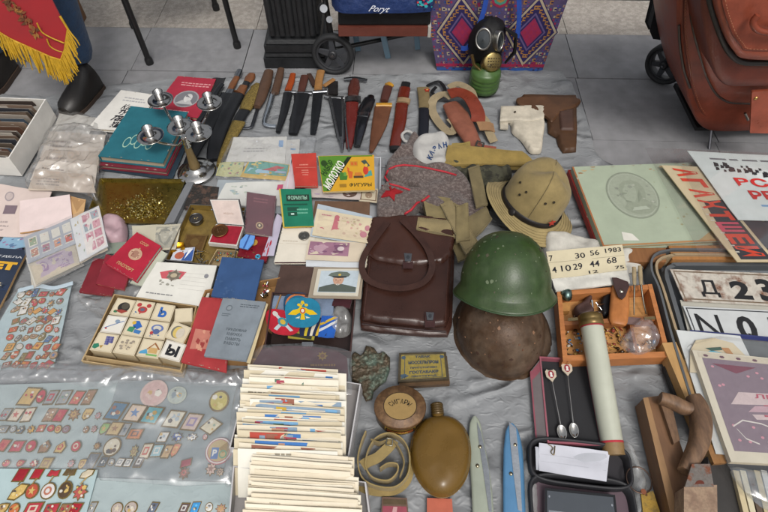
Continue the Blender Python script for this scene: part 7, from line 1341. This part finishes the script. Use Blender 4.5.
# trinkets (countless small bits)
mb=MB(); rn=random.Random(9); ms=[MET('#8c6a34',.35),MET('#5c4a34',.4),MET('#a9a49a',.3),EN('#2c6c9c'),EN('#8c3a30'),PLA('#1e1e22'),EN('#b08a3c'),WOO('#8a5a34',(60,60,60)),EN('#c4c0b4')]
def bits(u0,v0,u1,v1,n,ml,zb=G+.005,s0=.002,s1=.006):
    for i in range(n):
        c=wq(rn.uniform(u0,u1),rn.uniform(v0,v1),zb+rn.uniform(0,.008)); k=rn.random(); s=rn.uniform(s0,s1); d=Vector((rn.uniform(-1,1),rn.uniform(-1,1),rn.uniform(-.3,.3))).normalized()
        if k<.45: lathe(mb,[(s*.8,0),(s,s*.3),(s*.4,s*.6)],c,(rn.uniform(-.6,.6),rn.uniform(-.6,.6),1),rn.choice(ml),n=9)
        elif k<.8: tube(mb,[c-d*s*1.5,c+d*s*1.5],s*.3,rn.choice(ml),n=6)
        else: lathe(mb,[(.0004,-s*.7),(s*.6,-s*.3),(s*.6,s*.3),(.0004,s*.7)],c,d,rn.choice(ml),n=8)
bits(.06,.09,.37,.49,70,ms); bits(.41,.09,.69,.49,90,[ms[0],ms[1],ms[6],ms[2],ms[4]]); bits(.74,.09,.94,.3,16,ms); bits(.2,.58,.42,.75,14,[ms[2],ms[5],ms[8]])
mb.build('small_trinkets',label='countless small metal and glass trinkets filling the wooden compartment box',cat='trinkets',kind='stuff')
t2=thing('pocket_knife_sheath','tan leather knife pouch with dark snap flap in the wooden box','pouch',P(618,305,.04))
mb=MB(); bar(mb,[(620,282,15,.018),(620,294,18,.022),(619,310,19,.022),(618,321,18,.02),(618,325,13,.012)],LEA('#a5693a',.4),h=.022,sq=.75,z=zr-.012); mb.build('pouch',t2)
mb=MB(); F=fr([(612,277),(630,282),(627,298),(616,298)],zr+.018,curl=.002); pts=[(0,.98),(.25,1.03),(.9,.98),(1,.7),(.85,.1),(.55,-.1),(.2,.05),(.02,.5)]; lo=[F.w(u,v,-.003) for u,v in pts];hi=[F.w(u,v,0) for u,v in pts]; mb.add(lo+hi,[(i,(i+1)%8,8+(i+1)%8,8+i) for i in range(8)]+[tuple(range(8,16))],LEA('#3c2d2c',.4)); fl=mb.build('flap',t2,bev=.001)
mb=MB(); lathe(mb,[(.006,0),(.005,.003),(.001,.004)],F.w(.5,.35,0),(0,0,1),MET('#c9c4b4',.2),n=16); mb.build('snap',fl)
for i,(pts,cn) in enumerate((([(634,267),(634.5,285),(634,300),(634,315)],'left'),([(640,266),(641,285),(643,300),(646,314)],'right'))):
    t3=thing('steel_file','slim steel probe with a tan grip, %s one of the pair in the wooden box'%cn,'tool',P(*pts[-1],.04),'steel probes in the wooden box'); zs=[.085,.072,.055,.03]
    pp=[P(a,b,z_) for (a,b),z_ in zip(pts,zs)]; mb=MB(); tube(mb,[pp[0],pp[0].lerp(pp[1],.5),pp[1]],[.0055,.006,.0045],WOO('#8a7a5c',(60,60,60)),n=10,ax=(1,.6)); mb.build('grip',t3); mb=MB(); tube(mb,[pp[1],pp[2],pp[3]],[.003,.002,.0015],MET('#5c5a54',.3),n=8); mb.build('shaft',t3)
c=P(566,295,.05); mb=MB(); lathe(mb,[(.0005,-.014),(.012,-.012),(.017,0),(.0175,.008),(.013,.014),(.0005,.017)],c,(.8,-.3,.4),MET('#6f8580',.35),n=24); mb.build('teal_compact',label='small round teal and silver compact at the upper left of the wooden box',cat='compact')
slab('wood_block','small plain wooden block below the teal compact','block',[(560,303),(570,303),(570,311),(560,311)],.045,.02,WOO('#a8783f',(60,60,60)),curl=0,bev=.001)
mb=MB(); blob(mb,[(574,308),(582,302),(588,296),(592,299),(590,306),(594,314),(584,318),(576,316)],G+.02,.018,LEA('#4a3632',.45),edge=.01,step=.004,wr=.4,base=G+.006); mb.build('leather_pouch',label='small dark maroon leather coin pouch in the upper compartment',cat='pouch')
t4=thing('key_bunch','bunch of shiny keys and black fob in the upper compartment','keys',P(600,306,.04)); 
for i,(a,b,c_,d_) in enumerate(((592,300,594,316),(596,302,602,310),(598,306,606,303),(596,312,606,312))):
    mb=MB(); A=P(a,b,.05);B=P(c_,d_,.04); tube(mb,[A,A.lerp(B,.6),B],[.0035,.0015,.0015],MET('#c4c4c4',.15),n=8,ax=(1,.4)); mb.build('key',t4)
mb=MB(); blob(mb,[(601,300),(610,294),(611,312),(602,316)],G+.02,.012,LEA('#17171a'),edge=.006,step=.004,base=G+.006); mb.build('fob',t4)
slab('label_card','small dark printed card under the leather knife pouch','card',[(628,317),(641,318),(640,325),(626,324)],.05,.002,mk('label_dark','#6a5450'),curl=.001)
crumple('plastic_bag','small crumpled clear packet of scraps in the right compartment','plastic bag',[(641,319),(650,322),(660,335),(655,348),(638,356),(622,348),(620,340),(630,328)],zr-.004,.022,plastic('packet',alpha=.45,hexc='#b9b2b4',bscale=90),edge=.015,step=.005,seed=17,wr=.6)
# long pale tube
t5=thing('paper_tube','long pale grey-green tube with brass cap leaning over the wooden box','tube',P(610,445,G)); A=P(591,322,.088);B=P(612,443,.028); ax=(B-A).normalized(); L_=(B-A).length
mb=MB(); lathe(mb,[(.028,0),(.0275,L_*.5),(.0255,L_)],A,ax,mk('tube_grey','#a9ab9c',.4,var=.08,scale=15,bump=.1),n=32); 
mb.build('barrel',t5)
mb=MB(); lathe(mb,[(.026,-.020),(.0305,-.017),(.031,-.005),(.030,-.003),(.031,0),(.031,.010),(.029,.012)],A,ax,mk('aged_brass','#6d5a34',.35,metal=.6,var=.3,scale=60),n=32); mb.build('cap',t5)
mb=MB(); lathe(mb,[(.0285,.012),(.0287,.016)],A,ax,C('#8c2f34'),n=32,capt=False,capb=False); mb.build('band',t5)
mb=MB(); lathe(mb,[(.0262,L_-.004),(.0262,L_+.001)],A,ax,C('#a5303a'),n=32,capt=False,capb=False); mb.build('band',t5)
mb=MB(); lathe(mb,[(.0258,L_+.001),(.0255,L_+.028)],A,ax,WOO('#7d6440',(60,60,60)),n=32); mb.build('wooden_end',t5)
# spoon case
t6=thing('spoon_case','dark open case with dusty pink edges holding souvenir spoons','case',P(575,400,G)); pk2=mk('dusty_pink','#8c4c58',.6,var=.15)
mb=MB(); Fc=fr([(541,358),(588,361),(603,444),(549,441)],.036,curl=0); plate(mb,Fc,.004,mk('black_velvet','#1f1f22',.95,var=.2,scale=80,sheen=.2),n=4,h=-.018); mb.build('velvet_bed',t6)
for (u0,v0,u1,v1) in ((-.03,0,.0,1),(1,0,1.03,1),(-.03,1.0,1.03,1.02),(-.03,-.02,1.03,0)):
    mb=MB(); lo=[Fc.w(u,v,-.024) for u,v in ((u0,v0),(u1,v0),(u1,v1),(u0,v1))]; hi=[Fc.w(u,v,.0) for u,v in ((u0,v0),(u1,v0),(u1,v1),(u0,v1))]; hexa(mb,lo,hi,pk2); mb.build('case_wall',t6,bev=.0008)
mb=MB(); Fd=fr([(530,372),(541,358),(549,441),(536,444)],(.02,.036,.034,.02),curl=0); plate(mb,Fd,.003,mk('dusty_grey','#6b6364',.7,var=.1),n=3); rect(mb,Fd,0,0,.12,1,pk2,1); rect(mb,Fd,.12,.85,.9,.98,pk2,1); mb.build('side_flap',t6)
def spoon(label,px,py,bx,by_,z=.036):
    A=P(px,py,z);B=P(bx,by_,z-.008); t=thing('souvenir_spoon',label,'spoon',B,'souvenir spoons in the case'); d=(B-A).normalized(); s_=Vector((-d.y,d.x,0)).normalized()
    mb=MB(); tube(mb,[A+d*.016,A.lerp(B,.6),B-d*.016],[.0014,.0013,.002],MET('#c0bdb8',.15),n=8); mb.build('handle',t)
    mb=MB(); pts=[(-1,.6),(-.6,1),(-.45,.8),(.45,.8),(.6,1),(1,.6),(.95,-.3),(.3,-.9),(0,-1.3),(-.3,-.9),(-.95,-.3)]
    pr=[A-d*(q*.0155)+s_*(-p*.0135) for p,q in pts]; prism(mb,pr,A.z-.0015,A.z+.0015,EN('#b8ab98')); 
    F=Fr(A-d*.012-s_*-.009+Vector((0,0,.0016)),A-d*.012+s_*-.009+Vector((0,0,.0016)),A+d*.010+s_*-.009+Vector((0,0,.0016)),A+d*.010-s_*-.009+Vector((0,0,.0016)))
    disc(mb,F,.5,.5,.42,.46,EN('#8c343c'),2); disc(mb,F,.5,.6,.16,.17,EN('#cfccc8'),3); poly(mb,F,[(.3,.2),(.7,.2),(.62,.5),(.38,.5)],EN('#cfccc8'),2.5); mb.build('crest',t)
    mb=MB(); n=20; vs=[]
    for i,(k,zz) in enumerate(((1,0),(.85,-.0025),(.5,-.005),(.05,-.006))):
        for j in range(n): a=2*math.pi*j/n; vs.append(B+d*math.cos(a)*.018*k+s_*math.sin(a)*.0115*k+Vector((0,0,zz)))
    mb.add(vs,[(i*n+j,i*n+(j+1)%n,(i+1)*n+(j+1)%n,(i+1)*n+j) for i in range(3) for j in range(n)]+[tuple(range(3*n,4*n))],MET('#c0bdb8',.12),True); mb.build('bowl',t,solid=.0008)
spoon('souvenir spoon with pink crest, left one in the pink-edged case',551,375,562,432); spoon('souvenir spoon with pink crest, higher one in the middle of the case',567,369,574,430)
# case with reading glass / harmonica
t7=thing('zip_case','open black zip case holding a folded white cloth sheet and a dark glass instrument','case',P(578,480,G)); blk2=mk('case_black','#1d1d21',.6,var=.15,bump=.3,bscale=400)
def rr_case(c,hx,hy,ang,z0,z1,rim,nm,parent,inner):
    mb=MB(); pts=[];pin=[];pin2=[]
    for i in range(48):
        a=2*math.pi*i/48; ca_,sa_=math.cos(a),math.sin(a); x=math.copysign(abs(ca_)**.45,ca_); y=math.copysign(abs(sa_)**.45,sa_)
        def tr(k): X=x*(hx-k);Y=y*(hy-k); return (c.x+X*math.cos(ang)-Y*math.sin(ang),c.y+X*math.sin(ang)+Y*math.cos(ang))
        pts.append(tr(0)); pin.append(tr(rim)); pin2.append(tr(rim+.006))
    n=48; lo=[Vector((*p,z0)) for p in pts]; hm=[Vector((*p,z1-.004)) for p in pts]; hi=[Vector((lerp(p[0],q[0],.4),lerp(p[1],q[1],.4),z1)) for p,q in zip(pts,pin)]; i1=[Vector((*p,z1-.002)) for p in pin]; i0=[Vector((*p,z0+.004)) for p in pin2]
    mb.add(lo+hm+hi+i1+i0,[(r*n+i,r*n+(i+1)%n,(r+1)*n+(i+1)%n,(r+1)*n+i) for r in range(4) for i in range(n)],blk2,True); mb.add(i0,[tuple(range(n))],inner); mb.add(lo,[tuple(range(n-1,-1,-1))],blk2); return mb.build(nm,parent)
cA=P(580,463,.035); cB=P(583,504,.035); k_=ppm(580,463,.035)
rr_case(cA,51/k_,23/k_,R(-6.5),G,.042,.006,'lid',t7,mk('lining_dark','#2c2a2e',.9)); rr_case(cB,51/k_,27/k_,R(-5),G,.040,.006,'base',t7,mk('lining_mauve','#5a4a52',.85,var=.1))
for i,(q,cc_) in enumerate((([(535,447),(608,454),(605,480),(536,470)],'#a9abb2'),([(539,443),(610,452),(606,482),(539,471)],'#b9bac2'))):
    slab('paper_sheet','%s sheet of pale paper in the lid of the black case'%['lower','upper'][i],'paper',q,.036+.003*i,.002,PAP(cc_),curl=.004,deco=(lambda mb,F:(rect(mb,F,.02,.35,.98,.36,C('#a3a4ac'),1),rect(mb,F,.02,.6,.98,.61,C('#a3a4ac'),1))) if i else None)
mb=MB(); tube(mb,smooth([P(a,b,.043) for a,b in ((548,444),(553,448),(551,452),(554,455),(555,446))],3),.0012,MET('#8c7c5c',.3),n=6); mb.build('safety_pin',label='small brass pin clipped on the pale papers in the black case',cat='pin')
mb=MB(); F=fr([(545,488),(615,495),(620,540),(545,530)],.040,curl=0); plate(mb,F,.02,mk('glass_dark','#3b4046',.06,var=.05,coat=1,bump=0),n=2); frame_(mb,F,0,0,1,1,.03,PLA('#16171a',.2),1,tv=.06)
rect(mb,F,.05,.42,.95,.47,MET('#b9bcc0',.15),2); 
for u,v in ((.06,.8),(.94,.75)): disc(mb,F,u,v,.012,.03,MET('#c9ccd0',.2),3)
mb.build('dark_instrument',label='dark glossy rectangular instrument lying in the base of the black case',cat='instrument',bev=.0015)
# white plastic, key ring with yellow tag
crumple('plastic_bag','crumpled white plastic bag between black case and wooden plane','plastic bag',[(622,443),(632,446),(640,465),(646,480),(650,512),(648,540),(626,540),(630,500),(632,470)],G,.02,plastic('bag_white2',alpha=.7,hexc='#c9cac8'),seed=23,step=.006)
crumple('plastic_bag','sliver of white plastic bag left of the black case','plastic bag',[(524,462),(530,464),(538,490),(536,540),(522,540),(522,480)],G,.012,plastic('bag_white2'),seed=24,step=.006)
t8=thing('key_fob','steel split ring with worn yellow leather fob','key ring',P(640,490,G+.02)); mb=MB(); cR=P(639,480,G+.026); k_=ppm(639,480); tube(mb,[cR+Vector((12/k_*math.cos(2*math.pi*i/28),12.5/k_*math.sin(2*math.pi*i/28),.003*math.sin(i)*0)) for i in range(28)],.0018,MET('#5c4c44',.35),n=8,closed=True); mb.build('split_ring',t8)
mb=MB(); F=fr([(641,494),(653,491),(666,530),(646,540)],G+.022,curl=.001); plate(mb,F,.004,mk('yellow_fob','#9a7a2c',.5,scale=60,hex2='#6e5a2c',th=(.5,.7),var=.2,bump=.5),n=3); disc(mb,F,.4,.94,.1,.03,C('#5a3c28'),1); mb.build('fob',t8,bev=.001); mb=MB(); lathe(mb,[(.006,0),(.006,.004)],P(643,492,G+.024),(0,0,1),C('#7c4a34'),n=14); mb.build('washer',t8)
# wooden plane
t9=thing('wooden_plane','old worn wooden hand plane with curved handle and steel iron','hand plane',P(675,470,G)); wp=WOO('#6b4c33',(60,14,60)); wp2=WOO('#7d5c40',(60,60,14)); wp3=mk('worn_wood','#58412f',.6,scale=3,hex2='#745840',th=(.4,.6),var=.25,bump=.5,bscale=6,stretch=(14,4,14))
bq=[(643,398),(664,395),(706,520),(672,520)]; mb=MB(); zp_=.066; F=fr(bq,zp_,curl=0); plate(mb,F,zp_-G,wp,n=6); rect(mb,F,.0,0,.24,1,WOO('#8a6a48',(60,14,60)),1,n=6); mb.build('stock',t9,bev=.003)
mb=MB(); bar(mb,[(693,396,13,.03),(698,408,18,.042),(701,424,19,.046),(699,442,18,.046),(692,458,16,.042),(685,472,14,.03)],wp3,h=.045,z=.070,sq=.72,n=16,k=5); mb.build('handle',t9)
mb=MB(); bar(mb,[(660,398,11,.03),(672,402,13,.034),(684,408,13,.036),(695,410,10,.034)],wp3,h=.034,z=.074,sq=.7,n=14,k=4); mb.build('handle_bridge',t9)
mb=MB(); F=fr([(659,398),(670,398),(680,440),(674,444)],.078,curl=0); plate(mb,F,.012,wp3,n=2); mb.build('handle_base',t9,bev=.003)
mb=MB(); prism(mb,[P(a,b,.115)[:2] for a,b in ((684,487),(717,485),(718,540),(684,540))],.066,.115,mk('worn_wedge','#7a6250',.6,scale=40,hex2='#8f7862',th=(.4,.6),var=.2,bump=.5)); mb.build('wedge',t9,bev=.002)
mb=MB(); F=Fr(P(692,464,.118),P(710,464,.118),P(714,487,.1165),P(685,487,.1165)); plate(mb,F,.006,mk('rusty_iron','#756e68',.4,metal=.5,scale=50,hex2='#7a4a34',th=(.5,.62),var=.2),n=3); disc(mb,F,.5,.12,.17,.17,C('#5a2c20'),1,a0=0,a1=180); mb.build('plane_iron',t9,bev=.001)
mb=MB(); lathe(mb,[(.003,0),(.003,.002)],P(687,469,.1),(0,-.3,1),MET('#4a3c30',.4),n=12); mb.build('screw',t9)
# licence plate case
t10=thing('plate_case','open grey metal case lid holding old licence plates','case',P(740,300,G)); mg=mk('case_grey','#5d6164',.5,metal=.3,var=.12,scale=20); mbe=mk('case_beige','#8f7d62',.55,var=.2,scale=25)
def curvebox(nm,px,z0,z1,mat,k=10,r=.004,sub=None):
    mb=MB(); pts=smooth([P(a,b,z1) for a,b in px],k); vs=[]
    strap(mb,[Vector((p.x,p.y,(z0+z1)/2)) for p in pts],z1-z0,mat,th=r,mode='edge',sm=False); return mb.build(nm,t10)
curvebox('outer_wall',[(692,400),(672,335),(660,290),(652,270),(654,256),(668,250),(700,249),(900,252)],G,.062,mg,r=.006)
curvebox('beige_rim',[(698,400),(678,335),(664,290),(657,270),(659,260),(672,255),(700,254),(900,257)],G,.060,mbe,r=.007)
mb=MB(); prism(mb,[P(a,b,G+.004)[:2] for a,b in ((661,268),(900,268),(930,420),(705,420))],G,G+.005,mk('case_floor','#70757a',.6,var=.2,scale=18)); mb.build('case_floor',t10)
curvebox('inner_step',[(700,400),(684,335),(671,290),(667,275),(672,266),(700,264),(900,266)],G,.040,mg,r=.012)
prs=mk('plate_rusty','#b3ada2',.5,scale=22,hex2='#6a4632',th=(.50,.66),var=.15,bump=.4); pwh=mk('plate_white','#b5b8b8',.45,var=.08,scale=25,bump=.2)
blkp=mk('plate_black','#17181a',.45)
def pl1(mb,F):
    frame_(mb,F,.012,.05,.988,.95,.008,mk('plate_edge','#7a6a58',.5,metal=.3,var=.3),1,tv=.04)
    txt(mb,F,'Д',.135,.16,.115,.52,blkp,3,bold=.01); txt(mb,F,'2',.33,.14,.12,.55,blkp,3,bold=.04); txt(mb,F,'3',.50,.12,.10,.68,blkp,3,bold=.04); txt(mb,F,'-48',.64,.14,.3,.6,blkp,3,bold=.04)
slab('licence_plate','rust stained white licence plate with black characters','licence plate',[(670,269),(832,276),(845,310),(684,301)],.052,.003,prs,None,pl1,curl=.001,bev=.001,n=4)
def pl2(mb,F):
    frame_(mb,F,.012,.04,.988,.96,.008,C('#3a3c40'),1,tv=.03); txt(mb,F,'N',.05,.13,.15,.66,blkp,3,bold=.0); txt(mb,F,'0',.30,.13,.12,.66,blkp,3,bold=.03); txt(mb,F,'57',.5,.13,.32,.66,blkp,3,bold=.03); disc(mb,F,.36,.30,.009,.025,blkp,4)
slab('licence_plate','cleaner white licence plate with black letter N below the rusty one','licence plate',[(683,306),(840,314),(856,352),(697,343)],.052,.003,pwh,None,pl2,curl=.001,bev=.001,n=4)
slab('licence_plate','edge of a third white plate beneath the two visible ones','licence plate',[(680,300),(840,309),(850,350),(690,340)],.044,.003,PAP('#a9a69c'),curl=.001)
slab('blue_strip','dark blue edged strip across the bottom of the licence plates','strip',[(690,330),(860,345),(862,350),(690,334)],.058,.002,mk('navy_strip','#20285c',.4),curl=.001)
slab('grey_board','dark grey board under the purple magazine','board',[(688,334),(880,344),(900,400),(705,400)],.054,.003,mk('board_grey','#55595b',.6,var=.15),curl=.001)
# frame strips and magazines
mb=MB(); c1,c2_,c3_,c4_=[P(a,b,.060) for a,b in ((662,343),(676,342),(727,460),(713,463))]; hexa(mb,[Vector((p.x,p.y,.02)) for p in (c4_,c3_,c2_,c1)],[c4_,c3_,c2_,c1],WOO('#a98452',(60,14,60))); mb.build('wooden_strip',label='pale varnished wooden strip between compartment box and purple magazine',cat='wood',bev=.003)
slab('paper_sheet','white paper with a straight edge under the purple magazine','paper',[(676,330),(740,336),(800,460),(716,454)],.066,.002,PAP('#bcbfbe'),curl=.001)
def fan(mb,F): rect(mb,F,.05,.4,.95,.9,C('#4f9ab8'),1)
mb=MB(); F=fr([(688,334),(752,342),(756,378),(690,372)],.071,curl=.001); pts=[(.0,.0),(.02,.55),(.12,.85),(.4,.98),(.7,.9),(.92,.5),(1,.0)]; lo=[F.w(u,v,-.004) for u,v in pts];hi=[F.w(u,v,0) for u,v in pts]; n=7; mb.add(lo+hi,[(i,(i+1)%n,n+(i+1)%n,n+i) for i in range(n)]+[tuple(range(n,2*n))],PAP('#bcb095')); poly(mb,F,[(.2,.5),(.35,.62),(.62,.55),(.72,.42),(.45,.40)],C('#3f9cb8'),1); poly(mb,F,[(.5,.72),(.62,.74),(.72,.5),(.62,.5)],C('#a87a4c'),2); poly(mb,F,[(.25,.66),(.5,.74),(.52,.66),(.35,.6)],C('#2c4a3c'),2)
mb.build('round_card',label='cream rounded card with turquoise picture behind the purple magazine',cat='card')
def pmag(mb,F):
    pu=C('#74656f'); rect(mb,F,.05,.09,.99,.97,pu,1,n=6); pk3=C('#b5808c'); rn=random.Random(12)
    rect(mb,F,.03,.93,.99,.985,C('#b3aa98'),2,n=5)
    for i in range(9): disc(mb,F,.08+.11*i,.955,.018,.014,C('#5c3c48'),3,n=6)
    for i in range(34): disc(mb,F,rn.uniform(.08,.96),rn.choice([rn.uniform(.12,.35),rn.uniform(.66,.9)]),.012,.012,pk3,3,n=8)
    poly(mb,F,[(.14,.50),(.99,.56),(.99,.66),(.22,.62)],C('#b5a4a4'),2); poly(mb,F,[(.24,.44),(.99,.49),(.99,.55),(.30,.50)],C('#a88c94'),2.2); poly(mb,F,[(.28,.375),(.99,.42),(.99,.46),(.26,.42)],C('#b5a4a4'),2)
    red_=C('#a34a5c'); txt(mb,F,'ЛЕТАЮЩАЯ',.32,.565,.6,.05,red_,4); txt(mb,F,'ТАЙНА',.36,.475,.5,.05,red_,4,bold=.06); lines(mb,F,.34,.395,.9,.43,1,red_,4)
    poly(mb,F,[(.1,.88),(.4,.88),(.25,.80)],C('#6b3444'),3); 
    wl_=C('#c0bab4'); 
    for pts in (((.10,.30),(.18,.36),(.30,.34),(.42,.28),(.55,.34),(.66,.33)),((.30,.18),(.45,.22),(.60,.18),(.75,.22)),((.12,.28),(.16,.20),(.24,.16))):
        for a,b in zip(pts[:-1],pts[1:]): poly(mb,F,[(a[0],a[1]-.006),(b[0],b[1]-.006),(b[0],b[1]+.006),(a[0],a[1]+.006)],wl_,3)
    ring(mb,F,.62,.29,.10,.05,.18,wl_,4); disc(mb,F,.62,.30,.035,.02,C('#3a2c38'),4); poly(mb,F,[(.5,.3),(.58,.33),(.7,.31),(.74,.26),(.6,.25)],wl_,3.5)
    rect(mb,F,.45,.015,.8,.055,C('#a89c84'),2)
slab('magazine','purple printed magazine with pink title bands in a clear bag','magazine',[(692,350),(842,366),(880,470),(731,462)],.082,.014,PAP('#bdb6a4'),PAP('#b9ad94'),pmag,curl=.001,n=8)
crumple('plastic_bag','clear plastic bag round the purple magazine with a loose lower end','plastic bag',[(690,344),(720,336),(860,352),(900,480),(850,520),(780,508),(745,492),(728,466),(700,400),(686,366)],.083,.006,plastic('mag_film',alpha=.07,bscale=16,gl=.2,bump=.4),edge=.015,rnd=False,step=.008,seed=31,base=.05)
crumple('plastic_bag','bluish crumpled loose end of the magazine bag at the right edge','plastic bag',[(730,468),(770,472),(860,480),(860,520),(780,515),(748,496)],.064,.018,plastic('mag_film2',alpha=.5,hexc='#9fadb8',bscale=40),seed=33,step=.007)
for i in range(9):
    c_=['#b9ab8a','#c0b79c','#5a4c40','#b3a480','#bdbdb9','#6f6a8c','#3c3c40','#a89870','#c4bca4'][i]
    xa=733+i*7.0; slab('magazine','%s magazine edge from the left in the row at the lower right corner'%ordn(i),'magazine',[(xa,470),(xa+5.8,471),(xa+24,545),(xa+18.5,545)],.062,.04,PAP(c_),curl=.0,group='magazines standing at the lower right corner',n=2)
slab('dark_box','dark brown flat box between wooden plane and magazines','box',[(706,440),(729,462),(752,545),(716,545)],.050,.036,mk('box_dark','#2e2b29',.5,var=.15),curl=0)
slab('dark_box','black flat box under the front of the pale wooden strip','box',[(664,366),(676,400),(702,430),(690,384)],.030,.015,mk('box_black','#1c1b1b',.6),curl=0)
slab('wood_sliver','splintered light brown wood end below the white paper','wood',[(704,440),(722,452),(727,463),(714,464)],.062,.012,WOO('#8a6238',(60,60,60)),curl=.001)
# clean up labels that run long
for o in list(sc.objects):
    l=o.get('label')
    if l and len(l.split())>16: print('LONG',len(l.split()),l)
EXPO=-0.08
SAZ=165
# ================================================================ light, sky, camera
w=bpy.data.worlds.new('World'); sc.world=w; w.use_nodes=True; nt=w.node_tree; bg=nt.nodes['Background']
sky=nt.nodes.new('ShaderNodeTexSky'); sky.sky_type='NISHITA'; sky.sun_disc=False; sky.sun_elevation=R(58); sky.sun_rotation=R(SAZ); sky.dust_density=6; sky.air_density=1.4; sky.ozone_density=.6
hs=nt.nodes.new('ShaderNodeHueSaturation'); hs.inputs['Saturation'].default_value=.22; nt.links.new(sky.outputs[0],hs.inputs['Color']); nt.links.new(hs.outputs[0],bg.inputs['Color']); bg.inputs['Strength'].default_value=.14
sl=bpy.data.lights.new('sun','SUN'); sl.energy=1.5; sl.angle=R(15); sl.color=(1,.965,.91); so=bpy.data.objects.new('sun',sl); sc.collection.objects.link(so)
az=R(SAZ); el=R(58); d=Vector((math.sin(az)*math.cos(el),math.cos(az)*math.cos(el),math.sin(el))); so.rotation_euler=d.to_track_quat('Z','Y').to_euler(); so.location=(2,3,5)
cd=bpy.data.cameras.new('camera'); co=bpy.data.objects.new('camera',cd); sc.collection.objects.link(co); sc.camera=co
cd.sensor_width=36; cd.lens=36*FPX/768; cd.clip_end=200; cd.clip_start=.05
co.location=EYE; co.rotation_euler=(R(90)-PITCH,0,0)
sc.view_settings.view_transform='Standard'; sc.view_settings.look='None'; sc.view_settings.gamma=1; sc.view_settings.use_curve_mapping=False; sc.view_settings.exposure=EXPO
